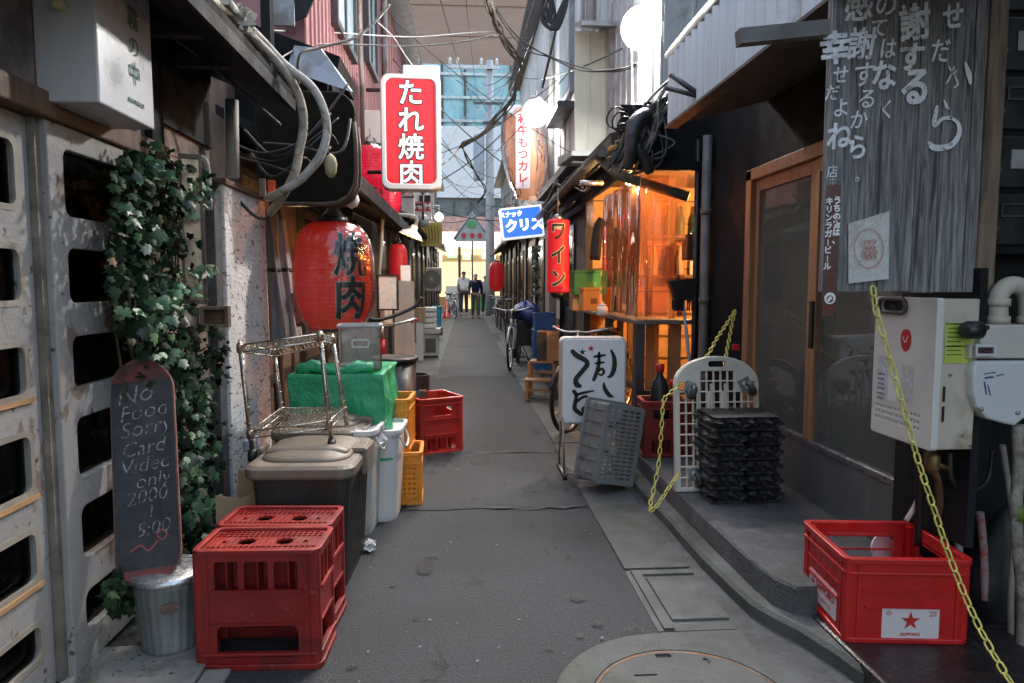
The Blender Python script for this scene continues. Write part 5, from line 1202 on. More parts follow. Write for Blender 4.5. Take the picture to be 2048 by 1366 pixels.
# clamp lamp
p = at(826, 462, 6.2); t = thing('clamp_lamp', 'white enamel shade lamp pointing down on the awning end', 'lamp', p)
b = MB(); m = Matrix.Translation(p) @ Matrix.Rotation(rad(22), 4, 'Y') 
b.lathe([(.112, -.055), (.085, -.02), (.035, .012), (.03, .05), (.028, .05)], (0, 0, 0), 28, mat=m, cap=False); b.build('shade', white_pl, t, w=True)
b = MB(); b.lathe([(.001, -.05), (.028, -.035), (.02, 0)], (0, 0, 0), 14, mat=m); b.build('bulb', bulb_warm, t, w=True)
b = MB(); b.tube(smooth([m @ V((0, 0, .05)), m @ V((-.02, 0, .12)), p + V((-.14, 0, .14)), p + V((-.2, 0, .1))], 5), .018, 8); b.build('arm', M('arm_gray', (.2, .21, .23), .5), t, w=True)
b = MB(); b.lathe([(.001, -.05), (.035, -.03), (.045, 0), (.035, .03), (.001, .05)], at(703, 400, 3.95), 16); tag(b.build('globe_bulb', white_pl, w=True), 'small white globe bulb under the black awning', 'bulb')
b = MB(); m = fr(at(811, 550, 6.6), (1, .1, 0), (0, 0, 1)); b.plate(rrect(-.045, -.09, .045, .09, .003), (), .004, m); tag(b.build('paper_notice', M('bright_paper', (.8, .83, .88), .7), w=True), 'small white paper notice above the plank', 'paper')
b = MB(); m = fr(at(762, 567, 5.6), (1, .5, 0), (0, 0, 1)); b.plate(circ(0, 0, .04, 24), [circ(0, 0, .018, 16)], .012, m); tag(b.build('round_valve', M('valve_green', (.3, .45, .4), .5), w=True), 'pale green round valve on the shop wall', 'valve')
# ---------------------------------------------------------------- bright red beer crate on the ledge
p0, p1 = onz(1690, 1291, .068), onz(1935, 1286, .068)
Wc = (p1 - p0).length - .015; hc = at(1810, 1116, 1.93).z - .068
t = thing('beer_crate', 'bright red bottle crate with white star labels on the wet ledge', 'crate', ((p0.x + p1.x) / 2 + .018, 1.925 + .165, .068), rad(-6))
beer_crate(t, Wc, .33, hc, red_pl, handles=('b', 'r'), windows=0, hz=(.42, .86), hole_w=.66, emboss=True)
def star(b, m, cx, cy, r, t_=.0006):
    b.plate([(cx + (r if k % 2 == 0 else r * .385) * math.sin(math.pi * k / 5), cy + (r if k % 2 == 0 else r * .385) * math.cos(math.pi * k / 5)) for k in range(10)], (), t_, m)
for m, lw in ((XZ(.012, -.165 - .0005, hc * .235), .085), (fr((-Wc / 2 - .0005, 0, hc * .3), (0, -1, 0), (0, 0, 1)), .105)):
    b = MB(); b.plate(rrect(-lw, -.046, lw, .046, .004), (), .0012, m); lb = b.build('label_plate', M('label_white', (.66, .6, .6), .5, var=.05, bump=.02), t)
    b = MB(); m2 = m @ Matrix.Translation((0, 0, .0014))
    if lw < .1:
        star(b, m2, 0, .008, .03); b.text('中', .02, m2 @ Matrix.Translation((-.065, .029, 0)), t=.0006); b.text('20', .022, m2 @ Matrix.Translation((.065, .03, 0)), t=.0006); b.text('SAPPORO', .0135, m2 @ Matrix.Translation((0, -.034, 0)), t=.0006, offset=.0004)
    else:
        star(b, m2, -.075, .006, .02); b.text('SAPPORO', .031, m2 @ Matrix.Translation((.02, .01, 0)), t=.0006, offset=.001); b.text('サッポロビール', .014, m2 @ Matrix.Translation((.015, -.025, 0)), t=.0006)
    b.build('lettering', red_ink, lb)
b = MB(); m = fr(at(1765, 1098, 2.3), (1, .15, 0), (-.5, .25, 1)); b.plate(circ(0, 0, .05, 32), (), .008, m, bev=.003); tag(b.build('white_plate', white_pl, w=True), 'round white plate leaning behind the bright red crate', 'plate')

# ---------------------------------------------------------------- hanging board with brush writing
BY = 1.98
q0, q1 = at(1645, 582, BY), at(1948, 582, BY); zb = at(1700, 584, BY).z
t = thing('wooden_board', 'big weathered grey board with white brush writing hanging over the heater', 'sign board', ((q0.x + q1.x) / 2, BY, zb))
xs = [q0.x]; 
while xs[-1] < q1.x - .03: xs.append(min(xs[-1] + rnd.uniform(.07, .105), q1.x))
b = MB()
for x0, x1 in zip(xs, xs[1:]): b.box((x0 + .0008, BY + rnd.uniform(-.002, .002), zb + rnd.uniform(-.002, .002)), (x1 - .0008, BY + .028, 2.6), bev=.0012)
b.build('planks', wood_gray, t, w=True)
b = MB(); b.box((q1.x + .001, BY - .008, zb - .004), (at(1984, 582, BY).x, BY + .09, 2.6), bev=.004); b.build('edge_post', wood_post, t, w=True)
b = MB(); a_, c_ = at(1476, 76, BY - .01), at(1652, 58, BY - .01); d = (c_ - a_).normalized(); n_ = V((-d.z, 0, d.x)) * .021
b.hexa([a_ - n_ + V((0, -.02, 0)), c_ - n_ + V((0, -.02, 0)), c_ - n_ + V((0, .02, 0)), a_ - n_ + V((0, .02, 0))], [a_ + n_ + V((0, -.02, 0)), c_ + n_ + V((0, -.02, 0)), c_ + n_ + V((0, .02, 0)), a_ + n_ + V((0, .02, 0))]); b.build('support_bar', M('gray_bar', (.13, .13, .125), .7, var=.3, vs=7), t, w=True)
b = MB(); k_ = BY / FPX * .99
def brush(b, ch, px, py, s_px, of=.0022, sx=1.0, sh=.12):
    of = (of - .0015) * .8; fat = .0017 if s_px > 47 else .0006
    o = at(px, py, BY - .0035); m = fr(o, (1, 0, rnd.uniform(0, .16)), (rnd.uniform(-.06, .1), 0, 1)); b.text(ch, s_px * k_ * 1.15, m, t=.0006, offset=of, fat=fat, sx=rnd.uniform(.8, 1.0), shear=sh + rnd.uniform(0, .15))
for ch, px, py, s_, of in (('せ', 1905, 36, 50, .0022), ('だ', 1880, 105, 46, .0018), ('謝', 1828, 50, 66, .003), ('す', 1820, 118, 52, .003), ('る', 1828, 178, 72, .0045),
                      ('の', 1770, 12, 46, .002), ('て', 1757, 58, 36, .0014), ('は', 1774, 100, 40, .0016), ('な', 1766, 155, 56, .0024), ('く', 1772, 222, 36, .0018),
                      ('感', 1716, 14, 60, .002), ('謝', 1720, 92, 58, .0018), ('す', 1726, 153, 46, .0018), ('る', 1732, 200, 38, .0014), ('か', 1715, 242, 36, .0014), ('ら', 1714, 298, 48, .0016), ('。', 1722, 352, 26, .0012),
                      ('幸', 1670, 100, 58, .0035), ('せ', 1680, 152, 34, .002), ('だ', 1662, 188, 30, .0012), ('よ', 1681, 218, 36, .0016), ('ね', 1676, 276, 52, .0018), ('店', 1664, 345, 24, .0008), ('主', 1664, 366, 18, .0006)):
    brush(b, ch, px, py, s_, of, sh=.1 if ch in 'かきくけ' else .05)
o = at(1900, 200, BY - .004); m = fr(o, (1, 0, 0), (0, 0, 1)); Q = lambda pts: [((x - 1900) * k_, -(y - 200) * k_) for x, y in pts]
b.stroke(Q([(1893, 133), (1903, 147), (1910, 140)]), [.003, .008, .003], m); b.stroke(Q([(1904, 135), (1894, 160), (1888, 168)]), [.006, .006, .003], m); b.stroke(Q([(1907, 152), (1914, 168), (1905, 176)]), [.004, .006, .003], m)
b.stroke(Q([(1928, 126), (1937, 148), (1941, 166)]), [.008, .016, .008], m)
b.stroke(Q([(1887, 202), (1893, 214), (1898, 218)]), [.006, .009, .004], m)
b.stroke(Q([(1872, 215), (1868, 238), (1869, 252), (1885, 238), (1903, 236)]), [.010, .014, .012, .010, .012], m)
b.stroke(Q([(1903, 236), (1920, 248), (1922, 270), (1908, 290), (1886, 297), (1868, 296), (1860, 288)]), [.008, .012, .015, .016, .018, .018, .012], m)
b.build('brush_lettering', brush_w, t, w=True)
# brown beer sign and laminated notice on the board
t = thing('beer_sign', 'narrow dark brown vertical sign with white characters on board edge', 'sign', at(1664, 632, BY - .02))
m0, m1 = at(1645, 634, BY - .014), at(1683, 370, BY - .014); b = MB(); b.box((m0.x, BY - .012, m0.z), (m1.x, BY - .007, m1.z), bev=.001); b.build('plate', M('dark_brown_enamel', (.085, .022, .017), .35, var=.15, bump=.02), t, w=True)
wS = m1.x - m0.x; xc = (m0.x + m1.x) / 2
b = MB(); b.text('うちの店は、', .0235, fr((xc + .0115, BY - .0125, m1.z - .045), (1, 0, 0), (0, 0, 1)), t=.0005, offset=.0012, vertical=True, pitch=.98); 
for i, ch in enumerate('キリンラガービール'):
    z_ = m1.z - .048 - i * .0235
    if ch == 'ー': b.box((xc - .0135, BY - .013, z_ - .009), (xc - .0108, BY - .0124, z_ + .009))
    else: b.text(ch, .0235, fr((xc - .0122, BY - .0125, z_), (1, 0, 0), (0, 0, 1)), t=.0005, offset=.0008)
m = fr((xc, BY - .0125, m0.z + .055), (1, 0, 0), (0, 0, 1)); b.plate(circ(0, 0, .017, 24), [circ(0, -.002, .011, 20)], .0006, m); b.plate([(-.009, -.009), (-.004, .004), (.004, .006), (.008, -.004), (.003, -.002), (0, -.009)], (), .0006, m)
b.build('lettering', ink_w, t, w=True)
b = MB(); m = fr((xc, BY - .0125, m0.z + .026), (1, 0, 0), (0, 0, 1)); b.text('KIRIN', .008, m, t=.0004); b.build('red_lettering', red_ink, t, w=True)
t = thing('laminated_notice', 'white laminated notice with red round mark nailed on the board', 'notice', at(1738, 560, BY - .01))
b = MB(); K = [at(1697, 447, BY - .01), at(1779, 422, BY - .015), at(1777, 558, BY - .02), at(1697, 567, BY - .012)]; b.add(K + [k + V((0, .0015, 0)) for k in K], [(3, 2, 1, 0), (4, 5, 6, 7), (0, 1, 5, 4), (1, 2, 6, 5), (2, 3, 7, 6), (3, 0, 4, 7)]); b.build('sheet', M('wrinkled_laminate', (.5, .5, .48), .3, var=.12, vs=18, bump=.4, bs=25, col2=(.4, .38, .33), thr=.6, s2=12), t, w=True)
b = MB(); o = at(1738, 497, BY - .0215); m = fr(o, (1, 0, .12), (0, 0, 1)); b.plate(circ(0, 0, .045, 32, .058), [circ(0, 0, .043, 32, .056)], .0005, m)
for y, ww in ((.018, .032), (.002, .026), (-.014, .034), (-.026, .028)):
    for i in range(3): x = -ww / 2 + i * ww / 2; b.stroke([(x - .005, y + .006), (x + .004, y + .004), (x + .002, y - .006)], .0025, m); b.stroke([(x - .004, y - .003), (x + .006, y)], .002, m)
b.build('red_mark', M('pale_red_ink', (.55, .14, .11), .6), t, w=True)

# ---------------------------------------------------------------- yellow plastic chains
yel = M('yellow_chain_plastic', (.62, .56, .13), .45, var=.15, vs=8, bump=.03)
def chain(pts, name, label, L=.037, Wl=.0215, r=.0029):
    path = smooth(pts, 14); step = L - 2.1 * r; d = 0; P = [path[0]]
    acc = 0.0
    for a, c in zip(path, path[1:]):
        seg = (c - a).length; s_ = 0
        while acc + (seg - s_) >= step:
            s_ += step - acc; acc = 0; P.append(a.lerp(c, s_ / seg))
        acc += seg - s_
    b = MB()
    for i, (a, c) in enumerate(zip(P, P[1:])):
        y = (c - a).normalized(); ref = V((.35, -.9, .2)); x = y.cross(ref).normalized(); z = x.cross(y)
        if i % 2: x = (x * .22 + z * .975).normalized()
        else: x = (x * .96 - z * .28).normalized()
        o = (a + c) / 2; h = L / 2 - Wl / 2; ring = []
        for k in range(9): an = math.pi * k / 8; ring.append(o + x * (Wl / 2 - r) * math.cos(an) + y * (h + (Wl / 2 - r) * math.sin(an)))
        for k in range(9): an = math.pi + math.pi * k / 8; ring.append(o + x * (Wl / 2 - r) * math.cos(an) + y * (-h + (Wl / 2 - r) * math.sin(an)))
        b.tube(ring, r, 6, closed=True)
    return tag(b.build(name, yel, w=True), label, 'chain')
chain([at(*q) for q in ((1746, 572, 1.955), (1752, 620, 1.93), (1772, 690, 1.9), (1800, 790, 1.87), (1836, 920, 1.84), (1872, 1030, 1.82), (1900, 1115, 1.79), (1940, 1215, 1.72), (1985, 1305, 1.62), (2035, 1385, 1.52))], 'plastic_chain', 'long yellow plastic chain hanging from the writing board across the red crate')
chain([at(*q) for q in ((1448, 735, 3.35), (1456, 690, 3.5), (1466, 640, 3.66), (1470, 622, 3.7), (1455, 645, 3.6), (1432, 680, 3.45), (1412, 716, 3.32), (1380, 752, 3.3), (1346, 782, 3.2), (1328, 800, 3.16), (1323, 860, 3.12), (1317, 930, 3.08), (1306, 985, 3.04), (1299, 1018, 2.98), (1306, 1020, 2.98), (1322, 1000, 3.02), (1340, 972, 3.08), (1360, 945, 3.14))], 'plastic_chain', 'slack yellow plastic chain looped round the white dolly')
b = MB(); b.box(at(1466, 700, 3.44), at(1476, 688, 3.46), bev=.002); tag(b.build('red_chain_clip', red_pl, w=True), 'small red plastic clip on the slack yellow chain', 'clip')

# ---------------------------------------------------------------- water heater
hx = at(1862, 860, 1.93).x; yf = onx(1745, 800, hx).y; zt, zb2 = at(1862, 596, 1.93).z, at(1862, 903, 1.93).z; xr = at(1950, 800, 1.93).x
t = thing('water_heater', 'cream gas water heater with stickers under the writing board', 'water heater', ((hx + xr) / 2, (1.93 + yf) / 2, zb2))
b = MB(); b.box((hx + .02, 1.93, zb2 + .004), (xr, yf, zt - .003), bev=.004); b.build('case', cream_old, t, w=True)
m = FR(hx, 0, 0)
b = MB(); hol = [rrect(-yf + .03, zt - .045, -yf + .155, zt - .012, .015)]
for j in range(3):
    for i in range(14): x = -yf + .02 + i * .0165; hol.append(rrect(x, zb2 + .05 + j * .02, x + .0075, zb2 + .056 + j * .02 + .004, .003, 2))
b.plate(rrect(-yf - .004, zb2, -1.93 + .004, zt, .012), hol, .022, m @ Matrix.Translation((0, 0, -.021)), bev=.003); fp = b.build('front_panel', cream_pl, t, w=True)
b = MB(); b.box((hx + .006, 1.94, zb2 + .02), (hx + .019, yf - .01, zt - .005)); b.build('vent_void', ink, t, w=True)
b = MB(); b.plate(rrect(-yf + .018, zt - .056, -yf + .167, zt - .001, .025), [rrect(-yf + .03, zt - .045, -yf + .155, zt - .012, .015)], .01, m @ Matrix.Translation((0, 0, .001)), bev=.003); b.build('vent_collar', steel_dk, t, w=True)
b = MB()
for z in (zb2 + .09, zb2 + .15): b.box((hx + .03, 1.926, z), (hx + .036, 1.9305, z + .045))
b.build('slot', ink, t, w=True)
for nm, x0, z0, x1, z1, mt in (('sticker', .02, .13, .075, .26, M('printed_paper', (.5, .51, .53), .6, var=.35, vs=60, bump=0)), ('sticker', .085, .12, .13, .2, paper_w), ('sticker', .15, .13, .21, .245, M('pale_print', (.5, .49, .47), .6, var=.25, vs=70, bump=0))):
    b = MB(); b.plate(rrect(-yf + x0, zb2 + z0, -yf + x1, zb2 + z1, .003), (), .0008, m @ Matrix.Translation((0, 0, .0012))); b.build(nm, mt, fp, w=True)
b = MB(); b.plate(smooth([(-yf + .165 + x, zb2 + .33 + z, 0) for x, z in ((0, -.045), (.02, -.03), (.026, 0), (.016, .022), (0, .026), (-.016, .022), (-.026, 0), (-.02, -.03))], 4, True) and [(p.x, p.y) for p in smooth([(-yf + .165 + x, zb2 + .33 + z, 0) for x, z in ((0, -.045), (.02, -.03), (.026, 0), (.016, .022), (0, .026), (-.016, .022), (-.026, 0), (-.02, -.03))], 4, True)], (), .0008, m @ Matrix.Translation((0, 0, .0012))); b.build('red_sticker', M('red_sticker', (.5, .02, .03), .4), fp, w=True)
b = MB(); mm = m @ Matrix.Translation((0, 0, .0024)); b.stroke([(-yf + .155, zb2 + .33), (-yf + .165, zb2 + .315), (-yf + .178, zb2 + .335)], .004, mm); b.stroke([(-yf + .15, zb2 + .375), (-yf + .165, zb2 + .385), (-yf + .18, zb2 + .37)], .003, mm); b.build('white_print', paper_w, fp, w=True)
b = MB(); mm = m @ Matrix.Translation((0, 0, .0008)); b.stroke([(-yf + .09, zb2 + .43), (-yf + .1, zb2 + .42), (-yf + .098, zb2 + .405)], .008, mm); b.stroke([(-yf + .14, zb2 + .455), (-yf + .15, zb2 + .45), (-yf + .148, zb2 + .44)], .006, mm)
for i in range(6): z = zb2 + .12 + i * .016; b.stroke([(-yf + .03, z), (-yf + .045, z + .001), (-yf + .065, z)], .003, mm @ Matrix.Translation((0, 0, .0005)))
b.build('ink_mark', ink, fp, w=True)
c0, c1 = at(1888, 727, 1.928), at(1948, 645, 1.928)
b = MB(); b.box((c0.x, 1.9275, c0.z), (c1.x, 1.929, c1.z)); gl = b.build('green_label', M('lime_label', (.42, .52, .08), .55, var=.12, bump=.02), t, w=True)
b = MB(); b.box((c0.x, 1.9268, c0.z + (c1.z - c0.z) * .4), (c1.x, 1.9274, c0.z + (c1.z - c0.z) * .43)); b.box((c0.x, 1.9268, c1.z - .006), (c1.x, 1.9274, c1.z - .002))
for i in range(7): z = c1.z - .018 - i * .013; b.box((c0.x + .006, 1.9268, z), (c0.x + rnd.uniform(.045, .07), 1.9274, z + .003))
b.build('label_print', M('dark_green_print', (.06, .09, .02), .6), gl, w=True)

# ---------------------------------------------------------------- gas meter and pipes
my = 1.9
t = thing('gas_meter', 'white gas meter with looped pipe at the right edge', 'gas meter', at(2000, 850, my + .05))
G = lambda px, py, dy=0: at(px, py, my + dy)
b = MB(); m = fr(G(0, 0) * 0 + V((0, my, 0)), (1, 0, 0), (0, 0, 1)); pl = lambda pts: [(G(x, y).x, G(x, y).z) for x, y in pts]
b.plate(pl([(1952, 722), (2070, 722), (2070, 800), (2060, 830), (2030, 852), (2010, 848), (1975, 838), (1955, 815), (1947, 790), (1946, 740)]), (), .11, m @ Matrix.Translation((0, 0, -.11)), bev=.008); b.build('lower_body', M('meter_white', (.55, .57, .58), .4, var=.06, bump=.03), t, w=True)
b = MB(); b.plate(pl([(1966, 650), (2070, 650), (2070, 718), (1945, 718), (1945, 690), (1966, 688)]), (), .1, m @ Matrix.Translation((0, 0, -.11)), bev=.005); ub = b.build('upper_body', M('meter_cream', (.52, .5, .45), .45, var=.08), t, w=True)
b = MB(); b.plate(pl([(1949, 712), (1990, 712), (1990, 688), (1949, 688)]), [pl([(1953, 707), (1985, 707), (1985, 694), (1953, 694)])], .006, m @ Matrix.Translation((0, 0, .0)));  b.build('counter_frame', M('meter_white', ()), ub, w=True)
b = MB(); b.box(G(1953, 707, -.001), G(1985, 694, .001)); b.build('counter_display', M('maroon_display', (.07, .03, .03), .2), ub, w=True)
b = MB()
for (a_, c_, w_) in (((1968, 748), (1990, 745), .003), ((1970, 756), (1985, 754), .005), ((1968, 764), (1972, 788), .004), ((1975, 770), (1980, 790), .003), ((1992, 752), (2006, 749), .003)):
    p, q = G(*a_), G(*c_); b.stroke([(p.x, p.z), ((p.x + q.x) / 2, (p.z + q.z) / 2 + .001), (q.x, q.z)], w_, m @ Matrix.Translation((0, 0, .001)), t=.001)
b.build('ink_mark', blue_ink, t, w=True)
for x, y in ((2035, 825), (2060, 790), (1962, 818)):
    b = MB(); p = G(x, y, -.002); b.lathe([(.005, 0), (.006, -.004), (.002, -.006)][::-1], p, 8, axis='y'); b.build('bolt', steel, t, w=True)
b = MB(); b.lathe([(.02, -.03), (.026, -.02), (.026, .02), (.014, .03)], G(1947, 660, -.01), 16, axis='x'); b.tube([G(1947, 660, .0), G(1975, 655, .01)], .008, 8); b.build('valve_knob', blk_pl, t, w=True)
crm_pipe = M('cream_pipe', (.45, .42, .35), .55, var=.15, vs=5)
b = MB(); b.tube(smooth([G(1996, 655, .05), G(1996, 610, .05), G(1998, 590, .05), G(2012, 574, .05), G(2030, 570, .05), G(2050, 582, .05), G(2056, 610, .05), G(2056, 655, .05)], 5), .026, 14); b.build('loop_pipe', crm_pipe, t, w=True)
for q in ((1996, 640), (1997, 605), (2056, 640)): b = MB(); c_ = G(*q, .05); b.tube([c_ - V((0, 0, .01)), c_ + V((0, 0, .012))], .031, 14); b.build('pipe_collar', crm_pipe, t, w=True)
taped = M('taped_pipe', (.26, .24, .2), .8, var=.4, vs=12, bump=.5, bs=30, col2=(.14, .12, .1), thr=.55, s2=14)
for lab, nm, pts, r_, mt in (('pale taped pipe dropping below the gas meter', 'taped_pipe', [(2035, 850, 1.92), (2038, 930, 1.92), (2032, 1010, 1.9), (2036, 1100, 1.9), (2046, 1200, 1.9), (2044, 1300, 1.9)], .017, taped),
                     ('thin pale pipe slanting under the gas meter', 'thin_pipe', [(2005, 890, 2.0), (2018, 980, 2.0), (2028, 1060, 2.0), (2022, 1180, 1.98), (2022, 1280, 1.96)], .009, M('pale_thin_pipe', (.33, .29, .24), .7, var=.3)),
                     ('black pipe beside the glass door below the heater', 'black_pipe', [(1835, 905, 2.06), (1838, 980, 2.1), (1836, 1090, 2.12)], .012, blk_pl),
                     ('rusty pipe under the heater', 'rusty_pipe', [(1855, 900, 2.0), (1856, 935, 2.0), (1872, 950, 2.02), (1880, 1000, 2.06), (1884, 1130, 2.1)], .011, M('rusty_pipe_m', (.12, .06, .035), .75, var=.5, vs=14, bump=.3)),
                     ('grey pipe standing behind the red crate', 'gray_pipe', [(1918, 905, 2.1), (1920, 1000, 2.1), (1916, 1150, 2.1)], .013, M('pipe_gray', ())),
                     ('black hose drooping below the heater', 'black_hose', [(1900, 905, 2.0), (1904, 960, 2.0), (1940, 985, 2.02), (1975, 960, 2.04), (1985, 900, 2.04)], .008, cable_m),
                     ('worn wooden stick with red end by the red crate', 'stick', [(1812, 1042, 2.12), (1832, 1008, 2.13), (1842, 975, 2.15)], .008, M('stick_pale', (.4, .33, .28), .7, col2=(.3, .05, .03), thr=.55, s2=9)),
                     ('white stick with red marks standing in the black recess', 'marked_stick', [(1960, 1025, 2.05), (1964, 1060, 2.05), (1968, 1112, 2.05), (1970, 1200, 2.05)], .012, M('marked_white', (.32, .26, .25), .6, col2=(.35, .04, .04), thr=.56, s2=22))):
    b = MB(); b.tube(smooth([at(*q) for q in pts], 5), r_, 10); tag(b.build(nm, mt, w=True), lab, nm.split('_')[-1])
b = MB(); p = at(2036, 1010, 1.9); b.tube([p, p - V((0, 0, .045))], .021, 12); tag(b.build('green_tape', M('green_tape_m', (.12, .16, .03), .6), w=True), 'olive green tape band round the pale taped pipe', 'tape')
b = MB(); p = at(1866, 925, 1.99); b.lathe([(.012, -.03), (.02, -.02), (.02, .02), (.012, .03)], p, 8); b.tube([p, p + V((.05, -.0, -.02))], .008, 8); tag(b.build('brass_valve', M('old_brass', (.2, .13, .05), .5, metal=.6, var=.4), w=True), 'old brass valve hanging under the heater', 'valve')
b = MB(); secs = []
for k in range(9):
    s_ = k / 8; r_ = .1 * math.sin(math.pi * min(1, s_ * .8 + .2)) + .02; secs.append([(1.78 + r_ * 1.1 * math.cos(a) * (1 + .1 * math.sin(3 * a + k)), 2.1 + r_ * .8 * math.sin(a), .0 + s_ * .42) for a in [2 * math.pi * j / 16 for j in range(16)]])
loft(b, secs, smooth=True); tag(b.build('black_bag', rubber, w=True), 'dark bag slumped in the black recess by the pipes', 'bag')

# ---------------------------------------------------------------- white dolly, black stack, stall front junk
o = onz(1392, 982, .15); yd = o.y
e0, e1 = at(1352, 980, yd), at(1518, 980, yd); Wd = e1.x - e0.x; Hd = at(1435, 712, yd + .08).z - .15
t = thing('dolly', 'white slatted dolly with dark casters standing on end by the glass door', 'dolly', ((e0.x + e1.x) / 2, yd, .15))
m = fr(((e0.x + e1.x) / 2, yd, .152), (1, .02, 0), (.0, .1, 1))
def arch(w_, h_, inset=0.0):
    r = w_ / 2; pts = [(-r, inset), (r, inset)]; a0 = h_ - r * .62
    for i in range(15): a = math.pi * i / 14; pts.append((r * math.cos(a), a0 + (r * .62) * math.sin(a)))
    return pts
def inside(x, y): 
    a0 = Hd - Wd / 2 * .62
    return abs(x) < Wd / 2 - .012 and y > .015 and (y < a0 or ((x / (Wd / 2 - .014)) ** 2 + ((y - a0) / (Wd / 2 * .62 - .014)) ** 2) < 1)
hol = [rrect(-.045, Hd - .05, .045, Hd - .022, .012)]
nc, nr = 11, 12; cw, rh_ = (Wd - .03) / nc, (Hd - .03) / nr
for i in range(nc):
    for j in range(nr):
        x0, x1, y0, y1 = -Wd / 2 + .015 + i * cw + .003, -Wd / 2 + .015 + (i + 1) * cw - .003, .015 + j * rh_ + .003, .015 + (j + 1) * rh_ - .003
        if i in (1, 2, 8, 9) and j in (1, 9, 10): continue
        if i in (4, 6) and 2 <= j <= 8: x0 += cw * .3
        if all(inside(x, y) for x in (x0, x1) for y in (y0, y1)) and not (abs((x0 + x1) / 2) < .09 and y1 > Hd - .055): hol.append([(x0, y0), (x1, y0), (x1, y1), (x0, y1)])
ivory = M('ivory_plastic', (.62, .6, .53), .45, var=.08, vs=4, bump=.03, col2=(.45, .42, .35), thr=.62, s2=6)
b = MB(); b.plate(arch(Wd, Hd), hol, .018, m, bev=.002); b.plate(arch(Wd + .006, Hd + .003), [arch(Wd - .018, Hd - .010, .012)], .034, m @ Matrix.Translation((0, 0, -.024)), bev=.003)
for i in (2, 4, 6): x = -Wd / 2 + .015 + i * cw + cw / 2; b.box((x - .005, .02, .0185), (x + .005, Hd * .8, .03), m)
b.build('deck', ivory, t, w=True)
for x, y in ((-.33 * Wd, Hd * .77), (.33 * Wd, Hd * .79), (-.3 * Wd, Hd * .13), (.3 * Wd, Hd * .13)):
    mc = m @ Matrix.Translation((x, y, .018)) @ Matrix.Rotation(rad(rnd.uniform(-30, 30)), 4, 'Z')
    b = MB(); b.box((-.03, -.03, 0), (.03, .03, .004), mc); b.lathe([(.018, .004), (.02, .014), (.012, .018)], seg=14, mat=mc)
    for s_ in (-1, 1): b.hexa([mc @ V((s_ * .016 - .002, -.014, .014)), mc @ V((s_ * .016 + .002, -.014, .014)), mc @ V((s_ * .016 + .002, .014, .014)), mc @ V((s_ * .016 - .002, .014, .014))], [mc @ V((s_ * .016 - .002, -.034, .055)), mc @ V((s_ * .016 + .002, -.034, .055)), mc @ V((s_ * .016 + .002, -.01, .06)), mc @ V((s_ * .016 - .002, -.01, .06))])
    cs = b.build('caster', M('caster_zinc', (.3, .34, .35), .35, metal=.7, var=.2), t, w=True)
    b = MB(); b.lathe([(.02, -.012), (.034, -.011), (.036, 0), (.034, .011), (.02, .012)], (0, -.022, .05), 20, axis='x', mat=mc); b.build('wheel', M('caster_wheel', (.035, .04, .042), .5, var=.2), cs, w=True)
# black corrugated stacking blocks
o = onz(1495, 1008, .15); pxw = 70 / FPX * o.y; lh = (185 / FPX * o.y) / 6
b0 = None; ords = ['bottom', 'second', 'third', 'fourth', 'fifth', 'top']
for c_ in range(2):
    for j in range(6):
        x = at(1456 + c_ * 70, 1000, o.y).x + rnd.uniform(-.006, .006); z = .151 + j * lh
        lab = f'black wavy plastic tray, {ords[j]} of the {"left" if c_ == 0 else "right"} column beside the dolly'
        if b0 is None:
            b = MB(); w2 = pxw / 2 * 1.02; d2 = .13; N = 22; secs = []
            for zz, amp, ins in ((.002, .0, .0), (lh * .2, .006, .012), (lh * .42, .016, .002), (lh * .62, .018, -.004), (lh * .82, .008, .008), (lh * .965, .0, .0)):
                ring = []
                for k in range(64):
                    s_ = k / 64 * 4; sd, u = int(s_), s_ - int(s_)
                    x_, y_ = ((-w2 + 2 * w2 * u, -d2), (w2, -d2 + 2 * d2 * u), (w2 - 2 * w2 * u, d2), (-w2, d2 - 2 * d2 * u))[sd]
                    wv = amp * math.sin(u * math.pi * 4 + (zz * 60)); ring.append((x_ * (1 - ins / w2) + (wv if sd in (1, 3) else 0), y_ * (1 - ins / d2) + (wv if sd in (0, 2) else 0), zz))
                secs.append(ring)
            loft(b, secs)
            b0 = b.build('plastic_tray', rubber); tag(b0, lab, 'tray', 'black wavy trays stacked by the dolly'); k = b0
        else:
            k = b0.copy(); COL.objects.link(k); k['label'] = lab
        k.location = (x, o.y + .13, z); k.rotation_euler = (0, 0, rad(rnd.uniform(-5, 5)))
# tilted grey crate
YG = 3.62
z8 = lambda x, y: (1000 + x / 3.151, 600 + y / 3.151)
BLc, BRc, TLc = at(*z8(598, 1155), YG), at(*z8(838, 1178), YG + .10), at(*z8(688, 652), YG + .05)
t = thing('gray_crate', 'grey slotted crate tipped on its end leaning against the white sign', 'crate', BLc)
m = fr(BLc, BRc - BLc, TLc - BLc); Wg, Hg = (BRc - BLc).length, (TLc - BLc).length
hol = []
for i in range(5):
    for j in range(17):
        x0 = Wg * .1 + i * Wg * .165; y0 = Hg * .07 + j * Hg * .053; hol.append(rrect(x0, y0, x0 + Wg * .125, y0 + Hg * .028, .002, 2))
b = MB(); b.plate(rrect(0, 0, Wg, Hg, .014), hol, .007, m @ Matrix.Translation((0, 0, -.007))); b.build('slotted_base', gray_pl, t, w=True)
b = MB(); dpt = .2
b.plate(rrect(0, 0, Wg, Hg, .014), [rrect(.006, .006, Wg - .006, Hg - .006, .01)], dpt - .007, m @ Matrix.Translation((0, 0, -dpt)))
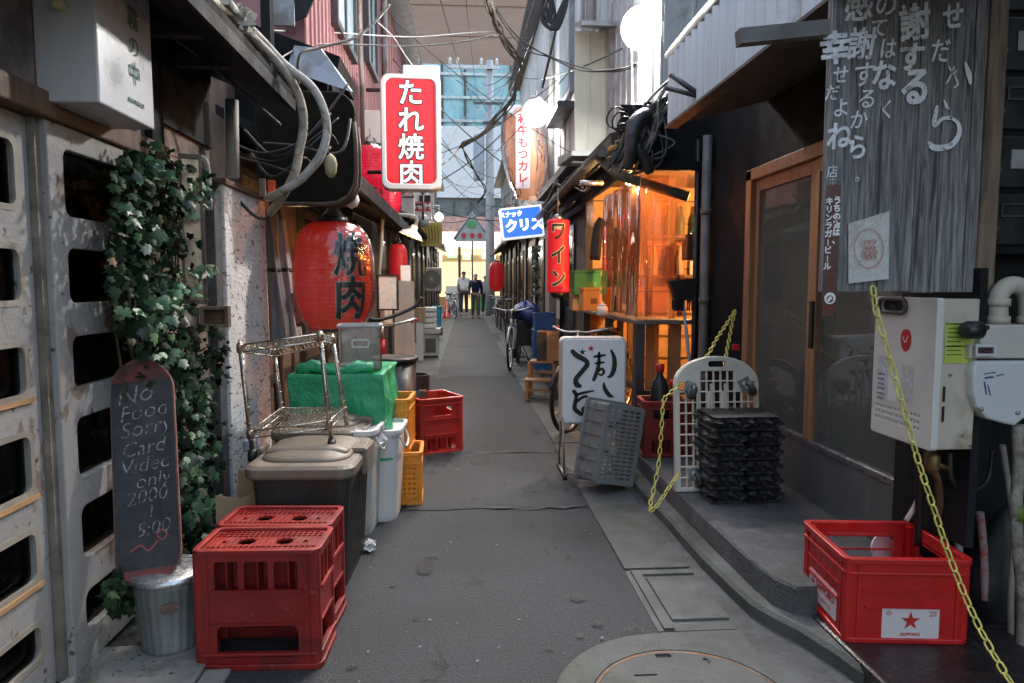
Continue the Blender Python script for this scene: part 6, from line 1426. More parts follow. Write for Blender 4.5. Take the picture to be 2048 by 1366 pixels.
for z0, pr, hh in ((-dpt, .014, .02), (-dpt * .62, .006, .008), (-.03, .004, .008)): b.plate(rrect(-pr, -pr, Wg + pr, Hg + pr, .02), [rrect(.003, .003, Wg - .003, Hg - .003, .01)], hh, m @ Matrix.Translation((0, 0, z0)))
for i in range(6): y = Hg * (.1 + .16 * i); b.box((-.008, y, -dpt + .02), (0, y + .005, -.02), m)
b.build('sides', gray_pl, t, w=True)
# white lit stand sign with brushed characters
YS = 4.02
q0, q1 = at(1121, 850, YS), at(1254, 674, YS); cx, cz = (q0.x + q1.x) / 2, (q0.z + q1.z) / 2; hw, hh = (q1.x - q0.x) / 2, (q1.z - q0.z) / 2
t = thing('stand_sign', 'white standing sign box with black brushed characters and stars', 'sign', (cx, YS, 0))
m = fr((cx, YS, cz), (1, 0, .0), (0.02, 0, 1))
b = MB(); b.plate(rrect(-hw, -hh, hw, hh, .035, 6), (), .11, m @ Matrix.Translation((0, 0, -.11)), bev=.012); b.build('case', M('warm_gray_case', (.5, .48, .45), .45, var=.08), t, w=True)
b = MB(); b.plate(rrect(-hw + .012, -hh + .014, hw - .012, hh - .012, .03, 6), (), .006, m, bev=.002); b.build('face', M('white_sign_face', (.78, .78, .8), .35, var=.03, bump=.01), t, w=True)
ks = YS / FPX; zs = lambda pts: [((1000 + x / 3.151 - 1187.5) * ks, -(600 + y / 3.151 - 762) * ks) for x, y in pts]
b = MB(); m2 = m @ Matrix.Translation((0, 0, .0064)); W_ = lambda l: [v / 3.151 * ks for v in l]
for pts, wd in (([(452, 318), (480, 345), (535, 375), (545, 405), (510, 450), (475, 495), (480, 530), (500, 540)], [30, 34, 30, 32, 30, 32, 36, 26]),
                ([(700, 312), (720, 360), (722, 420), (705, 470), (680, 485)], [14, 28, 32, 28, 10]),
                ([(590, 352), (625, 348), (662, 342)], [14, 18, 12]), ([(598, 395), (625, 392), (655, 388)], [12, 16, 10]),
                ([(622, 330), (622, 380), (615, 430), (590, 500)], [18, 22, 26, 24]), ([(612, 455), (640, 430), (655, 450), (640, 470), (615, 462)], [12, 16, 18, 14, 10]),
                ([(655, 522), (662, 560), (690, 600), (715, 612)], [12, 26, 28, 12]), 
                ([(462, 575), (478, 600), (470, 650), (470, 690), (510, 722)], [26, 24, 26, 30, 26]), ([(470, 600), (520, 585), (590, 572)], [16, 18, 10]),
                ([(470, 655), (500, 625), (540, 608), (570, 640), (560, 700), (530, 712), (520, 685), (560, 670), (598, 690)], [14, 18, 18, 20, 24, 20, 16, 14, 10])):
    b.stroke(zs(pts), W_(wd), m2)
x, y = zs([(515, 322)])[0]; star(b, m2, x, y, 24 / 3.151 * ks)
b.build('brush_lettering', ink, t, w=True)
b = MB(); x, y = zs([(570, 300)])[0]; star(b, m2, x, y, 24 / 3.151 * ks); b.build('red_star', red_ink, t, w=True)
b = MB()
for x in (cx - hw + .015, cx + hw - .015): b.tube([(x, YS + .0, cz - hh + .05), (x + .005, YS - .03, .03)], .007, 6); b.tube([(x, YS + .1, cz - hh + .05), (x + .005, YS + .2, .03)], .007, 6); b.tube([(x + .005, YS - .05, .025), (x + .005, YS + .22, .025)], .009, 6)
b.tube([(cx - hw + .02, YS - .03, .03), (cx + hw - .02, YS - .03, .03)], .007, 6); b.build('stand', M('stand_gray', (.3, .27, .25), .5, metal=.4), t, w=True)
for x, y in ((cx - hw + .02, YS - .05), (cx + hw - .02, YS - .05), (cx - hw + .02, YS + .22), (cx + hw - .02, YS + .22)):
    b = MB(); b.lathe([(.01, -.012), (.016, -.012), (.016, .012), (.01, .012)], (x, y, .017), 12, axis='x'); b.build('caster', rubber, t, w=True)
# gas bottles, broom, red crate, bottles at the stall front
for px, lab, h_, ym in ((1318, 'black gas bottle with red cap, nearer one at the stall corner', .52, 4.05), (1345, 'squat black gas bottle behind the white dolly', .4, 4.2)):
    p = at(px, 850, ym); t = thing('gas_bottle', lab, 'gas bottle', (p.x, ym, .15))
    b = MB(); b.lathe([(.05, 0), (.055, .01), (.055, h_ * .72), (.04, h_ * .82), (.02, h_ * .88), (.02, h_ * .92)], seg=20); b.build('shell', blk_pl, t)
    b = MB(); b.lathe([(.024, h_ * .92), (.026, h_ * .93), (.026, h_ * 1.0), (.02, h_ * 1.02)], seg=16); b.build('cap', red_pl, t)
    b = MB(); b.tube([(.0, -.057, h_ * .3), (0, -.057, h_ * .62)], .008, 8); b.build('gauge', chrome, t)
p = at(1316, 930, 3.85); t = thing('beer_crate', 'dark red bottle crate half hidden behind the slack yellow chain', 'crate', (p.x + .06, 3.98, .15), rad(-4)); beer_crate(t, .26, .22, .33, red_pl_old, hz=(.68, .84))
t = thing('broom', 'upturned black broom with grey stick beside the stall counter', 'broom', (at(1390, 700, 4.46).x, 4.46, .15))
b = MB(); hd = at(1366, 600, 4.45); b.tube([(at(1396, 800, 4.46).x, 4.48, .17), hd], .011, 8); b.build('stick', M('blue_gray_stick', (.35, .38, .42), .5), t, w=True)
b = MB(); a_, c_ = at(1337, 562, 4.45), at(1394, 556, 4.45); b.hexa([hd + V((-.06, -.02, 0)), hd + V((.06, -.02, 0)), hd + V((.06, .03, 0)), hd + V((-.06, .03, 0))], [a_ + V((0, -.03, 0)), c_ + V((0, -.03, 0)), c_ + V((0, .04, 0)), a_ + V((0, .04, 0))]); b.build('head', blk_pl, t, w=True)
b = MB()
for k in range(60): p = hd + V((rnd.uniform(-.075, .075), rnd.uniform(-.025, .035), 0)); b.tube([p, p + V((rnd.uniform(-.01, .01), 0, -.07))], .003, 4, cap=False)
b.build('bristles', blk_pl, t, w=True)
# counter goods
def goods(name, lab, cat, p0, p1, Y, dep, mt, extra=None, detail=None):
    a_, c_ = at(*p0, Y), at(*p1, Y); t = thing(name, lab, cat, ((a_.x + c_.x) / 2, Y + dep / 2, min(a_.z, c_.z)))
    b = MB(); b.box((a_.x, Y, a_.z), (c_.x, Y + dep, c_.z), bev=.006); b.build('body', mt, t, w=True)
    zr = max(a_.z, c_.z); b = MB(); b.plate(rrect(a_.x - .005, Y - .005, c_.x + .005, Y + dep + .005, .012), [rrect(a_.x + .015, Y + .015, c_.x - .015, Y + dep - .015, .01)], .02, Matrix.Translation((0, 0, zr))); b.build('rim', mt, t, w=True)
    if extra:
        b = MB(); w_ = abs(c_.x - a_.x); h_ = abs(c_.z - a_.z); b.box((min(a_.x, c_.x) + w_ * .45, Y - .002, min(a_.z, c_.z) + h_ * .35), (min(a_.x, c_.x) + w_ * .85, Y, min(a_.z, c_.z) + h_ * .6)); b.build('label', extra, t, w=True)
    return t
goods('green_crate', 'green plastic crate behind the orange carton on the stall counter', 'crate', (1148, 590), (1202, 545), 6.0, .3, M('green_crate_m', (.03, .2, .06), .5, var=.3), M('olive_print', (.1, .25, .05), .6))
goods('orange_carton', 'orange carton on the food stall counter', 'carton', (1166, 622), (1200, 580), 5.6, .2, M('orange_carton_m', (.62, .25, .05), .7, var=.12), M('brown_print', (.2, .08, .02), .7))
goods('tan_carton', 'tan carton with green print at the left of the orange carton', 'carton', (1145, 622), (1168, 582), 6.05, .2, cardboard, M('green_print', (.05, .22, .06), .7))
p = at(1205, 622, 5.2); t = thing('sauce_pot', 'small white pot beside the plastic curtain on counter', 'pot', (p.x, 5.2, .916)); b = MB(); b.lathe([(.035, 0), (.045, .01), (.042, .06), (.03, .075)], seg=18); b.build('body', white_pl, t); b = MB(); b.lathe([(.032, .075), (.03, .085), (.006, .092), (.006, .105), (.001, .106)], seg=18); b.build('lid', white_pl, t)
# plastic curtain
zt_, zb_ = at(1258, 345, 4.6).z, .93
def curtain(name, lab, path, z0, z1, amp, fr_, mat):
    P = [V((x, y, 0)) for x, y in path]; L = [0]
    for a, c in zip(P, P[1:]): L.append(L[-1] + (c - a).length)
    n = int(L[-1] / .012); top = []
    for i in range(n + 1):
        d = L[-1] * i / n; k = max(j for j in range(len(L)) if L[j] <= d + 1e-9); k = min(k, len(P) - 2)
        u = (d - L[k]) / (L[k + 1] - L[k]); p = P[k].lerp(P[k + 1], u); tn = (P[k + 1] - P[k]).normalized(); top.append((p, V((-tn.y, tn.x, 0)), d))
    rows = 14; vs = []
    for r_ in range(rows + 1):
        s_ = r_ / rows; z = z1 + (z0 - z1) * s_
        for p, nn, d in top:
            w_ = amp * (.35 + .65 * s_) * (math.sin(d * fr_ + 1.5 * noise.noise(V((d * 4, s_ * 1.2, 0)))) + .6 * noise.noise(V((d * 8, s_ * 1.4, 7))))
            q = p + nn * w_; vs.append((q.x, q.y, z + (.02 * noise.noise(V((d * 6, 3, 0))) if r_ == rows else 0)))
    b = MB(); N = n + 1; b.add(vs, [(r_ * N + i, r_ * N + i + 1, (r_ + 1) * N + i + 1, (r_ + 1) * N + i) for r_ in range(rows) for i in range(n)], smooth=True)
    return tag(b.build(name, mat, w=True), lab, 'curtain', 'clear plastic curtains round the stall')
xA = at(1372, 500, 4.62).x
curtain('plastic_curtain', 'clear plastic curtain wrapped round the stall corner, outer layer', [(sx + .02, 5.95), (sx + .02, 4.66), (sx + .06, 4.62), (xA, 4.62)], zb_, zt_, .024, 24, film)
curtain('plastic_curtain', 'clear plastic curtain bunched inside the outer layer at the stall corner', [(sx + .07, 5.7), (sx + .07, 4.74), (sx + .12, 4.69), (xA - .06, 4.69)], zb_ + .01, zt_ - .02, .036, 15, film)
t = thing('stall_bulb', 'warm bulb lit at the top of the plastic curtain', 'lamp', at(1258, 362, 4.8)); p = at(1258, 362, 4.86)
b = MB(); b.lathe([(.001, -.03), (.022, -.02), (.03, 0), (.022, .02), (.012, .035)], p, 16); b.build('bulb', bulb_warm, t, w=True); b = MB(); b.lathe([(.02, .035), (.02, .07), (.004, .08)], p, 12); b.build('holder', blk_pl, t, w=True); lamp(t, p + V((0, 0, -.06)), 5, (1, .6, .25), .03)
t = thing('ceiling_bulb', 'warm bulb hanging inside the amber food stall', 'lamp', (2.05, 5.3, 1.85))
b = MB(); b.lathe([(.001, -.04), (.03, -.03), (.04, 0), (.03, .03), (.015, .05)], (2.05, 5.3, 1.85), 16); b.build('bulb', bulb_warm, t, w=True); b = MB(); b.tube([(2.05, 5.3, 1.9), (2.05, 5.3, 2.1)], .008, 6); b.build('cord', cable_m, t, w=True); lamp(t, (2.05, 5.3, 1.77), 45, (1, .55, .2), .04)
b = MB(); b.box(at(1374, 520, 4.72), at(1398, 470, 4.85), bev=.01); tag(b.build('hanging_box', blk_pl, w=True), 'dark box hanging at the right side of the stall opening', 'box')
b = MB(); b.tube(smooth([at(1392, 440, 4.62), at(1378, 462, 4.6), at(1384, 470, 4.6), at(1394, 455, 4.6), at(1396, 430, 4.6)], 5), .006, 6); tag(b.build('looped_cord', cable_m, w=True), 'black looped cord beside the stall opening', 'cord')
b = MB(); p, q = at(1160, 366, 5.2), at(1206, 366, 5.2); b.tube([p, q], .02, 10); t = tag(b.build('rolled_foil', M('foil_roll', (.55, .55, .57), .25, metal=.8, bump=.4, bs=25), w=True), 'shiny rolled sheet under the stall eave', 'roll')
b = MB(); p = at(1182, 430, 5.6); b.lathe([(.012, -.1), (.03, -.06), (.032, .06), (.012, .09)], p, 14); tag(b.build('hanging_bottle', haze_pl, w=True), 'cloudy bottle hanging under the stall eave', 'bottle')
b = MB(); b.tube(smooth([at(1206, 440, 5.8), at(1196, 460, 5.8), at(1190, 520, 5.8)], 4), .045, 10); tag(b.build('dark_apron', M('navy_cloth', (.02, .022, .035), .9), w=True), 'dark apron hanging beside the plastic curtain', 'apron')

# ---------------------------------------------------------------- signs on the right row
YB = 8.9
t = thing('blue_sign', 'lit blue and white snack bar sign tilted over the alley', 'sign', at(1045, 480, YB))
c_ = at(1044, 444.5, YB); m = fr(c_, (1, 0, .115), (-.06, 0, 1)); hw, hh = 42.5 / FPX * YB, 31 / FPX * YB
b = MB(); b.plate(rrect(-hw, -hh, hw, hh, .02), (), .14, m @ Matrix.Translation((0, 0, -.14)), bev=.01); b.build('case', M('white_lit_edge', (.7, .72, .75), .4, emit=(.9, .95, 1), estr=.25), t, w=True)
b = MB(); b.plate(rrect(-hw + .025, -hh + .025, hw - .025, hh - .025, .02), (), .004, m); b.build('face', M('lit_blue_face', (.03, .14, .6), .35, var=.12, vs=3, bump=0, emit=(.03, .15, .75), estr=.38), t, w=True)
b = MB(); b.text('スナック', .075, m @ Matrix.Translation((-hw * .48, hh * .55, .006)), t=.001, offset=.003); b.text('クリス', .165, m @ Matrix.Translation((hw * .1, -hh * .22, .006)), t=.001, offset=.008); b.build('lettering', glow('lit_white_letters', (.95, .97, 1), .9), t, w=True)
b = MB(); b.tube([m @ V((hw - .05, hh - .1, -.07)), m @ V((hw + .2, hh + .06, -.0))], .02, 8); b.tube([m @ V((hw - .05, -hh + .12, -.07)), m @ V((hw + .25, -hh + .25, 0))], .02, 8); b.build('bracket', steel_dk, t, w=True)
YW = 6.7
p0, p1 = at(1116, 585, YW), at(1116, 440, YW); hw, hl = 22.5 / FPX * YW, p1.z - p0.z
t = thing('wine_banner', 'red hanging tube lantern with black wine lettering edged white', 'lantern', p0)
b = MB(); prof = [(hw * .9, 0), (hw, .012)]
for i in range(40): z = .012 + (hl - .024) * (i + .5) / 40; prof.append((hw * (1 - .02 * (i % 2)), z))
prof += [(hw, hl - .012), (hw * .9, hl)]; b.lathe(prof, p0, 32); b.build('paper', M('wine_red_paper', (.46, .014, .025), .55, var=.15, vs=8, emit=(.9, .02, .03), estr=.12, col2=(.55, .2, .2), thr=.7, s2=18), t, w=True)
b = MB(); b.lathe([(hw * .5, 0), (hw * .3, .05), (.001, .06)], p1, 16); b.tube([p1 + V((0, 0, .05)), p1 + V((0, 0, .3))], .006, 6); b.build('hanger', steel, t, w=True)
b = MB(); b.lathe([(hw * .5, -.05), (hw * .8, 0)], p0, 16); b.build('base_ring', blk_pl, t, w=True)
def cyl(q, off, a0=rad(-98)): a = q.x / hw + a0; return V((p0.x + (hw + off) * math.cos(a), p0.y + (hw + off) * math.sin(a), p0.z + q.y))
for nm, off, of, mt in (('lettering_edge', .004, .011, M('cream_edge', (.62, .55, .45), .7)), ('lettering', .007, .003, M('dark_green_black', (.02, .03, .02), .6))):
    b = MB()
    for i, ch in enumerate('ワイン'): b.text(ch, .19, Matrix.Translation((0, hl * (.82 - .32 * i), 0)), t=0, offset=of, sx=.8, wrap=lambda q: cyl(q, off))
    b.build(nm, mt, t, w=True)
YO = 10.2
q = [at(x, y, YO) for x, y in ((1042, 215), (1047, 280), (1052, 345), (1058, 398))]
t = thing('wrapped_lantern', 'tall pale orange lantern in plastic with red lettered white strip', 'lantern', q[-1])
b = MB(); secs = []
for k in range(15):
    s_ = k / 14; c_ = q[0].lerp(q[-1], s_); r_ = .3 * (.62 + .38 * math.sin(math.pi * min(1, s_ * 1.1)) ** .6) if k not in (0, 14) else .17
    secs.append([c_ + V((r_ * math.cos(a) * (1 + .03 * math.sin(9 * a)), r_ * .8 * math.sin(a) * (1 + .03 * math.sin(9 * a)), 0)) for a in [2 * math.pi * j / 40 for j in range(40)]])
loft(b, secs, smooth=True); b.build('paper', M('pale_orange_paper', (.62, .3, .18), .5, var=.18, vs=3, stretch=(3, 3, .5), bump=.2, bs=20, emit=(1, .42, .22), estr=.12), t, w=True)
b = MB(); secs2 = [[p + (p - sum(sc, V()) / 40) * .12 for p in sc] for sc in secs]; loft(b, secs2, cap=False, smooth=True); b.build('plastic_wrap', wrap_f, t, w=True)
m = fr(q[0].lerp(q[-1], .52) + V((-.06, -.33, .0)), (1, -.1, 0), (q[0] - q[-1]).normalized())
b = MB(); b.plate(rrect(-.1, -.52, .1, .52, .01), (), .01, m); lb = b.build('white_strip', M('strip_white', (.62, .58, .62), .6), t, w=True)
b = MB(); b.text('和牛もつカレ', .155, m @ Matrix.Translation((0, .43, .011)), t=.001, offset=.004, vertical=True, pitch=1.05); b.box((-.008, -.5, .0105), (.008, -.41, .012), m); b.build('lettering', red_ink, lb, w=True)
b = MB(); c_ = q[-1]
for k in range(50): p = c_ + V((rnd.uniform(-.28, .2), rnd.uniform(-.2, .2), rnd.uniform(-.28, .06))); s_ = .07; b.add([p + V((rnd.uniform(-s_, s_), rnd.uniform(-s_, s_), rnd.uniform(-s_, s_))) for _ in range(3)], [(0, 1, 2)])
b.build('paper_tassel', M('tassel', (.6, .36, .25), .7, var=.4, vs=9), t, w=True)

# ---------------------------------------------------------------- flood lamps
def globe_lamp(px, py, Y, r, power, lab, col=(1, .97, .9)):
    p = at(px, py, Y); t = thing('flood_lamp', lab, 'lamp', p)
    b = MB(); b.lathe([(r * math.sin(math.pi * k / 14) + .0005, -r * math.cos(math.pi * k / 14)) for k in range(15)], p, 24); b.build('globe', bulb_w, t, w=True)
    b = MB(); b.lathe([(r * .5, r * .86), (r * .4, r * 1.2), (.01, r * 1.3)], p, 16); b.tube([p + V((0, 0, r * 1.2)), p + V((0, .05, r * 1.2 + .12)), p + V((.12 if px > 1024 else -.12, .1, r * 1.2 + .14))], .012, 6); b.build('holder', steel, t, w=True)
    return lamp(t, p + V((0, -r * 1.15, -r * .3)), power, col, r * .6)
globe_lamp(1285, 56, 5.1, .155, 150, 'glaring white globe lamp high over the food stall', (1, .98, .94))
globe_lamp(1072, 226, 9.6, .185, 22, 'glaring white globe lamp beside the orange wrapped lantern')
globe_lamp(878, 434, 13.5, .08, 30, 'bright small lamp by the yellow sign on the left')
globe_lamp(896, 478, 19, .12, 35, 'bright lamp farther down the left row')
globe_lamp(900, 505, 24, .13, 35, 'farthest bright lamp at the left end of the alley')

# ---------------------------------------------------------------- overhead cables
z4 = lambda x, y, Y: at(550 + x / 2.926, y / 2.926, Y)
for k, (pts, n, sp, r_, lab) in enumerate((
    ([(1240, -60, 5.5), (1262, 40, 5.8), (1300, 150, 6.2), (1345, 235, 6.6), (1400, 310, 7), (1446, 380, 7.2), (1430, 470, 7.3), (1385, 590, 7.4), (1305, 690, 7.5), (1210, 775, 7.6), (1092, 850, 7.7)], 6, .035, .008, 'tangled brown cable bundle sagging over the middle of the alley'),
    ([(1092, 850, 7.7), (1130, 940, 8.2), (1180, 1030, 8.6), (1225, 1085, 9), (1215, 1140, 9.5), (1180, 1185, 10)], 3, .02, .007, 'dark cables dropping from the bundle toward the pole'),
    ([(1300, 50, 5.9), (1375, 175, 6), (1480, 275, 6), (1620, 345, 5.9), (1790, 400, 5.6), (1990, 412, 5.2), (2130, 380, 5)], 3, .02, .007, 'black cables swinging from the bundle to the right wall'),
    ([(1092, 850, 7.7), (1030, 910, 7.4), (960, 985, 7.0), (900, 1060, 6.4)], 2, .015, .006, 'dark cable from the bundle down to the red sign'))):
    b = MB()
    for j in range(n):
        b.tube(smooth([z4(*q) + V((rnd.uniform(-sp, sp), rnd.uniform(-sp, sp), rnd.uniform(-sp, sp))) for q in pts], 6), r_ * rnd.uniform(.7, 1.3), 6)
    tag(b.build('cable_bundle' if n > 2 else 'cable', cable_g if k == 0 else cable_m, w=True), lab, 'cable')
for lab, pts, r_, mt in (('pale thin wire stretched across from the left eave', [(-10, 178, 4), (300, 188, 5), (800, 215, 6), (1150, 190, 6.3), (1330, 185, 6.4)], .0045, cable_w),
    ('dark wire sagging from the left roof to the bundle', [(0, 360, 3.6), (200, 265, 4.4), (500, 262, 5), (850, 268, 5.6), (1150, 235, 6), (1320, 195, 6.4)], .006, cable_m),
    ('pale wire running down to the top of the red sign', [(600, 130, 5), (690, 215, 5.2), (760, 320, 5.4), (825, 410, 5.6)], .004, cable_w),
    ('dark wire from the pole to the right houses', [(1230, 560, 20), (1400, 470, 14), (1560, 460, 9), (1800, 390, 6.5), (2040, 280, 5.2)], .007, cable_m),
    ('thin wire from the pole across to the left row', [(1230, 600, 24), (1100, 700, 18), (960, 960, 11), (860, 1120, 9)], .008, cable_m),
    ('thin black wire between pole and wrapped lantern', [(1225, 880, 22), (1400, 890, 14), (1570, 1025, 10.5)], .008, cable_m),
    ('dark wire bowing below the crossarm', [(1060, 465, 25.4), (1180, 560, 25), (1240, 650, 25.3)], .012, cable_m)):
    b = MB(); b.tube(smooth([z4(*q) for q in pts], 8), r_, 5); tag(b.build('wire', mt, w=True), lab, 'wire')
t = thing('cable_tangle', 'knot of black and grey cables taped together above the stall', 'cables', at(1290, 300, 4.5))
cc = at(1280, 290, 4.5)
for nm, mt, n in (('black_cables', cable_m, 26), ('gray_cables', cable_g, 20)):
    b = MB()
    for k in range(n):
        g_ = rnd.gauss; a_ = at(1232 + g_(0, 14), 318 + g_(0, 18), 4.5); q1_ = at(1268 + g_(0, 12), 268 + g_(0, 16), 4.46); q2_ = at(1305 + g_(0, 12), 232 + g_(0, 16), 4.46); q3_ = at(1345 + g_(0, 10), 200 + g_(0, 18), 4.5); e = at(1405 + g_(0, 10), 118 + g_(0, 14), 4.6)
        b.tube(smooth([a_, q1_, q2_, q3_, e] if k % 3 else [q1_, q2_, at(1300 + g_(0, 20), 290 + g_(0, 20), 4.42), at(1262 + g_(0, 10), 330 + g_(0, 12), 4.46)], 7), rnd.uniform(.004, .011), 6)
    for k in range(4):
        c_ = at(1238 + k * 8, 236 + k * 7, 4.45); r_ = .066 - k * .008; b.tube([c_ + V((r_ * 1.2 * math.cos(x), .03 * math.sin(x * 2), r_ * math.sin(x))) for x in [1 + j * .42 for j in range(12)]], .006, 6)
    b.build(nm, mt, t, w=True)
b = MB(); b.tube(smooth([at(1300, 225, 4.45), at(1270, 250, 4.4), at(1262, 300, 4.4), at(1256, 340, 4.45)], 6), [.03, .04, .05, .055, .055, .055, .055, .05, .05, .05, .045, .045, .045, .04, .04, .04, .04, .035, .02], 12); b.tube(smooth([at(1272, 290, 4.4), at(1290, 320, 4.42), at(1300, 345, 4.45)], 5), .035, 10); b.build('taped_knot', M('black_tape_wrap', (.03, .03, .032), .4, var=.5, vs=14, bump=.6, bs=22), t, w=True)
b = MB(); b.tube(smooth([at(1262, 90, 4.9), at(1264, 150, 4.8), at(1266, 205, 4.6), at(1276, 235, 4.5), at(1288, 262, 4.45)], 6), .006, 6); b.build('white_cord', cable_w, t, w=True)
b = MB()
for k in range(9): b.tube(smooth([at(1095 + rnd.uniform(-10, 12), -20, 7), at(1096 + rnd.uniform(-14, 14), 25, 7), at(1100 + rnd.uniform(-12, 12), 48, 7), at(1110 + rnd.uniform(-6, 6), 58, 7), at(1125 + rnd.uniform(-6, 6), 20, 7), at(1138, -20, 7)], 5), .016, 6)
tag(b.build('cable_coil', cable_m, w=True), 'dark drooping cable coil at the top of the white wall', 'cables')
b = MB(); b.tube([at(1112, 60, 7), at(1085, 175, 7.4)], .013, 6); tag(b.build('brace_rod', steel_dk, w=True), 'black slanted rod in front of the white wall', 'rod')
for k in range(22):
    Ya, Yb = rnd.uniform(5, 20), rnd.uniform(5, 22); xa_, xb_ = rnd.uniform(-.95, -.75), rnd.uniform(.95, 1.2); za, zb_2 = rnd.uniform(2.6, 4.6), rnd.uniform(2.5, 4.8); sag = rnd.uniform(.08, .5)
    if k % 3 == 0: xb_, xa_ = rnd.uniform(.2, 1.0), rnd.uniform(-.5, .8); Ya, Yb = rnd.uniform(5, 9), 25.3; zb_2 = rnd.uniform(7, 8.8); za = rnd.uniform(3, 4.5)
    a_, e = V((xa_, Ya, za)), V((xb_, Yb, zb_2)); b = MB(); b.tube([a_.lerp(e, i / 16) - V((0, 0, sag * 4 * (i / 16) * (1 - i / 16))) for i in range(17)], rnd.choice([.004, .005, .007, .010]), 5)
    tag(b.build('wire', rnd.choice([cable_m, cable_m, cable_g]), w=True), 'thin wire strung overhead across or along the alley', 'wire', 'thin wires strung overhead')
for k in range(16):
    y0, x0, z0 = rnd.uniform(4.7, 7.6), rnd.uniform(.92, 1.05), rnd.uniform(1.9, 2.2); L_ = rnd.uniform(.4, 1.6); b = MB()
    b.tube(smooth([(x0, y0, z0), (x0 + rnd.uniform(-.06, .04), y0 + L_ * .4, z0 + rnd.uniform(-.12, .06)), (x0 + rnd.uniform(-.04, .06), y0 + L_, z0 + rnd.uniform(-.1, .1))], 6), rnd.choice([.006, .01, .014, .02]), 7)
    tag(b.build('eave_conduit', rnd.choice([cable_m, MATS['mossy_pipe'], MATS['sooty_wood'], cable_g]), w=True), 'grimy pipe or cable strung under the stall eave', 'pipe', 'pipes and cables under the stall eave')
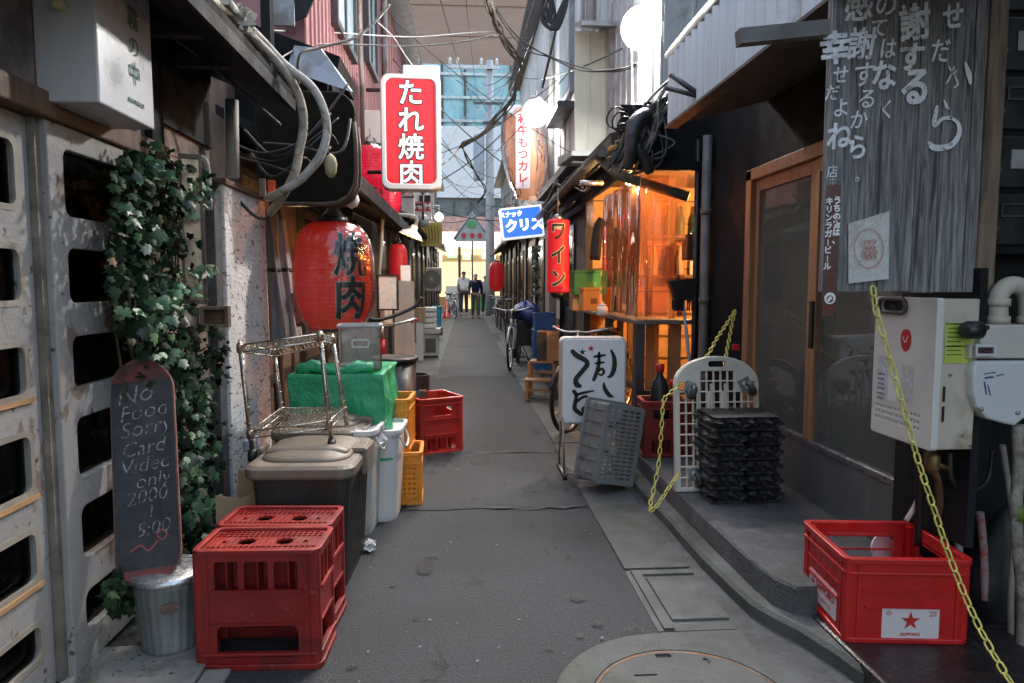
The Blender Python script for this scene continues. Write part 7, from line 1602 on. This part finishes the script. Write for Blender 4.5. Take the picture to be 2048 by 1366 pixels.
# ---------------------------------------------------------------- bicycles
def bicycle(name, lab, loc, rz, r=.3, frame_m=None, basket=False, grip_m=None, steer=0.0, rack=True):
    frame_m = frame_m or steel
    t = thing(name, lab, 'bicycle', loc, rz, 'bicycles along the alley')
    wb = r * 3.4
    tyre_m = rubber
    hub_r, hub_f = V((0, 0, r)), V((wb, 0, r)); bb = V((wb * .42, 0, r * .92)); st = V((wb * .33, 0, r * 2.35)); hd = V((wb * .86, 0, r * 2.45)); hl = V((wb * .89, 0, r * 2.1))
    for h, nm in ((hub_r, 'wheel'), (hub_f, 'wheel')):
        rm = MB(); rm.lathe([(r - .03, -.011), (r - .018, -.012), (r - .018, .012), (r - .03, .011), (r - .03, -.011)], h, 36, axis='y', cap=False)
        rm.lathe([(.001, -.04), (.018, -.04), (.018, .04), (.001, .04)], h, 12, axis='y', cap=False)
        for k in range(16):
            a = 2 * math.pi * k / 16; rm.tube([h + V((.015 * math.cos(a + .5), .025 * (1 if k % 2 else -1), .015 * math.sin(a + .5))), h + V(((r - .028) * math.cos(a), 0, (r - .028) * math.sin(a)))], .0013, 4, cap=False)
        wo = rm.build('wheel', steel, t)
        ty = MB(); ty.tube([h + V(((r - .012) * math.cos(2 * math.pi * k / 36), 0, (r - .012) * math.sin(2 * math.pi * k / 36))) for k in range(36)], .016, 8, closed=True); ty.build('tyre', tyre_m, wo)
        fd = MB(); ty = [h + V(((r + .022) * math.cos(a), 0, (r + .022) * math.sin(a))) for a in [rad(20 + 10 * k) for k in range(13)]]; fd.tube(ty, .018, 6); fd.build('mudguard', frame_m, t)
    b = MB()
    for p, q, rr in ((bb, st, .016), (bb, hl, .019), (st + (bb - st) * .25, hd + (hl - hd) * .5, .014), (bb, hub_r + V((0, .03, 0)), .009), (bb, hub_r - V((0, .03, 0)), .009), (st, hub_r + V((0, .03, 0)), .008), (st, hub_r - V((0, .03, 0)), .008), (hd, hl, .019)): b.tube([p, q], rr, 8)
    for s_ in (-1, 1): b.tube(smooth([hl + V((0, 0, -.02)), hl + V((.02, s_ * .035, -.04)), hub_f + V((0, s_ * .04, 0))], 5), .01, 6)
    b.build('frame', frame_m, t)
    b = MB(); hb = hd + V((-.02, 0, .12)); b.tube([hd, hb], .012, 8); ca = math.cos(steer)
    b.tube(smooth([hb + V((-.14, -.27, .02)), hb + V((-.02, -.24, .03)), hb + V((.04, -.1, 0)), hb, hb + V((.04, .1, 0)), hb + V((-.02, .24, .03)), hb + V((-.14, .27, .02))], 5), .01, 8); ho = b.build('handlebar', steel, t)
    for s_ in (-1, 1):
        b = MB(); b.tube([hb + V((-.15, s_ * .272, .02)), hb + V((-.04, s_ * .25, .027))], .016, 8); b.build('grip', grip_m or blk_pl, ho)
        b = MB(); b.tube([hb + V((.0, s_ * .2, .03)), hb + V((-.08, s_ * .24, -.0))], .006, 6); b.build('brake_lever', blk_pl, ho)
    b = MB(); sd = st + V((-.02, 0, .1)); b.tube([st, sd], .013, 8)
    loft(b, [[sd + V((x - .02, y * s_, z)) for x, y in ((.16, .012), (.05, .05), (-.06, .09), (-.12, .07), (-.13, 0), (-.12, -.07), (-.06, -.09), (.05, -.05), (.16, -.012))] for s_, z in ((.9, -.01), (1, .015), (.95, .04), (.7, .05))]); b.build('saddle', blk_pl, t)
    b = MB(); b.lathe([(.03, -.05), (.075, -.05), (.075, -.045), (.03, -.045)], bb, 20, axis='y')
    for s_ in (-1, 1): b.tube([bb + V((0, s_ * .06, 0)), bb + V((s_ * .1, s_ * .07, -s_ * .12))], .008, 6); c_ = bb + V((s_ * .1, s_ * .11, -s_ * .12)); b.box(c_ - V((.04, .04, .01)), c_ + V((.04, .04, .01)))
    b.build('crank', steel_dk, t)
    if basket:
        b = MB(); c_ = hd + V((.17, 0, .05)); 
        for k in range(7):
            z = c_.z - .12 + k * .037; w_ = .11 + .03 * k / 6; b.tube([V((c_.x - w_, -w_ - .03, z)), V((c_.x + w_, -w_ - .03, z)), V((c_.x + w_, w_ + .03, z)), V((c_.x - w_, w_ + .03, z))], .003, 4, closed=True)
        for k in range(24):
            s_, u = k // 6, (k % 6) / 6; lo, hi = .11, .14; P = lambda w_: ((-w_ + 2 * w_ * u, -w_ - .03), (w_, -w_ - .03 + (2 * w_ + .06) * u), (w_ - 2 * w_ * u, w_ + .03), (-w_, w_ + .03 - (2 * w_ + .06) * u))[s_]
            a_, e = P(lo), P(hi); b.tube([V((c_.x + a_[0], a_[1], c_.z - .12)), V((c_.x + e[0], e[1], c_.z + .102))], .0025, 4)
        b.build('basket', steel_dk, t)
    if rack:
        b = MB(); b.box((-.2, -.06, r * 2.1), (.15, .06, r * 2.1 + .012)); 
        for s_ in (-1, 1): b.tube([V((-.1, s_ * .06, r * 2.1)), hub_r + V((0, s_ * .04, 0))], .005, 5)
        b.build('rear_rack', steel_dk, t)
    b = MB(); b.tube([hub_r + V((.03, .06, 0)), V((-.08, .16, .01))], .008, 6); b.build('kickstand', steel_dk, t)
    return t
white_fr = M('white_bike_paint', (.6, .62, .64), .3, var=.08, bump=.02)
dark_fr = M('dark_bike_paint', (.03, .03, .035), .3, var=.2, bump=.02)
red_fr = M('red_bike_paint', (.4, .015, .02), .3, var=.1, bump=.02)
brown_gr = M('tan_grip', (.3, .13, .06), .6)
p = onz(1138, 868); bicycle('bicycle', 'dark bicycle with tan grips parked behind the white standing sign', (p.x + .565, p.y + .76, 0), rad(-128), r=.27, frame_m=dark_fr, grip_m=brown_gr)
p = onz(1030, 742); bicycle('bicycle', 'white framed bicycle parked by the wooden step stool on the right', (p.x + .12, p.y + 1.0, 0), rad(-101), r=.28, frame_m=white_fr)
p = at(785, 700, 5.2); bicycle('bicycle', 'red bicycle with red grip behind the green sheet on the left', (-.78, 6.15, 0), rad(-80), r=.3, frame_m=red_fr, grip_m=red_pl)
for i, (x, y, rz_, lab, bk) in enumerate(((.93, 15.2, -95, 'dark bicycle with wire basket on the right in the distance', True), (.85, 18.6, -88, 'dark bicycle farther back near the right red lantern', True), (-.62, 24.6, -75, 'pale bicycle at the far left end of the alley', True), (-.35, 26.6, -100, 'silver bicycle at the alley end near the walkers', False))):
    bicycle('bicycle', lab, (x, y, 0), rad(rz_), r=.3, frame_m=(dark_fr, dark_fr, white_fr, steel)[i], basket=bk)
# ---------------------------------------------------------------- step stool, boxes, crates on the right
YT = 6.8; p = onz(1085, 798); YT = p.y
oak = M('orange_oak', (.4, .2, .08), .55, var=.25, vs=6, stretch=(1, 5, 5), bump=.05)
t = thing('step_stool', 'two step wooden stool carrying a small orange box', 'stool', (at(1085, 790, YT).x, YT + .1, 0), rad(-12))
k_ = YT / FPX; w_ = 62 * k_ / 2; zu, zl = at(1085, 722, YT + .1).z, at(1075, 757, YT - .02).z
for z, y0, y1, w2, nm in ((zu, -.02, .22, .8, 'seat'), (zl, -.22, -.02, 1.0, 'tread')):
    b = MB(); b.box((-w_ * w2, y0, z - .02), (w_ * w2, y1, z), bev=.003); b.build(nm, oak, t)
for x in (-1, 1):
    for y0, y1, z in ((-.2, -.19, zl - .021), (.0, .0, zu - .021), (.2, .21, zu - .021)):
        b = MB(); b.box((x * w_ * .82 - .016, y0 - .014, 0), (x * w_ * .82 + .016, y0 + .014, z)); b.build('leg', oak, t)
for z, y in ((zl * .5, -.19), (zu * .6, .2)):
    b = MB(); b.box((-w_ * .8, y - .01, z - .012), (w_ * .8, y + .01, z + .012)); b.build('stretcher', oak, t)
p0, p1 = at(1078, 722, YT + .06), at(1122, 664, YT + .06)
t = thing('wooden_box', 'orange and black wooden box standing on the step stool', 'box', ((p0.x + p1.x) / 2, YT + .17, zu + .001), rad(-12)); hw, hz_ = (p1.x - p0.x) / 2, p1.z - zu
b = MB(); b.plate(rrect(-hw, -.1, hw, .1, .004), [rrect(-hw + .01, -.09, hw - .01, .09, .003)], hz_); b.build('side', oak, t); b = MB(); b.box((-hw, -.102, .002), (-hw * .1, -.1005, hz_ - .002)); b.box((-hw - .002, -.1, .002), (-hw - .0005, .1, hz_)); b.build('dark_panel', M('dark_panel', (.04, .035, .03), .6), t); b = MB(); b.box((-hw + .011, -.089, .002), (hw - .011, .089, .012)); b.build('bottom', oak, t)
for px0, px1, pyb, pyt, Y, lab in ((1068, 1112, 740, 660, 8.3, 'blue crate behind the step stool, lower one'), (1070, 1110, 660, 626, 8.35, 'blue crate behind the step stool, upper one')):
    a_, c_ = at(px0, pyb, Y), at(px1, pyt, Y); t = thing('blue_crate', lab, 'crate', ((a_.x + c_.x) / 2, Y + .15, max(0, a_.z)), 0, 'blue crates by the stool'); mesh_crate(t, c_.x - a_.x, .28, c_.z - max(0, a_.z), blue_pl)
b = MB(); c_ = at(1052, 620, 10.2); secs = []
for s_, z in ((1, -.25), (1.02, -.05), (.85, .08), (.4, .16), (.05, .19)): secs.append([c_ + V((.2 * s_ * math.cos(a) * (1 + .15 * math.sin(4 * a)), .4 * s_ * math.sin(a), z * .6 + .03 * math.sin(5 * a))) for a in [2 * math.pi * j / 28 for j in range(28)]])
loft(b, secs, smooth=True); tag(b.build('blue_cover', M('navy_tarp', (.02, .04, .2), .5, bump=.3, bs=14), w=True), 'dark blue cover draped over goods on the right', 'tarpaulin')
t = thing('covered_cart', 'small cart beneath the dark blue cover on the right', 'cart', (c_.x, c_.y, 0)); b = MB(); b.box((-.18, -.36, .28), (.18, .36, c_.z - .13), bev=.01); b.build('box', wood_dk, t)
for x in (-.15, .15):
    for y in (-.3, .3): b = MB(); b.tube([(x, y, 0.03), (x, y, .28)], .02, 6); b.build('leg', steel_dk, t)
p = at(1109, 470, 9.6); b = MB(); m = FR(1.2, 0, 0); 
for k in range(3): z = 1.5 - k * .32; b.plate(rrect(-9.0, z - .14, -8.7, z + .1, .004), (), .006, m)
tag(b.build('poster_strip', paper_w, w=True), 'pale papers pasted on the dark shop front past the stall', 'poster')
iv2 = thing('wall_vine', 'thin grey green vine on the cream wall past the wine lantern', 'plant', (1.1, 10.1, .6)); b = MB()
for k in range(110): leaf(b, at(1070 + rnd.uniform(-6, 10), rnd.uniform(490, 590), 9.9 + rnd.uniform(0, .2)), .05, (0, -1, .3))
b.build('foliage', M('dusty_leaves', (.12, .15, .13), .6, var=.4, island=.5), iv2, w=True); b = MB(); b.tube(smooth([at(1070, 600, 10), at(1074, 560, 10), at(1068, 520, 10), at(1072, 480, 10)], 5), .008, 5); b.build('stem', MATS['ivy_stem'], iv2, w=True)
# ---------------------------------------------------------------- left row, middle distance
def ac_unit(px, pyb, Y, lab, w=.62, h=.5, z=None, rz=0.0):
    p = at(px, pyb, Y); t = thing('ac_unit', lab, 'air conditioner', p, rz, 'outdoor air conditioner units')
    b = MB(); b.box((-w / 2, 0, 0), (w / 2, .25, h), bev=.01); b.build('case', M('ac_beige', (.5, .5, .47), .5, var=.08, bump=.03), t)
    b = MB(); b.plate(circ(0, h / 2, h * .4, 28), (), .002, XZ(-w * .12, -.001, 0)); fn = b.build('fan_opening', ink, t)
    b = MB()
    for k in range(5): b.plate(circ(0, h / 2, h * (.38 - .075 * k), 28), [circ(0, h / 2, h * (.365 - .075 * k), 28)], .004, XZ(-w * .12, -.006, 0))
    for k in range(8): a = math.pi * k / 8; b.tube([(-w * .12 + h * .38 * math.cos(a), -.007, h / 2 + h * .38 * math.sin(a)), (-w * .12 - h * .38 * math.cos(a), -.007, h / 2 - h * .38 * math.sin(a))], .003, 4)
    b.build('grille', white_pl, fn)
    for x in (-w * .35, w * .35): b = MB(); b.box((x - .03, .02, -.05), (x + .03, .23, 0)); b.build('foot', steel_dk, t)
ac_unit(867, 582, 13.2, 'beige air conditioner unit mounted below the yellow sign', .3, .44)
def box_thing(name, lab, cat, px0, py0, px1, py1, Y, dep, mt, parts=()):
    a_, c_ = at(px0, py0, Y), at(px1, py1, Y); z0 = min(a_.z, c_.z); 
    t = thing(name, lab, cat, ((a_.x + c_.x) / 2, Y + dep / 2, z0)); b = MB(); b.box((a_.x, Y, a_.z), (c_.x, Y + dep, c_.z), bev=.008); b.build('body', mt, t, w=True)
    for nm, (u0, v0, u1, v1), pm in parts:
        w_, h_ = c_.x - a_.x, abs(c_.z - a_.z); b = MB(); b.box((a_.x + w_ * u0, Y - .004, z0 + h_ * v0), (a_.x + w_ * u1, Y - .0005, z0 + h_ * v1)); b.build(nm, pm, t, w=True)
    return t
t = box_thing('pale_pedestal', 'worn white pedestal on the left pavement', 'pedestal', 846, 712, 876, 668, 10.9, .35, M('worn_white', (.45, .45, .4), .8, var=.2, bump=.2), (('panel', (.15, .15, .85, .8), concrete),))
box_thing('pedestal_slab', 'white slab lying on the worn pedestal', 'slab', 843, 668, 880, 658, 10.85, .45, M('worn_white', ()))
box_thing('cardboard_carton', 'small tan carton stacked above the white pedestal', 'carton', 830, 644, 850, 615, 10.5, .2, cardboard, (('tape', (.42, 0, .58, 1), M('packing_tape', (.45, .36, .22), .4)),))
b = MB(); a_ = at(840, 700, 10.55); b.box((a_.x - .05, 10.5, 0), (a_.x + .05, 10.66, at(840, 645, 10.5).z - .002)); tag(b.build('carton_stand', white_pl, base=(a_.x, 10.58, 0)), 'narrow white stand below the tan carton', 'stand')
for k in range(4): box_thing('white_tray', f'white tray stacked on the pedestal, {("lowest", "second", "third", "topmost")[k]} of four', 'tray', 846, 656 - k * 11, 872, 648 - k * 11, 10.95, .3, white_pl)
t = thing('blue_bin', 'bright blue tapered bin beyond the white pedestal', 'bin', (at(874, 655, 14.6).x, 14.7, at(874, 654, 14.6).z)); hb_ = at(874, 612, 14.6).z - at(874, 654, 14.6).z; tapered_bin(t, .2, .25, hb_, M('sky_blue_plastic', (.06, .3, .45), .45), M('sky_blue_plastic', ()))
z_ = at(874, 655, 14.6).z; box_thing('bin_stand', 'low grey stand under the blue bin', 'stand', 864, 671, 885, 655.5, 14.62, .25, concrete) if z_ > .02 else None
p = onz(893, 636); t = thing('traffic_cone', 'red and white traffic cone at the far left kerb', 'cone', p); hc_ = 34 / FPX * p.y
b = MB(); b.lathe([(hc_ * .24, .04), (hc_ * .2, .05), (hc_ * .04, hc_), (.001, hc_)], seg=20); b.build('body', red_pl, t); b = MB(); b.box((-hc_ * .27, -hc_ * .27, 0), (hc_ * .27, hc_ * .27, .04), bev=.01); b.build('base', red_pl, t); b = MB(); b.lathe([(hc_ * .145, hc_ * .42), (hc_ * .105, hc_ * .6)], seg=20, cap=False); b.build('white_band', white_pl, t)
t = box_thing('yellow_sign', 'yellow wall sign with brown print over the left pavement', 'sign', 841, 492, 884, 445, 12.4, .12, M('yellow_sign_face', (.6, .5, .1), .5, var=.25, vs=6), ())
b = MB(); m = XZ(0, 12.395, 0)
for k in range(5): a_ = at(850 + k * 6, 452, 12.4); c_ = at(852 + k * 6, 486, 12.4); b.stroke([(a_.x, a_.z), (a_.x + .02, (a_.z + c_.z) / 2), (c_.x, c_.z)], .025, m)
b.build('brush_mark', M('olive_ink', (.3, .22, .05), .6), t, w=True)
t = box_thing('camera_sign', 'white sign with red MFM lettering and camera picture', 'sign', 828, 440, 862, 388, 11.2, .1, M('soft_white', (.6, .6, .6), .5), ())
b = MB(); a_ = at(845, 413, 11.19); b.box((at(829, 404, 11.19).x, 11.185, at(829, 422, 11.19).z), (at(861, 404, 11.19).x, 11.195, at(829, 404, 11.19).z)); b.build('red_band', red_ink, t, w=True)
b = MB(); b.text('MFM', .13, fr((a_.x, 11.182, a_.z), (1, 0, 0), (0, 0, 1)), t=.001, offset=.004); b.build('lettering', ink_w, t, w=True)
b = MB(); c_ = at(850, 397, 11.18); b.lathe([(.001, 0), (.05, 0), (.05, .02)][::-1], c_, 16, axis='y'); b.box(c_ + V((-.09, -.004, -.05)), c_ + V((.09, .004, .05))); b.build('camera_mark', ink, t, w=True)
t = thing('security_camera', 'grey dome camera under the white MFM sign', 'camera', at(845, 445, 10.6)); p = at(846, 442, 10.6); b = MB(); b.lathe([(.001, -.1), (.07, -.07), (.1, 0), (.1, .06), (.03, .1)], p, 18); b.build('dome', M('dome_gray', (.35, .36, .36), .4), t, w=True); b = MB(); b.tube([p + V((0, 0, .1)), p + V((0, 0, .25)), p + V((-.25, .1, .25))], .02, 6); b.build('bracket', steel_dk, t, w=True)
b = MB(); b.tube(smooth([at(742, 425, 8.4), at(790, 400, 8.2), at(812, 380, 8.1)], 4), .012, 6); b.tube([at(768, 400, 8.4), at(798, 420, 8.3)], .012, 6); tag(b.build('sign_strut', steel, w=True), 'thin metal strut holding signs over the left row', 'strut')
box_thing('gray_light_box', 'pale grey light box behind the clamp lamp', 'sign', 802, 445, 828, 392, 9.4, .15, M('soft_white', ()), (('trim', (0, .92, 1, 1), steel_dk),))
# things on the grill shop front
for k, (px, py, w2, h2, Y) in enumerate(((775, 585, .09, .14, 5.5), (772, 630, .07, .1, 5.6))):
    b = MB(); m = fr(at(px, py, Y), (1, .6, 0), (0, 0, 1)); b.plate(rrect(-w2, -h2, w2, h2, .004), [rrect(-w2 + .012, -h2 + .012, w2 - .012, h2 - .012, .003)], .014, m); o = tag(b.build('picture_frame', blk_pl, w=True), ('larger', 'smaller')[k] + ' black framed notice on the grill shop front', 'frame'); b = MB(); b.plate(rrect(-w2 + .01, -h2 + .01, w2 - .01, h2 - .01, .003), (), .006, m); b.build('sheet', M('aged_paper', (.5, .47, .42), .7, var=.2, vs=18), o, w=True)
b = MB(); b.tube(smooth([at(756, 620, 5.7), at(758, 560, 5.7), at(762, 500, 5.7), at(766, 430, 5.7)], 4), .014, 8); tag(b.build('wall_pipe', M('pipe_gray', ()), w=True), 'pale vertical pipe on the grill shop front', 'pipe')
b = MB(); p = at(752, 640, 5.0); b.tube(smooth([p + V((-.15, 0, .1)), p, p + V((.25, .1, .08)), p + V((.32, .1, .16))], 5), .013, 6); tag(b.build('bent_rod', blk_pl, w=True), 'black bent rod above the red bicycle', 'rod')
for i, (px, py, lab) in enumerate(((740, 1102, 'crumpled pale tissue on the road by the brown pail'), (915, 942, 'green leaf scrap lying on the road'), (1092, 938, 'tiny pale paper scrap on the road near the sign'))):
    p = onz(px, py); b = MB(); s_ = (.035, .02, .014)[i]
    for k in range((12, 3, 2)[i]): b.add([p + V((rnd.uniform(-s_, s_), rnd.uniform(-s_, s_), .006 + rnd.uniform(0, s_ * (1.2 if i == 0 else .3)))) for _ in range(4)], [(0, 1, 2), (0, 2, 3)])
    tag(b.build(('tissue', 'leaf_scrap', 'paper_scrap')[i], (paper_w, M('leaf_green', (.1, .2, .04), .6), paper_w)[i], w=True), lab, 'litter')
b = MB()
for k in range(150):
    Y = 1.75 + 9 * rnd.random() ** 1.7; p = V((rnd.uniform(-.45, .9), Y, .0075)); s_ = rnd.choice([.002, .003, .004, .006]); a = rnd.uniform(0, 6)
    b.add([p + V((s_ * math.cos(a + k2 * 1.3) * rnd.uniform(.6, 1.2), s_ * math.sin(a + k2 * 1.3), rnd.uniform(0, .002))) for k2 in range(5)], [(0, 1, 2, 3, 4)])
o = b.build('grit', M('pale_grit', (.2, .2, .195), .8, var=.5, vs=40, bump=0)); o['kind'] = 'stuff'
b = MB()
for k in range(260):
    p = V((rnd.gauss(-1.0, .08), rnd.uniform(1.7, 2.6), .024)) if k < 120 else V((1.0 + rnd.gauss(0, .02), rnd.uniform(3.4, 4.6), .06)); leaf(b, p, rnd.uniform(.008, .018), (0, 0, 1))
o = b.build('weeds', M('small_weeds', (.08, .13, .04), .6, island=.5)); o['kind'] = 'stuff'

# ---------------------------------------------------------------- people
def skin_mesh(name, joints, edges, mat, parent, sub=1):
    me = bpy.data.meshes.new(name); me.from_pydata([j[0] for j in joints], edges, [])
    o = bpy.data.objects.new(name, me); COL.objects.link(o)
    md = o.modifiers.new('s', 'SKIN'); md.use_smooth_shade = True
    for i, j in enumerate(joints):
        r_ = j[1]; me.skin_vertices[0].data[i].radius = (r_, r_) if not isinstance(r_, tuple) else r_
    me.skin_vertices[0].data[0].use_root = True
    o.modifiers.new('d', 'SUBSURF').levels = sub
    bpy.context.view_layer.update(); dg = bpy.context.evaluated_depsgraph_get()
    m2 = bpy.data.meshes.new_from_object(o.evaluated_get(dg)); bpy.data.objects.remove(o)
    m2.materials.clear(); m2.materials.append(mat)
    k = bpy.data.objects.new(name, m2); COL.objects.link(k); k.parent = parent
    return k
def person(lab, px, py, Y, hgt, rz, top_m, leg_m, hair_m, skin_c, stride=.16, long_sleeve=True, bag=None):
    p = onz(px, py); p = at(px, py, Y); t = thing('person', lab, 'person', (p.x, Y, 0), rz); k = hgt / 1.72
    J = {}; S_ = lambda x, y, z: V((x * k, y * k, z * k))          # facing -Y
    pel, waist, chest, neck, head = S_(0, 0, .95), S_(0, .0, 1.1), S_(0, -.01, 1.33), S_(0, -.01, 1.48), S_(0, -.025, 1.6)
    top = S_(0, -.015, 1.69); L = {}
    for s_ in (-1, 1):
        f = -stride * s_; L[s_] = dict(hip=S_(s_ * .09, 0, .9), knee=S_(s_ * .095, f * .55 - .03, .5), ank=S_(s_ * .09, f + .02, .09), toe=S_(s_ * .1, f - .13, .035), sh=S_(s_ * .19, 0, 1.42), el=S_(s_ * .25, f * -.35 + .04, 1.14), wr=S_(s_ * .25, f * -.7 - .04, .91), pm=S_(s_ * .25, f * -.75 - .06, .84))
    joints = [(pel, .14 * k), (waist, (.13 * k, .1 * k)), (chest, (.155 * k, .11 * k)), (neck, .055 * k), (head, (.075 * k, .095 * k)), (top, .06 * k)]; E = [(0, 1), (1, 2), (2, 3), (3, 4), (4, 5)]
    for s_ in (-1, 1):
        d = L[s_]; n = len(joints); joints += [(d['hip'], .085 * k), (d['knee'], .055 * k), (d['ank'], .04 * k), (d['toe'], .035 * k)]; E += [(0, n), (n, n + 1), (n + 1, n + 2), (n + 2, n + 3)]
        n = len(joints); joints += [(d['sh'], .06 * k), (d['el'], .042 * k), (d['wr'], .028 * k), (d['pm'], .03 * k)]; E += [(2, n), (n, n + 1), (n + 1, n + 2), (n + 2, n + 3)]
        pm = d['pm']
        for q, (dx, dy, ln) in enumerate(((.0, -.03, .075), (.0, -.01, .085), (0, .01, .08), (0, .03, .065))):
            a_ = len(joints); joints += [(pm + S_(-s_ * .005, dy, -.035), .0095 * k), (pm + S_(-s_ * .012, dy * 1.1 - .006, -.035 - ln * .55), .0085 * k), (pm + S_(-s_ * .025, dy * 1.1 - .012, -.035 - ln), .007 * k)]; E += [(n + 3, a_), (a_, a_ + 1), (a_ + 1, a_ + 2)]
        a_ = len(joints); joints += [(pm + S_(-s_ * .02, -.035, -.01), .01 * k), (pm + S_(-s_ * .03, -.05, -.05), .008 * k)]; E += [(n + 3, a_), (a_, a_ + 1)]
    skin = M('skin_tone', skin_c, .6, var=.06, bump=.02)
    body = skin_mesh('body', joints, E, skin, t, 2)
    # clothes follow the same joints, a little wider
    jt = [(pel + S_(0, 0, .03), (.165 * k, .13 * k)), (waist, (.165 * k, .125 * k)), (chest, (.18 * k, .135 * k)), (neck - S_(0, 0, .05), .075 * k)]; e2 = [(0, 1), (1, 2), (2, 3)]
    for s_ in (-1, 1):
        d = L[s_]; n = len(jt); end = d['wr'] if long_sleeve else d['sh'].lerp(d['el'], .85); jt += [(d['sh'], .078 * k), (d['el'] if long_sleeve else d['sh'].lerp(d['el'], .5), .058 * k), (end, .046 * k)]; e2 += [(2, n), (n, n + 1), (n + 1, n + 2)]
    skin_mesh('jacket' if long_sleeve else 'shirt', jt, e2, top_m, t, 2)
    jt = [(pel + S_(0, 0, .02), (.15 * k, .12 * k))]; e2 = []
    for s_ in (-1, 1): d = L[s_]; n = len(jt); jt += [(d['hip'], .105 * k), (d['knee'], .078 * k), (d['ank'] + S_(0, 0, .0), .062 * k)]; e2 += [(0, n), (n, n + 1), (n + 1, n + 2)]
    skin_mesh('trousers', jt, e2, leg_m, t, 2)
    for s_ in (-1, 1):
        d = L[s_]; skin_mesh('shoe', [(d['ank'] - S_(0, -.03, .035), .048 * k), (d['ank'] - S_(0, .04, .045), .045 * k), (d['toe'] - S_(0, 0, .0), .04 * k)], [(0, 1), (1, 2)], blk_pl, t)
    b = MB()
    for sc in range(1): b.lathe([(.092 * k * math.cos(a_), .095 * k * math.sin(a_)) for a_ in [rad(-5 + 95 * i / 8) for i in range(9)]], head + S_(0, .022, .035), 20)
    b.build('hair', hair_m, t)
    b = MB(); h = head
    for s_ in (-1, 1): b.lathe([(.001, -.01 * k), (.011 * k, 0), (.001, .006 * k)][::-1], h + S_(s_ * .032, -.092, .012), 8, axis='y')
    b.build('eyes', ink, t)
    b = MB(); b.tube([h + S_(0, -.09, .015), h + S_(0, -.112, -.018), h + S_(0, -.09, -.024)], .011 * k, 6); b.build('nose', skin, t)
    b = MB(); b.tube([h + S_(-.024, -.09, -.05), h + S_(0, -.097, -.048), h + S_(.024, -.09, -.05)], .006 * k, 6); b.build('mouth', M('lip_tone', (.3, .12, .1), .6), t)
    for s_ in (-1, 1): b = MB(); b.lathe([(.001, -.012 * k), (.024 * k, -.006 * k), (.024 * k, .006 * k), (.001, .012 * k)], h + S_(s_ * .082, .01, 0), 10, axis='x'); b.build('ear', skin, t)
    if bag:
        b = MB(); c_ = L[1]['pm'] + S_(.02, 0, -.2); loft(b, [[c_ + V((x * .1 * s_, y * .06 * s_, z)) for x, y in ((1, 1), (-1, 1), (-1, -1), (1, -1))] for s_, z in ((.8, -.17), (1, -.1), (.9, .05), (.3, .1))]); b.build('handbag', bag, t)
    return t
navy = M('navy_knit', (.015, .025, .075), .85); khaki = M('khaki_cloth', (.22, .18, .14), .85); gray_h = M('gray_hair', (.3, .29, .28), .7); blk_h = M('black_hair', (.012, .011, .01), .6)
person('man in navy cardigan and khaki trousers walking toward the camera', 951, 636, 23.9, 1.54, rad(6), navy, khaki, gray_h, (.42, .25, .18))
person('man in white shirt and dark trousers walking behind the navy cardigan', 928, 632, 26.3, 1.66, rad(-4), M('white_shirt', (.7, .7, .7), .8), M('dark_trousers', (.03, .03, .04), .8), blk_h, (.42, .25, .18), stride=-.14, long_sleeve=False)
person('person in grey top and dark trousers beside the utility pole', 971, 630, 27, 1.5, rad(12), M('gray_top', (.3, .31, .33), .85), M('dark_trousers', ()), M('brown_hair', (.06, .04, .03), .6), (.42, .25, .18), stride=.12, bag=M('yellow_bag', (.6, .5, .1), .6))
